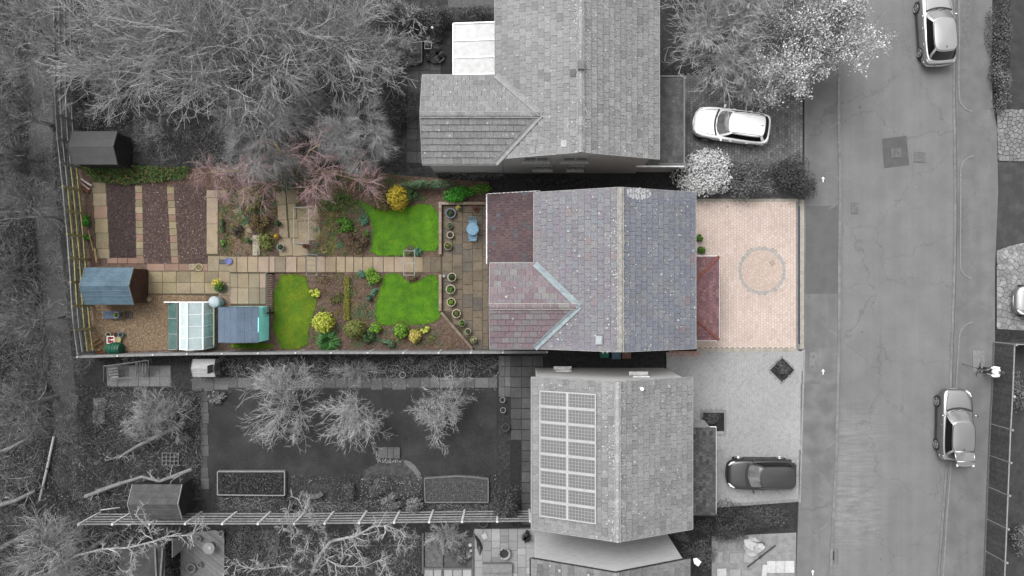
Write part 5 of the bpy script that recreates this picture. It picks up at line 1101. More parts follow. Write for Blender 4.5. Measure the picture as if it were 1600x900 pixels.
# bottom tree: stout pale limbs
def limbs(name, label, lines, mat, twigmat, seed, n2=4, n3=4, L=1.2, cat_='tree', tw=4):
    """lines: lists of (px, py, z, radius)"""
    rg = np.random.default_rng(seed); b = P(*lines[0][0][:3]); root = thing(name, label, cat_, (b.x, b.y, 0)); mb = MB(); segs, rads = [], []
    for ln in lines:
        pts = [P(*q[:3]) for q in ln]; mb.tube(pts, [q[3] * (.68 if cat_ == 'tree' else 1) for q in ln], 6)
        for i in range(len(pts) - 1): segs.append([list(pts[i]), list(pts[i].lerp(pts[i + 1], .5)), list(pts[i + 1])]); rads.append([ln[i][3], (ln[i][3] + ln[i + 1][3]) / 2, ln[i + 1][3]])
    mb.build('trunk', mat, root, smooth=True); pp, pr = np.array(segs), np.array(rads)
    p1, r1, l1 = grow(pp, np.minimum(pr, .05), np.full(len(pp), L), n2, .6, .8, rg, 4, .1, .22, (0, 0, .02), .6, .4); p2, r2, l2 = grow(p1, r1, l1, n3, .5, .8, rg, 3, .2, .2, (0, 0, 0), .6, .4)
    V, F = cat([tubes(p1, np.maximum(r1, .011), 4), tubes(p2, np.maximum(r2, .008), 3)]); cr = link('crown', npmesh('crown', V, F, twigmat), root)
    p3, r3, l3 = grow(p2, np.maximum(r2, .007), np.full(len(p2), 1.), tw, .25, .7, rg, 1, .1, .1, (0, 0, 0), .8, .4); V, F = spikes(p3[:, 0], p3[:, 1], np.full(len(p3), .006)); link('twigs', npmesh('twigs', V, F, twigmat), cr)
limbs('bare_tree', 'bare tree with stout pale limbs below the railed fence at the bottom', [[(486, 900, 0, .2), (500, 868, 1.5, .17), (518, 845, 2.6, .14), (555, 838, 3.2, .09), (585, 822, 3.6, .07), (605, 822, 3.8, .045), (628, 830, 4.0, .03), (634, 855, 4, .02)], [(500, 868, 1.5, .1), (530, 885, 2.6, .06), (570, 885, 3.0, .05), (600, 872, 3.3, .035), (608, 895, 3.3, .02)], [(518, 845, 2.6, .08), (500, 820, 3.3, .05), (478, 805, 3.8, .035), (470, 790, 4, .02)], [(500, 868, 1.5, .09), (455, 850, 2.8, .05), (455, 825, 3.4, .035), (447, 810, 3.6, .02)], [(486, 890, .6, .1), (440, 885, 2.2, .05), (400, 890, 2.8, .04), (360, 880, 3.0, .02)], [(530, 885, 2.6, .05), (540, 860, 3.2, .035), (565, 845, 3.5, .02)]], BARKL, TWIGL, 301, n2=6, n3=6, L=1.5)
limbs('bare_tree', 'bare tree with one long pale limb reaching over the shed at the bottom left', [[(70, 900, 0, .16), (120, 868, 3.0, .09), (160, 858, 3.6, .08), (200, 856, 3.9, .07), (240, 846, 4.2, .07), (262, 838, 4.3, .06), (300, 836, 4.4, .05), (318, 815, 4.4, .03)], [(240, 846, 4.2, .05), (232, 825, 4.3, .04), (210, 803, 4.4, .03)], [(200, 856, 3.9, .05), (212, 866, 4, .04), (205, 885, 4.1, .03), (195, 900, 4.1, .02)]], BARKL, TWIGL, 302, n2=5, n3=5)
# fallen trunks and logs
def log(name, label, pts, mat, seed, tw=True):
    if tw: limbs(name, label, [pts], mat, TWIGM, seed, n2=5, n3=3, L=1.1, cat_='log', tw=3)
    else:
        b = P(*pts[0][:3]); root = thing(name, label, 'log', (b.x, b.y, 0)); MB().tube([P(*q[:3]) for q in pts], [q[3] for q in pts], 8).build('bark', mat, root, smooth=True)
        e = [P(*q[:3]) for q in pts]; d = (e[0] - e[1]).normalized(); MB().tube([e[0] + d * .004, e[0] + d * .012], pts[0][3] * .96, 8).build('cut_end', gm(190), root)
log('fallen_log', 'thick fallen trunk with twigs lying beside the small leafless tree', [(289, 661, .9, .14), (250, 680, .8, .12), (215, 697, .6, .1), (190, 712, .4, .07), (165, 720, .2, .04)], gm(140), 303)
log('fallen_log', 'long forked log lying across towards the lower grey shed', [(300, 733, 2.2, .1), (250, 752, 1.6, .09), (222, 745, 1.2, .09), (175, 760, .7, .12), (133, 776, .4, .12)], gm(150), 304)
log('fallen_log', 'straight white birch log lying upright in the photo near the left edge', [(84, 682, .2, .06), (74, 730, .2, .07), (62, 782, .2, .08)], gm(215), 305, tw=False)
log('fallen_log', 'thick grey log at the left edge above the corner tree', [(55, 767, .5, .1), (25, 782, .6, .12), (-10, 792, .7, .13)], gm(150), 306)
log('fallen_log', 'thick dark log at the left edge near the bottom corner', [(60, 822, .5, .12), (30, 842, .5, .15), (-10, 862, .6, .17)], gm(120), 307)
log('fallen_log', 'pale grey log at the left edge level with the star-twigged tree', [(42, 686, .4, .08), (15, 700, .5, .1), (-10, 710, .6, .1)], gm(160), 308)
log('fallen_log', 'short white stick lying above the left end of the railed fence', [(187, 793, .6, .035), (157, 797, .6, .03)], gm(215), 309, tw=False)
log('fallen_log', 'dark log lying across below the left end of the railed fence', [(180, 833, .4, .12), (140, 858, .3, .14), (110, 880, .3, .15)], gm(112), 310, tw=False)
# ---- shrubs of the coloured garden
YG = leafmat((216, 226, 84), (196, 210, 64), (232, 238, 120), (160, 178, 52)); YEL = leafmat((222, 198, 48), (200, 176, 40), (236, 214, 84), (160, 140, 40)); GRN = leafmat((96, 150, 44), (76, 126, 36), (120, 170, 60), (58, 98, 34))
OLV = leafmat((138, 146, 74), (118, 128, 62), (156, 160, 88), (100, 104, 56)); LIM = leafmat((132, 182, 48), (108, 160, 40), (156, 196, 70), (80, 124, 34)); BLU = leafmat((92, 150, 120), (76, 128, 104), (118, 168, 138)); DGR = leafmat((70, 104, 56), (54, 84, 46), (90, 124, 70)); BGR = leafmat((70, 168, 40), (56, 146, 34), (96, 186, 56), (50, 110, 34)); PALEY = leafmat((226, 208, 104), (206, 188, 84), (236, 224, 140)); SAGE = leafmat((104, 132, 98), (86, 114, 82), (124, 148, 114)); BRN = leafmat((120, 98, 78), (100, 80, 64), (140, 116, 92))
for i, (px, py, rx, ry, h, n, ls, mt, lab) in enumerate((
    (505, 504, 17.5, 17, .9, 1500, .065, YG, 'round lime-yellow bush on the brown border by the fence'),
    (621, 309, 17, 20, 1.2, 1500, .07, YEL, 'golden yellow bush at the head of the upper lawn'),
    (554, 514, 17, 15, .8, 2200, .045, OLV, 'dense clipped olive-green mound on the border'),
    (580, 432, 14, 12, .6, 800, .06, LIM, 'bright lime bush below the path at the corner of the lower lawn'),
    (627, 517, 12, 12, .7, 900, .06, LIM, 'light green bush at the foot of the lower lawn'),
    (648, 525, 10, 11, .6, 750, .06, PALEY, 'pale yellow bush at the foot of the lower lawn'),
    (663, 516, 6.5, 7, .4, 300, .05, YG, 'tiny lime bush right of the pale yellow one'),
    (586, 516, 9, 10, .6, 500, .06, LIM, 'small light green bush right of the olive mound'),
    (577, 527, 9, 10, .6, 500, .06, DGR, 'dark green plant tucked below the small light green bush'),
    (605, 537, 11, 6, .5, 420, .06, SAGE, 'grey-green plant against the bottom fence below the lower lawn'),
    (566, 427, 6, 6, .4, 260, .05, BLU, 'blue-green tuft just left of the lime bush under the path'),
    (491, 458, 8, 7, .4, 300, .06, YG, 'yellow-green tuft on the edge of the mossy lawn'),
    (715, 303, 24, 12, 1.0, 2300, .05, BGR, 'vivid green bush against the patio top wall'),
    (748, 296, 17, 10, .9, 1100, .05, GRN, 'green bush between the vivid bush and the house corner'),
    (668, 288, 38, 8, 1.3, 2400, .05, SAGE, 'long grey-green hedge bush behind the patio'),
    (568, 341, 8, 9, .4, 330, .05, BLU, 'blue-green plant on the edge of the upper lawn'),
    (571, 366, 7, 6, .35, 260, .05, GRN, 'small green plant beside the upper lawn edge'),
    (553, 375, 20, 16, .8, 1600, .05, BRN, 'brown mounded bush left of the upper lawn'),
    (535, 353, 13, 12, .6, 800, .06, GRN, 'fresh green bush above the brown mounded one'),
    (392, 310, 22, 18, .7, 1500, .055, leafmat((136, 146, 50), (112, 122, 42), (160, 164, 70)), 'yellow-green spreading shrub under the birch'),
    (405, 345, 16, 16, .7, 1000, .055, leafmat((120, 98, 66), (96, 80, 54), (130, 120, 60)), 'russet spreading shrub under the birch limbs'),
    (411, 378, 12, 14, .6, 800, .055, OLV, 'olive shrub next to the pale stone bench top'),
    (600, 312, 18, 16, .9, 1400, .05, leafmat((112, 100, 58), (92, 82, 48), (130, 118, 70)), 'brown-green bush left of the golden one'),
    (645, 305, 9, 12, .7, 500, .06, DGR, 'dark green plant right of the golden bush'),
    (348, 352, 6, 9, .35, 260, .05, DGR, 'small dark green plant beside the vertical slab path'),
    (348, 380, 5, 6, .3, 180, .05, GRN, 'tiny green plant at the foot of the vertical slab path'),
    (372, 362, 9, 10, .4, 320, .05, leafmat((76, 66, 60), (60, 52, 48), (92, 84, 66)), 'dark wiry plant in the pinkish grit'),
    (389, 376, 5, 4, .3, 150, .05, DGR, 'small dark tuft at the end of the stepping stones'),
    (137, 345, 7, 9, .5, 330, .06, BGR, 'bright green weed beside the left fence'),
    (136, 370, 6, 5, .4, 220, .06, BGR, 'smaller green weed beside the left fence'),
    (583, 455, 6, 6, .3, 200, .05, BLU, 'blue-green tuft on the border left of the lower lawn'),
    (525, 466, 10, 12, .3, 350, .05, leafmat((120, 118, 66), (140, 136, 84), (96, 92, 54)), 'faded olive plant in the middle border'),
    (640, 392, 9, 7, .3, 330, .05, leafmat((150, 138, 118), (120, 110, 90), (96, 120, 70)), 'faded heather tuft at the foot of the upper lawn'),
    (652, 393, 7, 6, .35, 260, .05, BLU, 'blue-green tuft beside the faded heather'),
    (645, 434, 11, 7, .3, 330, .05, leafmat((140, 120, 90), (120, 100, 72), (100, 104, 60)), 'straw-coloured plants in the notch of the lower lawn'),
    (1093, 372, 5.5, 6, .45, 300, .05, GRN, 'round green plant by the house front, upper of two'),
    (1096, 391, 6.5, 6, .45, 320, .05, GRN, 'round green plant by the house front, lower of two'))):
    shrub('shrub' if rx > 9 else 'plant', lab, px, py, rx, ry, h, n, ls, mt, 400 + i, cat_='shrub' if rx > 9 else 'plant', lobes=1 if i in (0, 1, 2, 4, 5, 35, 36) else 6 if rx < 12 else 11)
sheet('planting_bed', [(1084, 350), (1090, 352), (1100, 372), (1102, 399), (1084, 399)], .045, SOILB)
hv = thing('moss_hedge', 'narrow mossy hedge strip dividing the lower brown border', 'hedge', P(542, 468))
rg = np.random.default_rng(61); n = 1300; X = P(0, 0).x * 0 + (rg.uniform(539, 547, n) - 800) * S; Y = (450 - rg.uniform(432, 500, n)) * S
V, F = leaf_quads(np.stack([X, Y, rg.uniform(.02, .28, n)], 1), nrm(rg.normal(0, .5, (n, 3)) + np.array([0, 0, 1.])), rg.uniform(.03, .06, n), rg); link('foliage', npmesh('foliage', V, F, leafmat((138, 138, 44), (118, 116, 40), (156, 150, 60))), hv)
MB().tube([P(543, 433, .05), P(543, 499, .05)], .03, 5).build('stem', BARKY, hv)
# grassy tuft and spiky plant
def spiky(name, label, px, py, r, h, n, mat, seed, z0=0.0, w=.02, cat_='plant'):
    rg = np.random.default_rng(seed); c = P(px, py); a = rg.uniform(0, 2 * np.pi, n); l = r * S * rg.uniform(.6, 1.1, n); root = thing(name, label, cat_, (c.x, c.y, z0))
    b = np.stack([c.x + np.cos(a) * .05, c.y + np.sin(a) * .05, np.full(n, z0)], 1); m = np.stack([c.x + np.cos(a) * l * .55, c.y + np.sin(a) * l * .55, z0 + h * rg.uniform(.7, 1.1, n)], 1); e = np.stack([c.x + np.cos(a) * l, c.y + np.sin(a) * l, z0 + h * rg.uniform(.2, .8, n)], 1)
    sd_ = np.stack([-np.sin(a), np.cos(a), np.zeros(n)], 1) * w; V = np.stack([b - sd_ * .6, b + sd_ * .6, m + sd_, m - sd_, e], 1).reshape(-1, 3); k = np.arange(n) * 5
    F = np.concatenate([np.stack([k, k + 1, k + 2, k + 3], 1)]); F2 = np.stack([k + 3, k + 2, k + 4, k + 4], 1)
    me = npmesh('leaves', V, np.concatenate([np.stack([k, k + 1, k + 2], 1), np.stack([k, k + 2, k + 3], 1), np.stack([k + 3, k + 2, k + 4], 1)]), mat); link('leaves', me, root); return root
spiky('spiky_plant', 'spiky green clump between the lime bush and the bottom fence', 514, 533, 21, .5, 240, leafmat((84, 140, 70), (64, 116, 58), (104, 158, 88)), 71)
spiky('spiky_plant', 'dark palm-like plant at the corner of the pale patio', 822, 836, 9, .7, 90, leafmat(70, 52, 96), 72, w=.03)
# rough green verge at the top left of the garden
VG = M('verge_grass', C(110, 130, 60), pal=[(3, C(84, 122, 52)), (3, C(120, 126, 66)), (2, C(62, 110, 44)), (2, C(138, 116, 76)), (1, C(70, 140, 84))])
for i, (poly, n) in enumerate((([(124, 258), (200, 258), (258, 266), (262, 284), (200, 290), (150, 284)], 3200), ([(215, 260), (300, 262), (298, 280), (250, 284)], 1400), ([(390, 262), (430, 258), (470, 282), (440, 292), (400, 290)], 1200), ([(500, 300), (545, 304), (560, 316), (530, 330), (505, 330)], 1300))):
    rg = np.random.default_rng(80 + i); X, Y = in_poly_samples(wpoly(poly), n, rg); V, F = leaf_quads(np.stack([X, Y, rg.uniform(.01, .4, n)], 1), nrm(rg.normal(0, .7, (n, 3)) + np.array([0, 0, .8])), rg.uniform(.03, .09, n), rg, .4); tag(link('verge_grass', npmesh('verge_grass', V, F, VG)), kind='stuff')
# ---- grey shrubs
G1 = leafmat(104, 86, 124, 66); G2 = leafmat(126, 104, 148, 84); G3 = leafmat(84, 68, 102, 52); GW = leafmat(250, 236, 254, 214); GM = leafmat(146, 122, 170, 98)
for i, (px, py, rx, ry, h, n, ls, mt, lab) in enumerate((
    (1242, 276, 38, 33, 1.5, 8000, .05, G3, 'broad dark rounded bush at the footway end of the bush row'),
    (1164, 276, 34, 31, 1.4, 7000, .05, G2, 'mid-grey bush between the white one and the dark rounded one'),
    (1196, 292, 18, 15, .8, 1600, .04, GM, 'small pale-topped mound in front of the bush row'),
    (1102, 271, 40, 36, 1.9, 6800, .065, GW, 'brilliant white flowering bush by the upper house'),
    (1079, 262, 16, 20, 1.2, 1500, .05, G3, 'dark foliage tucked behind the white flowering bush'),
    (1132, 816, 48, 26, 1.3, 6000, .045, G3, 'dark low hedge below the small dark porch roof'),
    (1205, 812, 44, 22, .9, 4200, .04, G1, 'mid-grey spreading bush at the end of the pale drive'),
    (1092, 866, 26, 24, .7, 2400, .04, G2, 'speckled bush beside the lowest gable wall'),
    (1064, 838, 14, 10, .7, 800, .05, G1, 'small dark shrub at the corner of the panelled house'),
    (622, 168, 28, 34, 1.5, 4200, .045, G3, 'dark dense shrub beside the upper garden path'),
    (668, 28, 40, 20, 1.2, 3200, .05, G1, 'dark leafy shrub at the top beside the white conservatory'),
    (620, 22, 40, 22, 1.2, 3000, .05, G1, 'dark leafy shrub at the top beside the pale branching tree'),
    (745, 20, 28, 10, .8, 1500, .045, G1, 'dark low hedge above the white conservatory'),
    (692, 32, 16, 18, 1.6, 1500, .05, G3, 'dark upright bush left of the conservatory corner'),
    (793, 788, 26, 30, 1.7, 3600, .05, G3, 'dark dense bush at the right end of the railed fence'),
    (123, 786, 0.1, 0.1, .1, 4, .02, G1, ''),
    (590, 760, 22, 18, .6, 1800, .045, G2, 'speckled bush in the round bed below the grey steps'),
    (645, 790, 18, 12, .7, 1500, .05, GM, 'pale leafy bush against the railed fence by the raised bed'),
    (612, 785, 14, 12, .7, 1100, .05, GM, 'grey leafy bush left of the pale one by the railed fence'),
    (442, 790, 16, 12, .8, 1500, .05, G3, 'dark round bush against the railed fence below the framed bed'),
    (548, 770, 16, 14, .5, 1100, .045, G1, 'low dark plants left of the round bed'),
    (337, 622, 13, 10, .4, 700, .055, GM, 'rosette plants at the corner of the grey path'),
    (285, 685, 14, 9, .4, 600, .05, G2, 'speckled flowering clump under the fallen trunk'),
    (1223, 578, 13, 13, .45, 900, .05, G1, 'rounded plant in the diamond bed of the pale drive'),
    (1113, 652, 15, 9, .7, 900, .05, G1, 'bush in the sunken bed beside the pale drive porch'),
    (1562, 60, 14, 70, 1.1, 4200, .05, G1, 'long dark hedge down the right-hand gardens, upper half'),
    (1563, 135, 14, 36, 1.1, 2400, .05, G2, 'paler end of the long hedge beside the crazy paving'),
    (1590, 610, 14, 40, .9, 1700, .055, G2, 'leafy bush inside the right-hand fence, nearest the person'),
    (1592, 845, 12, 30, .9, 1500, .055, G2, 'leafy bush inside the right-hand fence near the bottom'),
    (385, 860, 26, 34, .6, 2600, .045, G1, 'dark leafy border right of the timber deck'),
    (700, 850, 16, 14, .6, 1300, .05, GM, 'silvery bush in the gravel bed'),
    (718, 862, 14, 22, .6, 1500, .05, G2, 'speckled bush by the stones in the gravel bed'),
    (140, 185, 24, 18, .5, 1200, .05, GM, 'pale speckled scrub above the plain dark shed'),
    (180, 160, 36, 26, .7, 1900, .05, G2, 'mottled scrub under the big bare tree'),
    (850, 558, 18, 6, .4, 400, .04, G3, ''),
    (870, 285, 60, 7, .5, 900, .05, G3, 'low dark weeds in the gap between the upper and middle houses'),
    (740, 275, 50, 6, .6, 1100, .05, G2, 'grey hedge plants below the upper wing wall'))):
    if not lab: continue
    shrub('shrub', lab, px, py, rx, ry, h, n, ls, mt, 500 + i, lobes=14 if rx > 20 else 8)
for i, (px, py, rx, ry, h, n, mt, lab) in enumerate((
    (695, 838, 32, 24, 1.1, 1500, TWIGL, 'pale wispy grass bush below the railed fence'),
    (625, 85, 30, 24, .8, 1500, TWIGM, 'twiggy tangle inside the square raised bed'),
    (240, 640, 40, 24, .8, 1300, TWIGM, 'grey tangle of stems near the fallen trunk'),
    (560, 580, 50, 12, .8, 1200, TWIGM, 'bare stems along the back of the grey garden, right of centre'),
    (440, 580, 40, 12, .8, 1000, TWIGM, 'bare stems along the back of the grey garden, left of centre'),
    (530, 240, 50, 20, 1.3, 1800, TWIGM, 'grey wispy bush above the garden boundary'),
    (30, 250, 40, 50, 1.6, 2200, TWIGD, 'grey tangled thicket on the left edge by the track'),
    (20, 430, 40, 60, 1.6, 2200, TWIGD, 'dark tangled thicket on the left edge by the track'),
    (40, 600, 40, 50, 1.4, 1800, TWIGD, 'dark tangled thicket on the left edge beside the paving stones'),
    (100, 140, 14, 40, 1.2, 900, TWIGM, 'scrubby bush straddling the left fence'),
    (190, 120, 60, 40, 1.5, 2000, TWIGM, 'low scrub beneath the large top-left tree'),
    (110, 880, 40, 40, 1.2, 1500, TWIGM, 'grey tangled thicket under the long pale limb'))):
    twiggy('bare_bush', lab, px, py, rx, ry, h, n, mt, 600 + i)

# low ground cover and self-sown weeds over the coloured borders
rg = np.random.default_rng(99); COV = [leafmat((96, 130, 60), (120, 140, 70), (78, 108, 52)), leafmat((140, 130, 70), (120, 112, 60), (160, 150, 90)), leafmat((128, 104, 84), (108, 86, 70), (150, 124, 100)), leafmat((84, 132, 92), (104, 146, 108), (70, 110, 76))]
ZON = [[(480, 430), (590, 430), (585, 505), (690, 510), (730, 542), (484, 543), (497, 470)], [(345, 300), (430, 300), (432, 398), (345, 398)], [(500, 300), (560, 312), (580, 350), (576, 397), (486, 397)], [(320, 264), (640, 280), (686, 300), (684, 316), (600, 310), (430, 298)]]
for m_ in range(4):
    Vs = []
    for zi, zp in enumerate(ZON):
        X, Y = in_poly_samples(wpoly(zp), 30, rg)
        for x, y in zip(X, Y):
            k = int(rg.integers(25, 90)); r_ = rg.uniform(.1, .34); pts_ = np.stack([x + rg.normal(0, r_ * .6, k), y + rg.normal(0, r_ * .6, k), rg.uniform(.02, .14, k)], 1); Vs.append(leaf_quads(pts_, nrm(rg.normal(0, .5, (k, 3)) + np.array([0, 0, 1.])), rg.uniform(.02, .05, k), rg))
    V, F = cat(Vs); tag(link('ground_cover', npmesh('ground_cover', V, F, COV[m_])), kind='stuff')
# ragged grass along the lawn edges
for i, (lp_, mt) in enumerate(((LA, GBL), (LB, GBL), (LC, GBC))):
    pl_ = wpoly(smoothpoly(lp_, 1)); Vs = []
    for q in range(len(pl_)):
        a, b2 = pl_[q], pl_[(q + 1) % len(pl_)]; k = int(math.dist(a, b2) * 70) + 1; f = rg.uniform(0, 1, k)
        pts_ = np.stack([a[0] + (b2[0] - a[0]) * f + rg.normal(0, .035, k), a[1] + (b2[1] - a[1]) * f + rg.normal(0, .035, k), rg.uniform(.03, .09, k)], 1); Vs.append(leaf_quads(pts_, nrm(rg.normal(0, .6, (k, 3)) + np.array([0, 0, 1.])), rg.uniform(.02, .05, k), rg, .4))
    V, F = cat(Vs); tag(link('edge_grass', npmesh('edge_grass', V, F, mt)), kind='stuff')

for i, (zp, n) in enumerate((([(588, 716), (628, 716), (630, 722), (590, 722)], 90), ([(560, 745), (660, 750), (655, 780), (560, 782)], 120), ([(600, 590), (780, 608), (780, 618), (600, 606)], 40), ([(500, 560), (560, 560), (560, 590), (500, 588)], 60), ([(130, 170), (200, 170), (200, 200), (130, 200)], 160))):
    chips('pale_petals', zp, n, .015, .04, M('petals_%d' % i, C(220), C(190), sc=5), z=.05, seed=700 + i, tilt=.5, zj=.2)
brush('dead_stems', [(160, 556), (780, 556), (780, 588), (300, 592), (300, 570), (160, 566)], 2200, TWIGM, 66, z=(.02, .4), L=(.15, .6), r=.006)
brush('dead_stems', [(345, 776), (770, 786), (770, 798), (345, 798)], 1200, TWIGM, 67, z=(.02, .3), L=(.15, .5), r=.006)
brush('dead_stems', [(372, 828), (655, 828), (655, 900), (372, 900)], 1600, TWIGM, 68, z=(.02, .3), L=(.15, .5), r=.006)
brush('dead_stems', [(125, 120), (300, 160), (420, 200), (560, 225), (560, 255), (300, 255), (215, 250), (210, 170), (125, 200)], 2600, TWIGM, 69, z=(.02, .4), L=(.15, .6), r=.006)
# ------------------------------------------------------------------ sheds, greenhouse, fences
def boards(root, p0, p1, z0, z1, mat, bw=.12, name='board', th=.02, zf=None):
    """vertical or horizontal cladding: horizontal boards between two ground points"""
    n = max(1, int((z1 - z0) / bw)); a, b = Vector(p0), Vector(p1)
    for i in range(n):
        z = z0 + (z1 - z0) * (i + .5) / n; MB().bar(a + Vector((0, 0, z)), b + Vector((0, 0, z)), th, (z1 - z0) / n - .006).build(name, mat, root)
def shed(label, x0, x1, y0, y1, ze, zr, axis, roofm, wallm, trim, door_mat=None, name='shed', seams=4, o=.07):
    """pixel box of the roof at eaves height"""
    A, B = P(x0, y1, ze), P(x1, y0, ze); xa, xb, ya, yb = A.x, B.x, A.y, B.y; root = thing(name, label, 'shed', ((xa + xb) / 2, (ya + yb) / 2, 0))
    ux, uy = (xa + xb) / 2, (ya + yb) / 2
    for s in (-1, 1):
        mb = MB()
        if axis == 'x': e = [(xa, uy, zr), (xb, uy, zr), (xb, uy + s * (yb - ya) / 2, ze), (xa, uy + s * (yb - ya) / 2, ze)]
        else: e = [(ux, ya, zr), (ux, yb, zr), (ux + s * (xb - xa) / 2, yb, ze), (ux + s * (xb - xa) / 2, ya, ze)]
        e = [Vector(q) for q in e]; nn = (e[1] - e[0]).cross(e[2] - e[0])
        if nn.z < 0: e = e[::-1]
        mb.add(e + [q - Vector((0, 0, .035)) for q in e], [(0, 1, 2, 3), (7, 6, 5, 4)] + [(i, i + 4, (i + 1) % 4 + 4, (i + 1) % 4) for i in range(4)]); rp = mb.build('roof', roofm, root)
        sm = MB()
        for i in range(1, seams):     # felt laps
            f = i / seams
            if axis == 'x': p = Vector((xa, uy + s * (yb - ya) / 2 * f, zr + (ze - zr) * f + .004)); q = Vector((xb, p.y, p.z))
            else: p = Vector((ux + s * (xb - xa) / 2 * f, ya, zr + (ze - zr) * f + .004)); q = Vector((p.x, yb, p.z))
            sm.bar(p, q, .04, .012)
        sm.build('felt_lap', roofm, rp)
    if axis == 'x':
        for x in (xa - .012, xb + .012):
            for s in (-1, 1): MB().bar((x, uy, zr - .03), (x, uy + s * (yb - ya) / 2, ze - .03), .022, .1).build('bargeboard', trim, root)
    else:
        for y in (ya - .012, yb + .012):
            for s in (-1, 1): MB().bar((ux, y, zr - .03), (ux + s * (xb - xa) / 2, y, ze - .03), .022, .1).build('bargeboard', trim, root)
    xi0, xi1, yi0, yi1 = xa + o, xb - o, ya + o, yb - o; zt = ze - .03
    for p, q in (((xi0, yi0, 0), (xi1, yi0, 0)), ((xi1, yi0, 0), (xi1, yi1, 0)), ((xi1, yi1, 0), (xi0, yi1, 0)), ((xi0, yi1, 0), (xi0, yi0, 0))): boards(root, p, q, .05, zt, wallm, .15, 'wall_board')
    for sgn in (0, 1):
        mb = MB()
        if axis == 'x': x = (xi0, xi1)[sgn]; mb.add([(x, yi0, zt), (x, yi1, zt), (x, uy, zr - .06), (x - .02, yi0, zt), (x - .02, yi1, zt), (x - .02, uy, zr - .06)], [(0, 1, 2), (5, 4, 3)])
        else: y = (yi0, yi1)[sgn]; mb.add([(xi0, y, zt), (xi1, y, zt), (ux, y, zr - .06), (xi0, y + .02, zt), (xi1, y + .02, zt), (ux, y + .02, zr - .06)], [(0, 1, 2), (5, 4, 3)])
        mb.build('gable', wallm, root)
    if door_mat: MB().box((xi1 + .022, uy, .95), (.03, min(.8, (yb - ya) * .45), 1.7)).build('door', door_mat, root); 
    return root, (xi0, xi1, yi0, yi1, ux, uy)
BLUEF = M('blue_felt', C(104, 130, 146), C(86, 112, 130), sc=2.5, fine=14, famt=.18, rough=.8, big=(1.2, .12)); BROWNW = M('brown_boards', C(104, 70, 54), C(74, 50, 40), sc=4, fine=16, famt=.3, rv=.12)
sh1, q = shed('blue-grey felt roofed shed with dark brown boards beside the left fence', 133, 208, 418, 476, 1.75, 2.25, 'x', BLUEF, BROWNW, M('shed_trim', C(170, 180, 176), C(140, 150, 150), sc=5), BROWNW)
for y, z in ((446, 1.4), (465, 1.5)): MB().box(P(208, y, z) * 1.0 + Vector((-.0, 0, 0)), (.04, .22, .1)).build('hinge_plate', WHITE, sh1)
for px, py, r in ((171, 440, .09), (164, 443, .07), (168, 446, .05)): pass
GREYF = M('grey_felt', C(100), C(92), sc=3, fine=18, famt=.1, rough=.85); DARKW = M('dark_boards', C(52), C(36), sc=4, fine=16, famt=.3, rv=.12)
shed('plain dark grey felt roofed shed at the top corner of the left fence', 113, 183, 205, 257, 1.75, 2.15, 'x', GREYF, DARKW, gm(110), DARKW, seams=2)
shed('grey shed with pale bargeboard beside the railed fence', 207, 284, 757, 811, 1.8, 2.3, 'x', M('mottled_felt', C(98), C(80), sc=2, fine=14, famt=.25), DARKW, gm(206), DARKW, seams=3)
TURQ = M('turquoise_paint', (.3, .85, .84), (.26, .76, .76), sc=2, fine=18, famt=.08, rough=.6, rv=.05)
SLATE = M('blue_slate_felt', C(112, 130, 152), C(98, 114, 136), sc=2, fine=14, famt=.15, rough=.75, big=(1, .1))
shed('blue felt roofed shed with a turquoise painted front beside the greenhouse', 341, 404, 480, 535, 1.75, 2.05, 'y', SLATE, TURQ, M('shed_trim_dark', C(84, 92, 104), C(70, 76, 86), sc=5), TURQ, seams=3, o=.02)
# open-fronted dark shed, bottom left
os_ = thing('shed', 'dark flat-roofed shed with an open front beside the timber deck', 'shed', P(225, 880))
a_, b_ = P(190, 930, 1.9), P(258, 850, 1.9)
MB().box(((a_.x + b_.x) / 2, (a_.y + b_.y) / 2, 1.9), (b_.x - a_.x, b_.y - a_.y, .06)).build('roof', M('dark_felt', C(86), C(66), sc=2, fine=14, famt=.3), os_)
for (p, q) in (((a_.x + .08, a_.y, 0), (a_.x + .08, b_.y - .06, 0)), ((a_.x + .08, b_.y - .06, 0), (b_.x - .1, b_.y - .06, 0))): boards(os_, p, q, .05, 1.86, DARKW, .15, 'wall_board')
for y in (b_.y - .06, (a_.y + b_.y) / 2, a_.y): MB().box((b_.x - .06, y, .93), (.09, .09, 1.86)).build('post', DARKW, os_)
for i, (p, q) in enumerate((((242, 856, 2.02), (246, 930, 2.02)), ((254, 856, 2.02), (249, 930, 2.02)))): MB().bar(P(*p), P(*q), .09, .05).build('batten', gm(140), os_)
MB().bar(P(281, 836, .9), P(281, 862, .9), .03, 1.8).build('door', gm(160), os_)
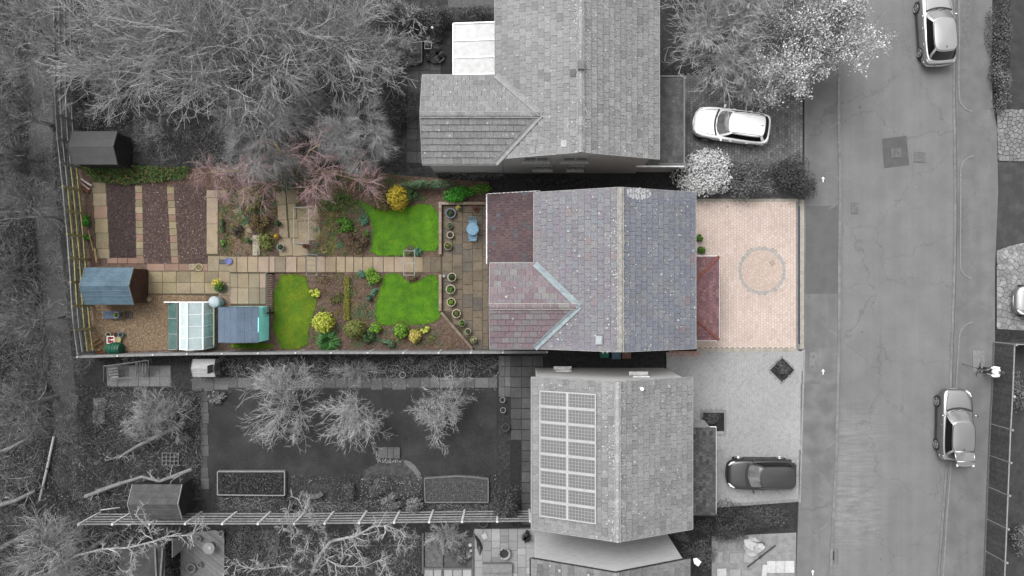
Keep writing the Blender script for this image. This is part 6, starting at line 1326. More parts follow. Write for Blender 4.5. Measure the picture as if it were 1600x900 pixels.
# greenhouse
gh = thing('greenhouse', 'white-framed greenhouse with a frosted roof in the coloured garden', 'greenhouse', P(305, 508))
FROST = M('frosted_glazing', C(236, 250, 250), C(214, 236, 240), sc=3, rough=.35, fine=8, famt=.05); WFR = WHITE
GLZ = M('clear_glazing', (.75, .85, .85), rough=.08, alpha=.28, spec=.6); TEAL = M('teal_glazing', C(120, 160, 150), C(96, 136, 128), sc=2, rough=.15, alpha=.7)
zE, zR = 1.55, 2.05; ga, gb = P(281, 546, zE), P(317, 473, zE); gr = (ga.x + gb.x) / 2
for s, xe in ((-1, ga.x), (1, gb.x)):
    for i in range(4):
        y0_, y1_ = ga.y + (gb.y - ga.y) * i / 4, ga.y + (gb.y - ga.y) * (i + 1) / 4
        e = [Vector((gr, y0_ + .015, zR)), Vector((gr, y1_ - .015, zR)), Vector((xe, y1_ - .015, zE)), Vector((xe, y0_ + .015, zE))]
        if (e[1] - e[0]).cross(e[2] - e[0]).z < 0: e = e[::-1]
        MB().add(e + [v - Vector((0, 0, .012)) for v in e], [(0, 1, 2, 3), (7, 6, 5, 4)] + [(k, k + 4, (k + 1) % 4 + 4, (k + 1) % 4) for k in range(4)]).build('roof_pane', FROST, gh)
    for i in range(5): y = ga.y + (gb.y - ga.y) * i / 4; MB().bar((gr, y, zR + .01), (xe, y, zE + .01), .022, .02).build('glazing_bar', WFR, gh)
    MB().bar((xe, ga.y, zE), (xe, gb.y, zE), .05, .05).build('eaves_rail', WFR, gh)
    for i in range(5): y = ga.y + (gb.y - ga.y) * i / 4; MB().box((xe, y, zE / 2), (.035, .035, zE)).build('post', WFR, gh)
    for i in range(4): MB().box((xe, ga.y + (gb.y - ga.y) * (i + .5) / 4, zE / 2), (.01, (gb.y - ga.y) / 4 - .04, zE - .08)).build('wall_pane', GLZ, gh)
    MB().box((xe, (ga.y + gb.y) / 2, .06), (.06, gb.y - ga.y, .12)).build('base_rail', gm(205), gh)
MB().bar((gr, ga.y, zR + .02), (gr, gb.y, zR + .02), .05, .05).build('ridge_bar', WFR, gh)
for y in (ga.y - .01, gb.y + .01):
    MB().add([(ga.x, y, .1), (gb.x, y, .1), (gb.x, y, zE), (gr, y, zR), (ga.x, y, zE)], [(0, 1, 2, 3, 4)]).build('gable_pane', GLZ, gh)
    MB().bar((ga.x, y, .08), (gb.x, y, .08), .04, .08).build('base_rail', gm(205), gh)
# cold frame against its left side
cf = thing('cold_frame', 'teal glazed cold frame leaning on the left side of the greenhouse', 'cold frame', P(270, 508)); e0, e1 = P(262, 546, .45), P(279, 473, .45)
for i in range(3):
    y0_, y1_ = e0.y + (e1.y - e0.y) * i / 3, e0.y + (e1.y - e0.y) * (i + 1) / 3
    MB().add([(e0.x, y0_ + .02, .4), (e1.x, y0_ + .02, .62), (e1.x, y1_ - .02, .62), (e0.x, y1_ - .02, .4)], [(0, 1, 2, 3)]).build('lid_pane', TEAL, cf)
for i in range(4): y = e0.y + (e1.y - e0.y) * i / 3; MB().bar((e0.x, y, .41), (e1.x, y, .63), .03, .03).build('glazing_bar', gm(200), cf)
for x, z in ((e0.x, .4), (e1.x, .62)): MB().box((x, (e0.y + e1.y) / 2, z / 2), (.03, e1.y - e0.y, z)).build('side', gm(170), cf)
MB().bar(P(256, 472, .6), P(334, 472, .6), .04, .05).build('top_rail', WHITE, cf)
# white butt, blue trolley table, compost bin, crates and pots
def lathe_thing(name, label, catg, px, py, prof, mat, z0=0.0, inner=None, plant=None, n=18, group=None, h=None):
    c = P(px, py, max(p[1] for p in prof) + z0); t = thing(name, label, catg, (c.x, c.y, z0), group); b = MB(); b.lathe((0, 0, 0), prof, n, cap=False); b.add([(prof[0][0] * math.cos(2 * math.pi * k / n), prof[0][0] * math.sin(2 * math.pi * k / n), prof[0][1]) for k in range(n)], [tuple(range(n - 1, -1, -1))])
    b.build('body', mat, t, smooth=False, local=True); return t, c
def pot(label, px, py, r, h, mat, soil=None, leaf=None, lr=None, seed=0, z0=0.0, name='plant_pot', catg='pot', n=90):
    R = r * S; t, c = lathe_thing(name, label, catg, px, py, [(R * .72, 0), (R * .92, h * .85), (R, h * .86), (R, h), (R * .8, h), (R * .78, h * .86)], mat, z0)
    MB().lathe((0, 0, h * .84), [(R * .79, 0), (R * .79, .01)], 16).build('soil', soil or SOILD, t, local=True)
    if leaf:
        rg = np.random.default_rng(seed + 900); k = n; lr = (lr or r * .8) * S; d = nrm(rg.normal(size=(k, 3)) + np.array([0, 0, .5])); V, F = leaf_quads(d * lr * rg.uniform(.4, 1, (k, 1)) + np.array([0, 0, h + lr * .3]), nrm(d + rg.normal(0, .5, (k, 3))), rg.uniform(.03, .055, k), rg); link('foliage', npmesh('foliage', V, F, leaf), t, local=True)
    return t
SOILD = M('pot_soil', C(62, 52, 44), C(44, 38, 34), sc=10); CREAM = M('cream_pot', C(206, 196, 170), C(184, 172, 148), sc=8, rough=.6); TERR = M('terracotta', C(170, 104, 84), C(150, 90, 74), sc=8); BLUEP = M('blue_glaze', C(52, 70, 172), C(40, 56, 150), sc=8, rough=.25, spec=.6); DBLU = M('dark_blue_glaze', C(70, 84, 130), C(56, 68, 108), sc=8, rough=.25, spec=.6); STONEP = M('stone_pot', C(170, 160, 132), C(150, 140, 114), sc=8); GRP = gm(150)
wb = thing('water_butt', 'white domed water butt at the corner of the greenhouse', 'water butt', P(340, 473)); c = P(334, 472, 1.0)
MB().lathe((c.x, c.y, 0), [(.27, 0), (.3, .4), (.29, .9)], 18).build('body', gm(190), wb, smooth=True); MB().lathe((c.x, c.y, .9), [(.33, 0), (.33, .05), (.28, .13), (.16, .18), (.02, .2)], 18).build('lid', M('pale_blue_lid', C(214, 226, 230), C(196, 210, 216), sc=6), wb, smooth=True)
MB().bar(P(334, 480, 1.0), P(334, 540, 1.0), .07, .05).build('downpipe', M('pale_green_rail', C(188, 196, 170), C(170, 178, 150), sc=6), wb)
tt = thing('garden_bench', 'blue-grey slatted bench seat beside the gravel', 'bench', P(175, 493))
for i in range(4): MB().bar(P(162, 487.5 + i * 3, .42), P(189, 487.5 + i * 3, .42), .095, .03).build('slat', M('blue_slat', C(108, 128, 156), C(92, 112, 140), sc=6, rv=.08), tt)
for x in (163, 188):
    for y in (488, 497): MB().box(P(x, y, .2), (.05, .05, .4)).build('leg', gm(190), tt)
pot('small green plant in a pale pot on the blue bench', 181, 492, 4.5, .18, CREAM, leaf=GRN, seed=1, z0=.44)
tr_ = thing('grating_tray', 'black slotted tray on the gravel beside the blue bench', 'tray', P(202, 492, .03))
b = MB()
for i in range(4): b.box(P(198 + i * 3, 492) + Vector((0, 0, .06)), (.035, .44, .05))
for i in range(3): b.box(P(202.5, 488 + i * 4) + Vector((0, 0, .06)), (.4, .035, .045))
b.build('grid', BLACK, tr_)
pot('white round pot of dark soil beside the compost bin', 169, 523, 4.2, .22, CREAM, seed=2); pot('pale yellow round pot by the compost bin', 184, 531, 5, .2, M('yellow_pot', C(214, 204, 150), C(196, 186, 132), sc=8), soil=M('pale_fill', C(206, 196, 140), C(190, 180, 124), sc=6)); pot('terracotta pot between the white pot and the blue tub', 181, 523, 4, .22, TERR)
pot('pale blue tub behind the yellow pot', 188, 523, 4.2, .3, M('pale_blue_tub', C(140, 172, 184), C(120, 154, 168), sc=8))
cr = thing('seed_crate', 'white open crate with red contents by the compost bin', 'crate', P(173, 531))
cc_ = P(173, 531, .2)
for dx, dy, w, l in ((-.2, 0, .03, .4), (.2, 0, .03, .4), (0, .2, .37, .03), (0, -.2, .37, .03)): MB().box((cc_.x + dx, cc_.y + dy, .11), (w, l, .22)).build('side', WHITE, cr)
MB().box((cc_.x, cc_.y, .05), (.37, .37, .03)).build('base', WHITE, cr)
for i in range(4): MB().lathe((cc_.x - .1 + .2 * (i % 2), cc_.y - .1 + .2 * (i // 2), .07), [(.07, 0), (.08, .1), (.05, .1)], 10).build('small_pot', M('red_pot', C(190, 70, 70)), cr)
cb_ = thing('compost_bin', 'dark green round compost bin lying by the bottom-left corner of the garden', 'compost bin', P(178, 546)); c = P(178, 545, .4)
b = MB(); b.tube([Vector((c.x - .42, c.y, .34)), Vector((c.x - .2, c.y, .36)), Vector((c.x + .2, c.y, .38)), Vector((c.x + .42, c.y, .4))], [.26, .33, .36, .3], 16); b.build('body', M('bottle_green', C(40, 118, 88), C(30, 98, 74), sc=5, rough=.5), cb_)
for k in range(3): MB().tube([Vector((c.x - .05 + .15 * k, c.y, .375)), Vector((c.x - .02 + .15 * k, c.y, .375))], .375 - .012 * abs(k - 1), 16).build('hoop', M('green_hoop', C(30, 100, 74)), cb_)
MB().tube([Vector((c.x - .46, c.y, .34)), Vector((c.x - .42, c.y, .34))], .22, 16).build('lid', gm(120), cb_)
for i, (x0_, y0_, x1_, y1_, m_, lab) in enumerate(((138, 541, 154, 528, (186, 150, 100), 'longest tan timber offcut in the bottom-left garden corner'), (140, 545, 160, 533, (170, 130, 86), 'tan timber offcut lying parallel to the longest one'), (142, 549, 158, 546, (196, 164, 116), 'short pale offcut nearest the corner post'), (150, 551, 172, 549, (176, 96, 60), 'orange-brown board lying beside the compost bin'), (123, 283, 140, 296, (200, 170, 160), 'pinkish broken plank at the top-left garden corner'), (120, 288, 138, 300, (130, 80, 66), 'dark red broken plank at the top-left garden corner'), (126, 279, 143, 290, (212, 198, 194), 'whitish broken plank at the top-left garden corner'), (148, 388, 151, 410, (180, 150, 110), 'narrow tan board standing beside the left slab path'), (138, 360, 146, 392, (196, 176, 110), 'thin yellow cane leaning along the left fence'))):
    t = thing('timber_offcut', lab, 'timber', P((x0_ + x1_) / 2, (y0_ + y1_) / 2, .06 + .03 * i)); mt = M('offcut_%d' % i, C(*m_), tuple(v * .7 for v in C(*m_)), sc=8, fine=20, famt=.2)
    MB().bar(P(x0_, y0_, .1 + .02 * i), P(x1_, y1_, .12 + .02 * i), .1 if i != 8 else .04, .05).build('plank', mt, t); d_ = (P(x1_, y1_) - P(x0_, y0_)).normalized(); MB().bar(P(x0_, y0_, .1 + .02 * i) - d_ * .006, P(x0_, y0_, .1 + .02 * i) - d_ * .001, .09 if i != 8 else .035, .045).build('sawn_end', M('sawn_%d' % i, tuple(min(.6, v * 1.3) for v in C(*m_))), t)
# blue bird-table plate & pots in the garden
pot('glossy cobalt blue pot at the corner of the slab path', 357, 408, 5.5, .3, BLUEP, soil=BLUEP, seed=3)
sd1 = thing('stone_ball', 'pale round stone beside the shed with brown boards', 'stone', P(235, 468)); MB().lathe((P(235, 468).x, P(235, 468).y, 0), [(.02, 0), (.12, .03), (.17, .1), (.15, .2), (.08, .25), (.01, .26)], 12).build('stone', STONEP, sd1, smooth=True)
sd2 = thing('stone_ball', 'pale round stone on the path by the cobalt pot', 'stone', P(364, 413)); MB().lathe((P(364, 413).x, P(364, 413).y, .05), [(.02, 0), (.08, .03), (.1, .08), (.05, .13), (.01, .14)], 12).build('stone', gm(205), sd2, smooth=True)
def ring(label, px, py, r, mat, fill=None):
    c = P(px, py, .1); t = thing('hoop', label, 'ring', (c.x, c.y, .05)); b = MB(); n = 20
    pts = [(c.x + r * S * math.cos(2 * math.pi * k / n), c.y + r * S * math.sin(2 * math.pi * k / n), .085) for k in range(n + 1)]; b.tube(pts, .028, 6, cap=False); b.build('rim', mat, t); b = MB().lathe((c.x, c.y, .055), [(r * S - .02, 0), (r * S - .02, .008)], 16); b.build('base', fill or SLABY, t)
ring('pale round dish on the brick strip, smaller of the pair', 300, 417, 4.2, CREAM); ring('pale round dish on the brick strip, larger of the pair', 311, 417.5, 5.2, CREAM, M('moss_fill', C(130, 120, 70)))
t = pot('wide half-barrel planter with yellow flowers at the slab path edge', 344, 448, 9, .28, gm(90), leaf=GRN, lr=9, seed=5, n=260)
rg = np.random.default_rng(3); k = 130; V, F = leaf_quads(np.stack([rg.normal(-.15, .12, k), rg.normal(.22, .1, k), rg.uniform(.3, .5, k)], 1), nrm(rg.normal(0, .4, (k, 3)) + np.array([0, 0, 1.])), rg.uniform(.03, .06, k), rg); link('flowers', npmesh('flowers', V, F, leafmat((226, 210, 40), (206, 186, 30), (240, 228, 90))), t, local=True)
for i, (px, py, r, m_, lf, lab) in enumerate(((433, 349, 5, gm(70), DGR, 'dark pot with green plant beside the birch paving, upper one'), (432, 369, 4.5, TERR, leafmat((216, 196, 40), (190, 170, 30)), 'pot of yellow flowers beside the birch paving'), (438, 386, 5.5, gm(190), DGR, 'pale-rimmed pot beside the birch paving, lowest one'), (476, 384, 4, TERR, BRN, 'terracotta pot of russet plant at the foot of the metal frame'),
    (704, 333, 8, DBLU, DGR, 'large blue glazed pot in the patio corner'), (716, 324, 4, STONEP, PALEY, 'small stone pot against the patio top wall'), (742, 326, 5, TERR, BRN, 'terracotta pot against the patio top wall'), (702, 352, 5, STONEP, SAGE, 'stone pot with sage plant on the patio, second below the blue pot'), (703.5, 367, 5.5, CREAM, None, 'cream rimmed pot of bare soil on the patio'), (700, 384, 6.5, STONEP, OLV, 'mossy mounded pot on the patio above the path'),
    (706, 433, 7, CREAM, DGR, 'cream rimmed pot on the patio, first below the path'), (704, 452, 7.5, CREAM, GRN, 'cream rimmed pot on the patio, second below the path'), (705, 472, 7, CREAM, LIM, 'cream rimmed pot on the patio, third below the path'), (713, 490, 7, CREAM, OLV, 'cream rimmed pot on the patio, fourth below the path'), (722, 505, 5.5, STONEP, GRN, 'small pot on the patio, fifth below the path'), (731, 518, 5, CREAM, DGR, 'small cream pot at the end of the patio pot row'), (740, 531, 5.5, STONEP, leafmat((190, 196, 140), (160, 176, 110), (210, 210, 170)), 'pot of pale variegated leaves in the patio tip'),
    (577, 466, 4.5, gm(40), BLU, 'small dark pot beside the blue-green tuft on the border'))):
    pot(lab, px, py, r, .34, m_ if not isinstance(m_, tuple) else CREAM, leaf=lf, lr=r * .85, seed=20 + i, n=110)
b_ = thing('stone_ball', 'pale stone ball on the patio beside the path end', 'stone', P(694, 432)); MB().lathe((P(694, 432).x, P(694, 432).y, .03), [(.02, 0), (.09, .03), (.11, .09), (.07, .16), (.01, .18)], 12).build('stone', gm(195), b_, smooth=True)
# blue bistro table and two chairs
TB = M('sky_blue_paint', C(132, 178, 206), C(116, 162, 192), sc=6, rough=.5)
tc_ = P(738.5, 358, .72); bt_ = thing('bistro_table', 'round sky-blue garden table on the patio', 'table', (tc_.x, tc_.y, 0))
MB().lathe((0, 0, .7), [(.31, 0), (.34, .01), (.34, .03), (.31, .035)], 24).build('table_top', TB, bt_, local=True)
for k in range(4):
    a = k * math.pi / 2 + .78; MB().tube([(math.cos(a) * .05, math.sin(a) * .05, .7), (math.cos(a) * .1, math.sin(a) * .1, .35), (math.cos(a) * .26, math.sin(a) * .26, .0)], .014, 6).build('leg', TB, bt_, local=True)
for sgn, lab in ((1, 'sky-blue garden chair above the round table'), (-1, 'sky-blue garden chair below the round table')):
    cp = tc_ + Vector((0, sgn * .38, 0)); ch = thing('garden_chair', lab, 'chair', (cp.x, cp.y, 0), 'bistro chairs at the blue table', rz=0 if sgn > 0 else math.pi)
    for i in range(6): MB().box((0, -.17 + .068 * i, .44), (.42, .055, .018)).build('seat_slat', TB, ch, local=True)
    for sx in (-1, 1):
        MB().tube([(sx * .21, -.2, 0), (sx * .21, -.18, .44), (sx * .23, -.16, .64), (sx * .23, .12, .66), (sx * .2, .2, .66)], .012, 6).build('arm', TB, ch, local=True); MB().tube([(sx * .2, .24, 0), (sx * .2, .18, .44), (sx * .2, .3, .9)], .012, 6).build('leg', TB, ch, local=True)
    for i in range(4): MB().bar((-.2, .215 + .025 * i, .56 + .1 * i), (.2, .215 + .025 * i, .56 + .1 * i), .015, .06).build('back_slat', TB, ch, local=True)
# black metal railing by the slab terrace
rl_ = thing('metal_railing', 'black metal railing with close bars between slab terrace and mossy lawn', 'railing', P(427, 458)); zt = 1.05
for z in (.12, zt): MB().bar(P(427, 428) + Vector((0, 0, z)), P(427, 488) + Vector((0, 0, z)), .05 if z > .5 else .03, .04).build('rail', gm(120) if z > .5 else BLACK, rl_)
for i in range(18): MB().box(P(427, 428.5 + i * 3.46) + Vector((0, 0, zt / 2)), (.03, .03, zt - .03)).build('bar', BLACK, rl_)
for y in (427.5, 488.5): MB().box(P(427, y) + Vector((0, 0, .58)), (.09, .09, 1.16)).build('post', BLACK, rl_)
# garden arches and frame
def frame_arch(label, xs, ys, z, mat, bars=4):
    t = thing('garden_arch', label, 'arch', P((xs[0] + xs[1]) / 2, (ys[0] + ys[1]) / 2))
    c = [[P(x, y, z) for y in ys] for x in xs]
    for i in (0, 1):
        for j in (0, 1): p = c[i][j]; MB().tube([(p.x, p.y, 0), (p.x, p.y, z)], .025, 6).build('post', mat, t)
        MB().tube([c[i][0], c[i][1]], .022, 6).build('top_rail', mat, t)
    for j in range(bars):
        f = j / (bars - 1); MB().tube([c[0][0].lerp(c[0][1], f), c[1][0].lerp(c[1][1], f)], .018, 6).build('cross_bar', mat, t)
frame_arch('grey metal arch spanning the slab path', (479, 495), (398, 431), 1.9, gm(150), 5)
frame_arch('white metal pergola frame over the paving under the birch', (459, 482), (324, 380), 2.0, gm(190), 2)
frame_arch('thin wire arch over the dark end of the path', (631, 648), (392, 430), 1.8, gm(190), 3)
hs = thing('hose_reel', 'coiled pale hose lying beside the arch', 'hose', P(507, 391)); b = MB(); c = P(507, 390)
b.tube([(c.x + (.14 + .012 * k / 10) * math.cos(k * .55), c.y + (.14 + .012 * k / 10) * math.sin(k * .55), .05 + .0015 * k) for k in range(36)] + [tuple(P(496, 391, .05))], .016, 5); b.build('coil', M('pale_hose', C(206, 196, 130)), hs); MB().lathe((c.x, c.y, .03), [(.06, 0), (.06, .07)], 10).build('hub', gm(90), hs)
gd = thing('garden_tray', 'small dark grey tray beside the cobalt blue pot', 'tray', P(349, 407)); MB().box(P(349, 409, .1), (.4, .22, .02)).build('base', gm(110), gd); MB().box(P(349, 409, .07), (.44, .26, .03)).build('frame', gm(60), gd)
# ------------------------------------------------------------------ fences
def fence_rails(label, line, heights, matf, post_every, pw=.1, rail_h=.11, rail_w=.05, posts=None, pm=None, name='fence', zpost=None, board=None):
    pts = [P(*q) for q in line]; root = thing(name, label, 'fence', pts[0]); pl = [tuple(p) for p in pts]; tot = polyline_len(pl)[-1]
    ds = posts or [i * post_every for i in range(int(tot / post_every) + 1)]
    ds = [d for d in ds if d <= tot]; pos = [Vector(along(pl, d)[0]) for d in ds]
    for i, p in enumerate(pos): MB().box((p.x, p.y, (zpost or heights[-1] + .08) / 2), (pw, pw, zpost or heights[-1] + .08), rz=along(pl, ds[i])[1]).build('post', pm(i, p) if callable(pm) else pm, root)
    for i in range(len(pos) - 1):
        for j, z in enumerate(heights):
            dr = rnd.uniform(-.015, .015); MB().bar(pos[i] + Vector((0, 0, z + dr)), pos[i + 1] + Vector((0, 0, z - dr)), rail_w, board[j] if board else rail_h).build('rail', matf(i, j, (pos[i] + pos[i + 1]) / 2), root)
    return root
RG1 = M('grey_rail', C(176), C(146), sc=6, fine=20, famt=.18, rv=.1); RG2 = M('dull_grey_rail', C(150), C(120), sc=6, fine=20, famt=.18, rv=.1); RY = M('mossy_yellow_rail', C(200, 190, 132), C(166, 158, 104), sc=6, fine=20, famt=.18, rv=.1)
LF = [(114, -60), (116, 0), (118, 167), (122, 230), (128, 280), (139, 400), (145, 500), (153, 556)]
def lfm(i, j, p):
    y = 450 - p.y / S
    return RY if (278 < y < 550 and (j < 2 or (j == 2 and y < 470 and y > 285))) else (RG1 if y > 140 else RG2)
fence_rails('long four-rail timber fence between the track and the gardens', LF, [.35, .85, 1.35, 1.8], lfm, 1.32, pm=lambda i, p: RY if 278 < 450 - p.y / S < 540 else RG1, rail_h=.2, rail_w=.05, board=[.16, .17, .17, .18])
SF = [(150, 553), (300, 549), (500, 547), (690, 547), (860, 546)]
FB = M('weathered_boards', C(156), C(134), sc=5, fine=18, famt=.18, rv=.08)
pxs = [150, 210, 263, 314, 366, 420, 476, 529, 584, 637, 690, 738, 786, 852]
pl = [tuple(P(*q)) for q in SF]
sfr = fence_rails('weathered grey boarded fence along the bottom of the coloured garden', SF, [.2, .52, .84, 1.16, 1.48], lambda i, j, p: FB, 1.9, posts=[max(0, (x - 150) * S * 1.0006) for x in pxs], pm=M('pale_post', (.34, .34, .34), (.28, .28, .28), sc=6), board=[.3] * 5, rail_w=.03, zpost=1.78, pw=.09)
cap = sfr
for i in range(len(pxs) - 1):
    a, _ = along(pl, max(0, (pxs[i] - 150) * S)); b2, _ = along(pl, (pxs[i + 1] - 150) * S * 1.0); MB().bar(Vector((a[0], a[1], 1.7)), Vector((b2[0], b2[1], 1.7)), .14, .04).build('capping_board', M('capping', C(160), C(136), sc=6, fine=18, famt=.15) if i == 0 else bpy.data.materials['capping'], cap)
RFm = M('pale_grey_rail', C(172), C(140), sc=6, fine=20, famt=.15, rv=.1)
R3 = [(150, 801), (300, 800), (480, 800), (700, 797), (832, 796)]
p3x = [157, 207, 262, 315, 370, 423, 477, 522, 573, 625, 677, 726, 778, 827]
fence_rails('pale five-rail fence with slanting posts across the lower gardens', R3, [.3, .75, 1.2, 1.6, 2.0], lambda i, j, p: RFm, 1.9, posts=[(x - 150) * S for x in p3x], pm=M('white_post', (.42, .42, .42), (.34, .34, .34), sc=6), board=[.09, .07, .07, .07, .13], rail_w=.06, zpost=2.1, pw=.11)
# close-boarded fence on the right
RB = M('dark_fence_boards', C(98), C(78), sc=5, fine=16, famt=.22, rv=.12)
E4 = [(1551, 535), (1548, 612), (1545, 662), (1543, 711), (1541, 760), (1539, 810), (1537, 860), (1535, 910)]
f4 = thing('fence', 'dark close-boarded fence with concrete posts beside the right footway', 'fence', P(1545, 700))
for i in range(len(E4) - 1):
    a, b2 = P(*E4[i]), P(*E4[i + 1]); n = max(6, int((b2 - a).length / .11)); d = (b2 - a) / n; mb = MB()
    for k in range(n): mb.box(a + d * (k + .5) + Vector((.0 + .012 * (k % 2), 0, .92)), (.02, d.length * 1.08, 1.7), rz=0)
    tag(mb.build('fence_panel', RB, f4), kind='stuff'); MB().bar(a + Vector((.0, 0, 1.79)), b2 + Vector((.0, 0, 1.79)), .06, .04).build('capping', gm(176), f4); MB().box(a + Vector((.05, 0, .95)), (.11, .1, 1.9)).build('post', gm(178 if i != 1 else 225), f4)
    MB().bar(a + Vector((-.03, 0, .1)), b2 + Vector((-.03, 0, .1)), .04, .2).build('gravel_board', gm(130), f4)
f5 = thing('fence', 'short boarded return fence at the end of the crazy-paved drive', 'fence', P(1570, 532))
for i in range(16): MB().box(P(1554 + i * 4, 534 + i * .12) + Vector((0, 0, .9)), (.138, .02, 1.7)).build('board', RB, f5)
MB().bar(P(1552, 534) + Vector((0, 0, 1.78)), P(1618, 536) + Vector((0, 0, 1.78)), .06, .04).build('capping', gm(176), f5)
# ------------------------------------------------------------------ neighbours' things
def raised_bed(label, pts, h, mat, soil):
    t = thing('raised_bed', label, 'planter', P(*pts[0])); n = len(pts)
    for i in range(n): MB().bar(P(*pts[i]) + Vector((0, 0, h / 2)), P(*pts[(i + 1) % n]) + Vector((0, 0, h / 2)), .06, h + .002 * i).build('side_board', mat, t)
    MB().prism(wpoly(pts), .02, h - .06).build('soil', soil, t); return t
DKS = M('dark_bed_soil', C(54), C(34), sc=5, fine=20, famt=.5, bump=.6, bsc=18)
raised_bed('pale-edged oblong raised bed with dark soil on the grey lawn', [(343, 735), (447, 735), (447, 772), (343, 771)], .3, gm(170), DKS)
raised_bed('arch-topped raised bed of grey gravel near the railed fence', [(664, 746), (690, 744), (715, 742.5), (740, 744), (763, 747), (763, 783), (665, 783)], .25, gm(140), M('gravelly_soil', C(92), C(62), sc=5, fine=22, famt=.4))
raised_bed('square stone-walled raised bed in the upper garden', [(594, 43), (640, 43), (660, 70), (660, 100), (594, 106)], .4, gm(120), LITTER)
raised_bed('small sunken bed beside the pale drive porch', [(1096, 643), (1131, 643), (1131, 678), (1096, 678)], .2, gm(178), SOILG)
MB().box(P(1124, 688) + Vector((0, 0, .12)), (.5, 1.1, .05)).build('step', gm(195), bot)
chips('leaf_litter', [(346, 738), (444, 738), (444, 769), (346, 768)], 1500, .03, .07, M('bed_leaves', C(70), pal=[(3, C(60)), (3, C(80)), (2, C(40)), (.6, C(120))]), z=.26, seed=41, tilt=.7, zj=.1); chips('gravel_stones', [(668, 750), (760, 750), (760, 780), (668, 780)], 2200, .02, .045, M('bed_stones', C(96), pal=[(3, C(92)), (3, C(110)), (2, C(66)), (.6, C(150))]), z=.2, seed=42, tilt=.5)
# swing seat frame
sw = thing('slatted_bench', 'metal framed slatted seat standing on the pale paved corner', 'bench', P(195, 585)); fm_ = gm(150)
q = {k: P(*v) for k, v in dict(a=(162, 572, 1.2), b=(162, 596, .0), c=(232, 563, 1.2), d=(232, 590, 0), e=(212, 566, 1.1), f=(213, 588, .5), g_=(168, 574, 1.0), h=(170, 594, .45)).items()}
for a, b2 in (('a', 'b'), ('c', 'd'), ('a', 'c'), ('g_', 'e'), ('e', 'f'), ('h', 'f'), ('g_', 'h')): MB().tube([q[a], q[b2]], .025, 6).build('frame_tube', fm_, sw)
for i in range(4): MB().bar(P(168 + i * .4, 577 + i * 4.5, .5), P(184 + i * .4, 575 + i * 4.5, .5), .1, .025).build('seat_slat', gm(160), sw); MB().bar(P(214 + i * 4.5, 566 + i * .6, .9), P(214 + i * 4.5, 584, .5), .09, .02).build('back_slat', gm(130), sw)
# white little hut
shed('little white pitched storage hut beside the boarded fence', 302, 336, 561, 589, .9, 1.15, 'x', gm(206), gm(180), gm(200), gm(120), name='storage_box', seams=2)
# trellis square lying flat
tp = thing('trellis_panel', 'small square lattice panel lying beside the fallen logs', 'trellis', P(266, 717, .1))
for i in range(5): MB().bar(P(253.5 + i * 6.2, 707, .18), P(253.5 + i * 6.2, 727, .18), .025, .02).build('lath', gm(178), tp)
for i in range(4): MB().bar(P(253, 708 + i * 6.2, .2), P(279, 708 + i * 6.2, .2), .025, .02).build('lath', gm(178), tp)
# curved stone seat
cs = thing('curved_bench', 'low curved stone seat on the small grey pad by the raised bed', 'bench', P(488, 777)); b = MB()
for k in range(6): a0_, a1_ = math.pi * (1.0 + .14 * k) + .1, math.pi * (1.0 + .14 * (k + 1)) + .1; b.bar(P(488 - 17 * math.cos(a0_) * -1, 766 - 10 * math.sin(a0_), .4), P(488 - 17 * math.cos(a1_) * -1, 766 - 10 * math.sin(a1_), .4), .28, .08)
b.build('seat', gm(112), cs)
for x in (476, 500): MB().box(P(x, 775, .18), (.2, .2, .36)).build('support', gm(95), cs)
for i, (px, py, r, lab) in enumerate(((785, 625, 4.5, 'white-rimmed pot in the side bed, topmost'), (786, 641, 4.5, 'white-rimmed pot in the side bed, second from the top'), (790, 668, 6.5, 'dark wide pot in the side bed'), (738, 577, 5, 'dark planter box against the path by the boarded fence'), (629, 586, 5, 'pale planter on the path below the boarded fence'), (824, 833, 3.5, 'pot with a spiky plant at the patio corner'), (755, 817, 8, 'large round basket under the railed fence'))):
    pot(lab, px, py, r, .32, gm(170) if i in (0, 1, 4) else gm(90), soil=DKS, seed=60 + i)
pp = thing('garden_post', 'slim pale post among the plants left of the upper conservatory', 'post', P(680, 45)); MB().tube([P(680, 58, 0), P(680, 58, .0) + Vector((0, 0, 1.5))], .03, 6).build('post', gm(200), pp); MB().box(P(680, 58, 0) + Vector((0, 0, 1.52)), (.12, .12, .04)).build('cap', gm(220), pp)
k = 0
for px, py, r, lab in ((684, 60, 6, 'round dark pot on the upper terrace, nearest the hedge'), (683, 75, 5.5, 'round dark pot in the upper pot cluster, top row'), (676, 80, 5, 'round dark pot in the upper pot cluster, left'), (690, 84, 5, 'round dark pot in the upper pot cluster, right'), (679, 92, 7, 'largest dark pot in the upper pot cluster'), (668, 90, 5, 'round dark pot at the left end of the upper cluster'), (655, 62, 7, 'round leafy pot left of the upper cluster'), (693, 42, 6, 'tub standing by the upper conservatory corner')):
    pot(lab, px, py, r, .3, gm(60), soil=DKS, leaf=G1 if k % 2 else None, seed=80 + k, n=60); k += 1
for px, py, w, rz_, lab in ((669, 71, .38, 0, 'pale square open crate by the upper pot cluster'), (687, 91, .36, .7, 'dark square open crate turned on the upper pot cluster')):
    c = P(px, py, .25); t = thing('open_crate', lab, 'crate', (c.x, c.y, 0), rz=rz_)
    for dx, dy, a, b2 in ((-w / 2, 0, .03, w), (w / 2, 0, .03, w), (0, w / 2, w, .03), (0, -w / 2, w, .03)): MB().box((dx, dy, .14), (a, b2, .28 + (.004 if a > .1 else 0))).build('side', gm(190 if rz_ == 0 else 130), t, local=True)
    MB().box((0, 0, .02), (w - .04, w - .04, .03)).build('base', gm(50), t, local=True)
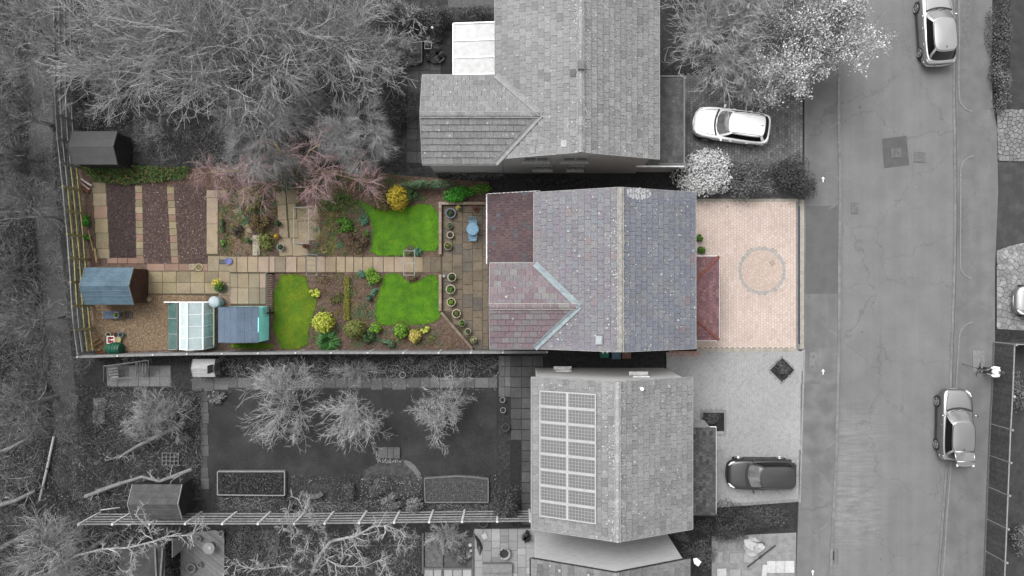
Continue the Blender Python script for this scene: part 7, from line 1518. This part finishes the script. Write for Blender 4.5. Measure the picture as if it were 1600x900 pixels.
ut = sheet('patio', [(640, 92), (705, 68), (708, 118), (662, 118), (662, 262), (640, 262), (632, 200), (640, 130)], .02, gm(48))
for i in range(3):
    for j in range(9): slab(ut, 638 + i * 17 - (3 if j > 4 else 0), 93 + j * 18, 655 + i * 17 - (3 if j > 4 else 0), 111 + j * 18, .045, SLABGD) if not (i == 2 and j > 1) else None
for i in range(3): slab(ut, 583 + i * 15, 190, 598 + i * 15, 212, .05 + .05 * i, SLABGD, th=.14)
sheet('patio', [(700, -40), (780, -40), (780, 12), (700, 12)], .02, gm(110))
# steps, deck, table and patio things at the bottom
dk = thing('timber_deck', 'pale grey timber deck of diagonal boards at the bottom', 'deck', P(315, 870)); DP = wpoly([(284, 832), (352, 826), (352, 915), (284, 915)])
DKM = M('deck_boards', C(128), pal=[(3, C(130)), (3, C(118)), (2, C(140))], fine=16, famt=.2)
for i in range(-12, 34):
    o = i * .145; x0_ = P(284, 0).x; y0_ = P(0, 915).y; q0 = [(x0_ - 3, y0_ + o + 3 * .8 - .07), (x0_ + 5, y0_ + o - 5 * .8 - .07), (x0_ + 5, y0_ + o - 5 * .8 + .068), (x0_ - 3, y0_ + o + 3 * .8 + .068)]
    cl = clip_poly(ccw(q0), ccw(DP))
    if len(cl) > 2 and area(cl) > .01: MB().prism(cl, .1, .15).build('deck_board', DKM, dk)
MB().prism(DP, .02, .095).build('deck_frame', gm(50), dk)
rt = thing('patio_table', 'round pale-topped table on the timber deck', 'table', P(326, 857)); c = P(326, 857, .7)
MB().lathe((c.x, c.y, .66), [(.3, 0), (.33, .01), (.33, .04), (.3, .05)], 22).build('table_top', gm(170), rt); MB().lathe((c.x, c.y, .15), [(.2, 0), (.04, .05), (.04, .5)], 10).build('pedestal', gm(90), rt); MB().lathe((c.x + .08, c.y + .04, .71), [(.08, 0), (.1, .05), (.06, .05)], 12).build('bowl', gm(200), rt)
for i, (px, py, r, lab) in enumerate(((310, 842, 4, 'small pot at the top of the deck'), (345, 834, 4.5, 'pot at the upper right corner of the deck'), (298, 888, 7, 'wide shallow bowl at the bottom of the deck'), (311, 883, 4, 'small pot beside the wide bowl on the deck'))): pot(lab, px, py, r, .25, gm(160), soil=gm(90), seed=100 + i, z0=.15)
fp = thing('fire_pit', 'round pale fire bowl at the head of the patio steps', 'fire pit', P(788, 866)); c = P(788, 866, .4)
MB().lathe((c.x, c.y, .05), [(.12, 0), (.3, .2), (.36, .34), (.34, .36), (.25, .26)], 22, cap=False).build('bowl', gm(190), fp); MB().lathe((c.x, c.y, .22), [(.27, 0), (.27, .02)], 16).build('ash', gm(70), fp)
for k in range(9): MB().lathe((c.x + .3 * math.cos(k * .7), c.y + .3 * math.sin(k * .7), .4), [(.04, 0), (.05, .03), (.02, .05)], 6).build('stone', gm(210 - 12 * (k % 3)), fp)
pz = thing('closed_parasol', 'closed black parasol leaning at the edge of the pale patio', 'parasol', P(747, 842)); b = MB()
b.tube([P(743, 838, 1.0), P(748, 846, 1.5), P(750, 856, 1.9), P(750, 868, 2.1)], [.06, .12, .17, .02], 8); b.build('canopy', BLACK, pz); MB().tube([P(741, 834, .0), P(743, 838, 1.0)], .025, 6).build('pole', gm(60), pz)
hb = thing('stone_tray', 'white tilted paving tray near the closed parasol', 'tray', P(757, 838)); MB().box(P(757, 838, .12), (.3, .3, .05), rz=.5).build('plate', gm(226), hb); MB().box(P(757, 838, .06), (.2, .2, .08), rz=.5).build('foot', gm(150), hb)
for i, (px, py, r, lab) in enumerate(((735, 851, 3, 'white stone in the gravel bed, topmost of three'), (736, 860, 2.6, 'white stone in the gravel bed, middle of three'), (733, 867, 4.5, 'white stone in the gravel bed, largest of three'), (719, 850, 2, 'tiny white stone left of the gravel bed row'), (665, 168, 0, ''))):
    if lab: t = thing('white_stone', lab, 'stone', P(px, py)); c = P(px, py); MB().lathe((c.x, c.y, .02), [(r * S * .5, 0), (r * S, .06), (r * S * .7, .13), (.01, .15)], 9).build('stone', gm(225), t)
# rubble, plank and tile in the yard
rb = thing('rubble_bag', 'crumpled white rubble sack on the slab yard', 'sack', P(1178, 850)); rg = np.random.default_rng(8); b = MB()
prof = [(.48, 0), (.52, .12), (.42, .3), (.2, .36), (.01, .33)]; n = 14; c = P(1175, 852)
vs = [(c.x + r_ * (1.1 + .22 * rg.normal()) * math.cos(2 * math.pi * k / n), c.y + r_ * (.8 + .2 * rg.normal()) * math.sin(2 * math.pi * k / n), z_ + .07 * rg.normal() + .06) for r_, z_ in prof for k in range(n)]
b.add(vs, [(i * n + k, i * n + (k + 1) % n, (i + 1) * n + (k + 1) % n, (i + 1) * n + k) for i in range(len(prof) - 1) for k in range(n)]); b.build('sack', gm(228), rb)
c = P(1187, 848); MB().tube([(c.x - .3, c.y + .1, .3), (c.x, c.y + .16, .36), (c.x + .2, c.y, .25)], .03, 6).build('tie_strap', gm(90), rb)
pk = thing('timber_plank', 'long dark plank lying slantwise on the slab yard', 'timber', P(1190, 868)); MB().bar(P(1168, 886, .12), P(1212, 852, .12), .06, .06).build('plank', gm(84), pk); MB().bar(P(1186, 872.2, .07), P(1190, 868.8, .07), .14, .04).build('bearer', gm(120), pk)
wt_ = thing('white_tile', 'white five-sided offcut lying on the speckled bush bed', 'slab', P(1090, 878)); MB().prism(wpoly([(1083, 873), (1089, 872), (1096, 878), (1091, 885), (1085, 881)], .75), .72, .75).build('slab', WHITE, wt_); MB().box(P(1089, 878, .36), (.2, .2, .7)).build('support', gm(70), wt_)
# wheelie bins between the houses
for px, py, col, lab in ((945, 552, (40, 138, 110), 'green wheelie bin in the gap below the coloured house'), (963, 554, (108, 140, 168), 'blue wheelie bin in the gap below the coloured house'), (979, 553, (150, 112, 100), 'brown wheelie bin in the gap below the coloured house')):
    c = P(px, py, 1.0); t = thing('wheelie_bin', lab, 'bin', (c.x, c.y, 0), 'wheelie bins by the side wall'); mt = M('bin_' + lab.split()[0], C(*col), tuple(v * .8 for v in C(*col)), sc=5, rough=.5)
    mb = MB(); vs = []
    for z, w, l in ((0.04, .36, .42), (.92, .48, .5)): vs += [(-w / 2, -l / 2, z), (w / 2, -l / 2, z), (w / 2, l / 2, z), (-w / 2, l / 2, z)]
    mb.add(vs, [(4, 5, 6, 7), (3, 2, 1, 0)] + [(i, (i + 1) % 4, (i + 1) % 4 + 4, i + 4) for i in range(4)]); mb.build('body', mt, t, local=True)
    mb = MB(); mb.add([(-.26, -.28, .93), (.26, -.28, .93), (.26, .3, .95), (-.26, .3, .95), (-.23, -.24, 1.0), (.23, -.24, 1.0), (.23, .26, 1.03), (-.23, .26, 1.03)], [(4, 5, 6, 7), (0, 1, 5, 4), (1, 2, 6, 5), (2, 3, 7, 6), (3, 0, 4, 7)]); mb.build('lid', mt, t, local=True)
    MB().tube([(-.2, .34, .98), (.2, .34, .98)], .02, 6).build('handle', mt, t, local=True)
    for sx in (-1, 1): MB().tube([(sx * .2, .22, .1), (sx * .25, .22, .1)], .1, 12).build('wheel', BLACK, t, local=True)
    if px == 945:
        for dx in (-.1, .13): MB().box((dx, .05, 1.025), (.11, .1, .012)).build('sticker', WHITE, t, local=True)
tr2 = thing('tree_stump', 'dark round stump beside the left fence above the shed', 'stump', P(131, 148)); c = P(131, 148, .4); MB().lathe((c.x, c.y, 0), [(.34, 0), (.27, .15), (.25, .5)], 14).build('bark', gm(60), tr2); MB().lathe((c.x, c.y, .5), [(.25, 0), (.25, .01)], 14).build('cut_top', gm(88), tr2)
sf = sheet('path', [(207, 170), (232, 170), (230, 255), (208, 255)], .012, M('shed_path', C(92), C(76), sc=2, fine=20, famt=.25))
# ------------------------------------------------------------------ cars
RUB = M('tyre_rubber', (.012, .012, .012), (.02, .02, .02), sc=20, rough=.8); RIM = M('alloy', (.45, .45, .45), rough=.35, metal=.8); LAMP = M('lamp_lens', (.6, .6, .6), (.35, .35, .35), sc=14, rough=.15, spec=.8); TAIL = M('tail_lens', (.12, .12, .12), rough=.2, spec=.6); TRIMB = M('black_trim', (.02, .02, .02), rough=.5)
CGLASS = M('car_glass', (.004, .004, .004), rough=.04, spec=.25); WSGLASS = M('windscreen_glass', (.11, .11, .11), (.07, .07, .07), sc=3, rough=.05, spec=.9)  # WSGLASS: reflected sky is put into its paler base colour
def paint(name, v, coat=.8, metal=0.0, rough=.35): return M(name, (v, v, v), rough=rough, spec=.5, coat=coat, metal=metal)
def interp(xs, ys, x): return float(np.interp(x, xs, ys))
def car(label, px, py, heading, Lc, Wc, Hc, pm, z0=.01, hatch=True, open_tail=False, wag=0.0, plate=True, name='car', rails=False):
    """heading: angle of the car's nose, world radians; px, py: its centre at z = 0.6"""
    c = P(px, py, .6); t = thing(name, label, 'car', (c.x, c.y, z0), rz=heading); h, w = Lc / 2, Wc / 2
    # lower body: lofted sections, rear (-x) to nose (+x)
    X = [-1, -.985, -.95, -.88, -.7, -.4, 0, .3, .55, .75, .88, .95, .985, 1.0]; HW = [.55, .70, .84, .94, .99, 1, 1, 1, .985, .95, .86, .73, .58, .42]
    ZT = [.78, .86, .92, .95, .95, .95, .95, .94, .93, .86, .80, .72, .64, .56]; ZB = [.42, .32, .26, .22, .2, .2, .2, .2, .2, .2, .22, .25, .3, .36]
    rings = []
    for x, hw, zt, zb in zip(X, HW, ZT, ZB):
        zt *= Hc / 1.47; ww = hw * w
        half = [(0, zb), (ww * .86, zb), (ww * .97, zb + .06), (ww, (zb + zt) * .5 - .02), (ww * .985, zt - .16), (ww * .95, zt - .06), (ww * .87, zt - .005), (ww * .6, zt + .018), (0, zt + .026)]
        ring = [(x * h, y, z) for y, z in half] + [(x * h, -y, z) for y, z in half[-2:0:-1]]; rings.append(ring)
    n = len(rings[0]); mb = MB(); vs = [v for r_ in rings for v in r_]
    fs = [(i * n + k, (i + 1) * n + k, (i + 1) * n + (k + 1) % n, i * n + (k + 1) % n) for i in range(len(rings) - 1) for k in range(n)] + [tuple(range(n)), tuple(range((len(rings) - 1) * n + n - 1, (len(rings) - 1) * n - 1, -1))]
    mb.add(vs, fs); body = mb.build('body', pm, t, smooth=True, local=True); md = body.modifiers.new('sub', 'SUBSURF'); md.levels = md.render_levels = 2
    # cabin: two outlines with faces split into glass and pillars
    k_ = Hc / 1.47; zb0, zt0 = .93 * k_, 1.40 * k_; xr0, xf0 = -.93 + .0, .40; xr1, xf1 = (-.70 - wag * .5 if hatch else -.45), .10
    def outline(xr, xf, wr, bowf, bowr, z, taper):
        o = []
        for i in range(9): y = -1 + 2 * i / 8; o.append((xf * h + bowf * (1 - y * y), y * wr * w * taper, z))           # front, right to left
        for i in range(1, 12): f = i / 12; x = xf + (xr - xf) * f; o.append((x * h, wr * w * (taper + (1 - taper) * math.sin(math.pi * min(1, f * 1.15) * .5 if f < .87 else math.pi * .5)) * (1 - .06 * max(0, f - .7) / .3), z))
        for i in range(9): y = 1 - 2 * i / 8; o.append((xr * h - bowr * (1 - y * y), y * wr * w * .94, z))
        for i in range(1, 12): f = 1 - i / 12; x = xf + (xr - xf) * f; o.append((x * h, -wr * w * (taper + (1 - taper) * math.sin(math.pi * min(1, f * 1.15) * .5 if f < .87 else math.pi * .5)) * (1 - .06 * max(0, f - .7) / .3), z))
        return o
    lo = outline(xr0, xf0, .90, .16, .05, zb0, .92); hi = outline(xr1, xf1, .70, .07, .05, zt0, .95); N_ = len(lo)
    for _ in range(3):
        lo, hi = [[tuple(.5 * o[i][q] + .25 * (o[i - 1][q] + o[(i + 1) % N_][q]) for q in range(3)) for i in range(N_)] for o in (lo, hi)]
    levels = [0, .1, .5, .9, 1.0]; rg_ = []
    for f in levels: rg_.append([tuple(lo[i][q] + (hi[i][q] - lo[i][q]) * f + (0 if q != 1 else math.copysign(.03 * math.sin(math.pi * f), lo[i][1])) for q in range(3)) for i in range(N_)])
    zone = {'windscreen': list(range(0, 8)), 'rear_window': list(range(20, 28))}; sides = {0: list(range(9, 19)), 1: list(range(29, 39))}
    def skin(idx, lv): 
        m = MB(); mp = {}; vv = []; ff = []
        def vid(l, i):
            if (l, i) not in mp: mp[(l, i)] = len(vv); vv.append(rg_[l][i])
            return mp[(l, i)]
        for i in idx:
            for l in lv: ff.append((vid(l, i), vid(l, (i + 1) % N_), vid(l + 1, (i + 1) % N_), vid(l + 1, i)))
        m.add(vv, ff); return m
    skin(zone['windscreen'], (1, 2)).build('windscreen', WSGLASS, t, smooth=True, local=True)
    if not open_tail: skin(zone['rear_window'], (1, 2)).build('rear_window', CGLASS, t, smooth=True, local=True)
    for s in (0, 1):
        ids = sides[s]; ids = ids if s == 0 else ids[::-1]; cut = 5
        skin(ids[:cut], (1, 2)).build('side_window', CGLASS, t, smooth=True, local=True); skin(ids[cut + 1 - 1:], (1, 2)).build('side_window', CGLASS, t, smooth=True, local=True)
    rest = [i for i in range(N_) if i not in zone['windscreen'] + zone['rear_window'] + sides[0] + sides[1]]
    m = skin(range(N_), (0, 3)); m2 = skin(rest, (1, 2)); m.add(m2.v, m2.f); m.build('pillar_frame', pm, t, smooth=True, local=True)
    # roof skin
    cx = (xr1 + xf1) / 2 * h; mb = MB(); rr_ = [[(cx + (p[0] - cx) * f, p[1] * f, zt0 + .06 * k_ * (1 - f ** 2.2)) for p in hi] for f in (1, .93, .8, .55, .25)]
    vs = [v for r_ in rr_ for v in r_] + [(cx, 0, zt0 + .06 * k_)]; fs = [(i * N_ + k, i * N_ + (k + 1) % N_, (i + 1) * N_ + (k + 1) % N_, (i + 1) * N_ + k) for i in range(4) for k in range(N_)] + [(4 * N_ + k, 4 * N_ + (k + 1) % N_, 5 * N_) for k in range(N_)]
    mb.add(vs, fs); rf_ = mb.build('roof', pm, t, smooth=True, local=True); MB().bar((xr1 * h + .2, 0, zt0 + .05), (xr1 * h + .08, 0, zt0 + .1), .02, .03).build('aerial', TRIMB, rf_, local=True)
    for s in (0, 1): MB().tube([(p[0], p[1] * 1.012, p[2] + .004) for p in (hi[8:21] if s == 0 else hi[28:40] + hi[:1])], .014, 5).build('roof_seam', TRIMB, rf_, local=True)
    MB().tube([(p[0] - .01, p[1], p[2] + .006) for p in hi[20:29]], .016, 5).build('rear_seal', TRIMB, rf_, local=True)
    if rails:
        for s in (-1, 1): MB().tube([(xf1 * h - .1, s * .6 * w, zt0 + .05), (xr1 * h + .15, s * .6 * w, zt0 + .05)], .018, 6).build('roof_rail', RIM, rf_, local=True)
    # scuttle, wipers
    MB().tube([(xf0 * h + .16 * (1 - (y / (.8 * w)) ** 2) + .02, y, zb0 + .025) for y in np.linspace(-.8 * w, .8 * w, 9)], .05, 6).build('scuttle', TRIMB, t, local=True)
    wp_ = MB(); 
    for y0_, y1_ in ((-.5, .05), (.05, .6)): wp_.tube([(xf0 * h + .12, y0_ * w, zb0 + .05), (xf0 * h - .02, y1_ * w, zb0 + .12)], .01, 4)
    wp_.build('wiper', TRIMB, t, local=True)
    # bonnet shut line and door shut lines
    bl = MB()
    for s in (-1, 1): bl.tube([(.42 * h, s * .80 * w, .965 * k_), (.7 * h, s * .74 * w, .915 * k_), (.9 * h, s * .58 * w, .815 * k_)], .009, 4)
    bl.tube([(.955 * h - .16 * (yy_ / .6) ** 2, yy_ * w, .705 * k_ + .06 * (yy_ / .6) ** 2) for yy_ in np.linspace(-.6, .6, 9)], .014, 5)
    for s in (-1, 1): bl.tube([(-.05 * h, s * .955 * w, .90 * k_), (-.05 * h, s * 1.0 * w, .6), (-.05 * h, s * .99 * w, .3)], .008, 4)
    bl.build('shut_line', TRIMB, body, local=True)
    # lamps
    for s in (-1, 1):
        b = MB(); b.tube([(.80 * h, s * .86 * w, .80 * k_), (.90 * h, s * .75 * w, .76 * k_), (.965 * h, s * .58 * w, .69 * k_)], [.03, .06, .035], 8); b.build('headlight', LAMP, t, smooth=True, local=True)
        b = MB(); b.tube([(-.84 * h, s * .93 * w, .84 * k_), (-.95 * h, s * .82 * w, .83 * k_), (-.99 * h, s * .62 * w, .80 * k_)], [.04, .07, .04], 8); b.build('tail_light', TAIL, t, smooth=True, local=True)
        b = MB(); b.tube([(.30 * h, s * .93 * w, .98 * k_), (.285 * h, s * 1.02 * w, 1.0 * k_), (.27 * h, s * 1.13 * w, 1.0 * k_)], [.03, .06, .055], 8); b.build('wing_mirror', pm, t, smooth=True, local=True)
        for xd in (.08, -.35): MB().bar(((xd - .12) * h, s * 1.0 * w, .78 * k_), ((xd - .05) * h, s * 1.0 * w, .78 * k_), .03, .03).build('door_handle', pm, t, local=True)
        MB().bar((-.5 * h, s * .985 * w, .24), (.5 * h, s * .985 * w, .24), .04, .08).build('sill', TRIMB, t, local=True)
        for xw in (.62, -.60):
            wc = Vector((xw * h, s * (w - .085), .31)); ty = MB(); ty.tube([wc - Vector((0, s * .10, 0)), wc - Vector((0, s * .09, 0)), wc + Vector((0, s * .085, 0)), wc + Vector((0, s * .1, 0))], [.27, .31, .31, .27], 22); wl = ty.build('wheel', RUB, t, local=True)
            rm = MB(); rm.tube([wc + Vector((0, s * .088, 0)), wc + Vector((0, s * .1035, 0))], .075, 10)
            for k in range(5):
                a = k * 2 * math.pi / 5; d_ = Vector((math.cos(a), 0, math.sin(a))); rm.bar(wc + Vector((0, s * .1, 0)) + d_ * .05, wc + Vector((0, s * .1, 0)) + d_ * .215, .012, .055, up=(math.sin(a), 0, -math.cos(a)))
            pts_ = [wc + Vector((.215 * math.cos(q * math.pi / 9), s * .1, .215 * math.sin(q * math.pi / 9))) for q in range(19)]; rm.tube(pts_, .016, 5, cap=False); rm.build('rim', RIM, wl, local=True)
            MB().tube([wc - Vector((0, s * .14, 0)), wc + Vector((0, s * .066, 0))], .355, 22).build('wheel_arch', TRIMB, t, local=True)
    MB().box((.985 * h, 0, .5), (.05, .55 * w, .16)).build('grille', TRIMB, t, local=True)
    b = MB(); b.tube([(.82 * h, -.84 * w, .47), (.935 * h, -.6 * w, .46), (.985 * h, -.3 * w, .45), (1.0 * h, 0, .45), (.985 * h, .3 * w, .45), (.935 * h, .6 * w, .46), (.82 * h, .84 * w, .47)], .055, 8); b.build('front_bumper', pm, t, smooth=True, local=True)
    b = MB(); b.tube([(-.86 * h, -.92 * w, .5), (-.975 * h, -.72 * w, .5), (-1.005 * h, 0, .5), (-.975 * h, .72 * w, .5), (-.86 * h, .92 * w, .5)], .07, 8); b.build('rear_bumper', pm, t, smooth=True, local=True)
    if plate: MB().box((-1.0 * h - .06, 0, .62), (.02, .52, .11)).build('number_plate', gm(215), t, local=True)
    if open_tail:   # raised tailgate
        zt1 = zt0 + .03; ang = .18; tl = MB()
        e = [Vector((xr1 * h + .03, s * .60 * w, zt1)) for s in (-1, 1)]; dx = Vector((-.5, 0, .16)); f_ = [Vector((v.x, v.y * .94, v.z)) + dx for v in e]
        q = [e[0], e[1], f_[1] * 1.0, f_[0] * 1.0]
        fr = MB()
        for a, b2 in ((e[0], f_[0]), (e[1], f_[1]), (e[0], e[1]), (f_[0], f_[1])): fr.tube([a, b2], .045, 8)
        tg_ = fr.build('tailgate', pm, t, smooth=True, local=True); MB().add([v + Vector((0, 0, .012)) for v in q], [(0, 1, 2, 3)]).build('rear_window', WSGLASS, tg_, local=True)
        g2 = [f_[0], f_[1], f_[1] + Vector((-.3, -.06, -.06)), f_[0] + Vector((-.3, .06, -.06))]; mm = MB(); y0_, y1_ = f_[0].y, f_[1].y; xs_ = f_[0].x; zs_ = f_[0].z
        pr_ = [(xs_ + .02, zs_ + .02), (xs_ - .12, zs_ + .03), (xs_ - .26, zs_ - .01), (xs_ - .34, zs_ - .09), (xs_ - .34, zs_ - .16)]; nn_ = 9
        vs_ = [(px_ + (.14 * abs(-1 + 2 * k / (nn_ - 1)) ** 3 if r_ > 1 else 0), y0_ + (y1_ - y0_) * k / (nn_ - 1), pz_) for r_, (px_, pz_) in enumerate(pr_) for k in range(nn_)]
        mm.add(vs_, [(r_ * nn_ + k, r_ * nn_ + k + 1, (r_ + 1) * nn_ + k + 1, (r_ + 1) * nn_ + k) for r_ in range(4) for k in range(nn_ - 1)]); mm.build('tailgate_panel', pm, tg_, smooth=True, local=True)
        for s in (0, 1): MB().box(g2[3 - s] + Vector((.1, (-.0), .01)), (.16, .1, .05)).build('tail_light', LAMP, tg_, local=True)
        MB().box((-.72 * h, 0, .80), (.35 * h, 1.3 * w, .03)).build('boot_floor', TRIMB, t, local=True)
    return t
car('white hatchback parked on the dark block drive', 1142, 197, math.pi - math.radians(7.5), 4.25, 1.82, 1.46, paint('white_car_paint', .66, coat=.4), z0=.088, rails=True, wag=.12)
car('small dark car with a grey roof parked on the pale herringbone drive', 1188, 740, math.pi - math.radians(.5), 3.85, 1.72, 1.5, paint('dark_car_paint', .06, coat=.1, metal=.9, rough=.45), z0=.088, wag=.25)
car('light grey car parked at the top of the right kerb', 1463, 44, math.pi / 2 + math.radians(4), 4.2, 1.8, 1.46, paint('grey_car_paint', .34, coat=.3, metal=.85, rough=.32))
car('silver hatchback with its tailgate raised on the right kerb', 1492, 663, math.pi / 2 + math.radians(-1), 4.0, 1.78, 1.5, paint('silver_car_paint', .30, coat=.2, metal=.95, rough=.33), open_tail=True, plate=False)
car('silver car just cut by the right edge on the crazy paving', 1642, 470, math.pi, 4.2, 1.8, 1.5, paint('edge_car_paint', .25, coat=.4, metal=.8), z0=.085)
# ------------------------------------------------------------------ person with a tripod
pb = P(1533, 577); ps = thing('person', 'person in a white jacket and dark trousers standing by the tripod on the footway', 'person', (pb.x, pb.y, .09), rz=math.pi)
def skin_mesh(name, nodes, edges, mat, parent, sub=2):
    me = bpy.data.meshes.new(name); me.from_pydata([n[0] for n in nodes], edges, []); me.update(); o = bpy.data.objects.new(name, me); COL.objects.link(o); o.parent = parent
    md = o.modifiers.new('skin', 'SKIN'); md.use_smooth_shade = True
    for i, n in enumerate(nodes): r = n[1]; me.skin_vertices[0].data[i].radius = r if hasattr(r, '__len__') else (r, r)
    me.skin_vertices[0].data[0].use_root = True; s_ = o.modifiers.new('sub', 'SUBSURF'); s_.levels = s_.render_levels = sub; me.materials.append(mat); return o
SKINM = M('skin', C(176), C(160), sc=10, rough=.6)
# local frame: +x is the way the person faces (towards the road)
body = [((0, 0, .95), (.13, .16)), ((0, 0, 1.12), (.12, .15)), ((0, 0, 1.32), (.13, .19)), ((0, 0, 1.42), (.09, .14)), ((.01, 0, 1.5), .055), ((.02, 0, 1.57), .07), ((.02, 0, 1.66), .095), ((.02, 0, 1.74), .075),
        ((0, .2, 1.38), .062), ((.06, .25, 1.14), .048), ((.26, .16, 1.06), .038), ((0, -.2, 1.38), .062), ((.06, -.25, 1.14), .048), ((.26, -.16, 1.06), .038),
        ((0, .1, .88), .095), ((.03, .11, .5), .065), ((0, .11, .1), .045), ((.12, .12, .04), .04), ((0, -.1, .88), .095), ((.03, -.11, .5), .065), ((0, -.11, .1), .045), ((.12, -.12, .04), .04)]
ed = [(0, 1), (1, 2), (2, 3), (3, 4), (4, 5), (5, 6), (6, 7), (2, 8), (8, 9), (9, 10), (2, 11), (11, 12), (12, 13), (0, 14), (14, 15), (15, 16), (16, 17), (0, 18), (18, 19), (19, 20), (20, 21)]
bo = skin_mesh('body', body, ed, SKINM, ps)
JK = M('white_jacket', (.72, .72, .72), (.62, .62, .62), sc=8, rough=.8); TRS = M('dark_trousers', (.015, .015, .015), (.025, .025, .025), sc=8, rough=.9)
skin_mesh('jacket', [((0, 0, .92), (.16, .19)), ((0, 0, 1.12), (.15, .18)), ((0, 0, 1.32), (.155, .215)), ((0, 0, 1.44), (.10, .15)), ((0, .21, 1.385), .08), ((.06, .26, 1.14), .065), ((.21, .18, 1.075), .052), ((0, -.21, 1.385), .08), ((.06, -.26, 1.14), .065), ((.21, -.18, 1.075), .052)], [(0, 1), (1, 2), (2, 3), (2, 4), (4, 5), (5, 6), (2, 7), (7, 8), (8, 9)], JK, ps)
skin_mesh('trousers', [((0, 0, .93), (.14, .17)), ((0, .1, .84), .11), ((.03, .11, .5), .082), ((0, .11, .1), .068), ((0, -.1, .84), .11), ((.03, -.11, .5), .082), ((0, -.11, .1), .068)], [(0, 1), (1, 2), (2, 3), (0, 4), (4, 5), (5, 6)], TRS, ps)
hr = MB().lathe((0, 0, 0), [(.115, -.06), (.122, 0), (.11, .06), (.07, .1), (.01, .115)], 16); ho = hr.build('hair', M('dark_hair', (.02, .02, .02), (.035, .035, .035), sc=20, rough=.7), ps, smooth=True, local=True); ho.matrix_basis = Matrix.Translation((-.01, 0, 1.70))
for s in (-1, 1):
    MB().lathe((.105, s * .035, 1.665), [(.004, -.01), (.013, 0), (.004, .01)], 8).build('eye', TRIMB, ps, local=True); MB().lathe((.02, s * .098, 1.65), [(.01, -.03), (.018, 0), (.008, .03)], 8).build('ear', SKINM, ps, local=True)
    hd = [((.26, s * .16, 1.06), .036), ((.33, s * .13, 1.05), (.022, .036)), ((.37, s * .12, 1.05), (.014, .03))]
    skin_mesh('hand', hd, [(0, 1), (1, 2)], SKINM, ps)
    for k in range(4): skin_mesh('finger', [((.36, s * (.095 + .017 * k), 1.05), .0085), ((.40 + .006 * (k in (1, 2)), s * (.095 + .017 * k), 1.04), .008), ((.415 + .006 * (k in (1, 2)), s * (.09 + .016 * k), 1.015), .007)], [(0, 1), (1, 2)], SKINM, ps, 1)
    skin_mesh('thumb', [((.31, s * .10, 1.055), .01), ((.34, s * .075, 1.06), .009), ((.37, s * .07, 1.055), .008)], [(0, 1), (1, 2)], SKINM, ps, 1)
    MB().box((.05, s * .115, .035), (.28, .1, .07)).build('shoe', BLACK, ps, local=True)
MB().lathe((.125, 0, 1.63), [(.006, -.02), (.016, -.012), (.006, .025)], 8).build('nose', SKINM, ps, local=True); MB().box((.112, 0, 1.598), (.012, .045, .01)).build('mouth', gm(110), ps, local=True)
tp_ = thing('tripod', 'black camera tripod with splayed legs in front of the person', 'tripod', P(1521, 575, .09)); ap = P(1529, 576, .62)
for f in ((1503, 568), (1533, 566), (1525, 588)): e = P(*f, .1); MB().tube([ap, ap.lerp(e, .5), e], [.022, .018, .012], 6).build('leg', BLACK, tp_)
MB().tube([ap - Vector((0, 0, .2)), ap + Vector((0, 0, .12))], .022, 8).build('centre_column', BLACK, tp_); MB().box(ap + Vector((0, 0, .16)), (.14, .08, .08)).build('head', BLACK, tp_); MB().tube([ap + Vector((0, 0, .14)), ap + Vector((.22, .03, .1))], .01, 6).build('pan_handle', BLACK, tp_)
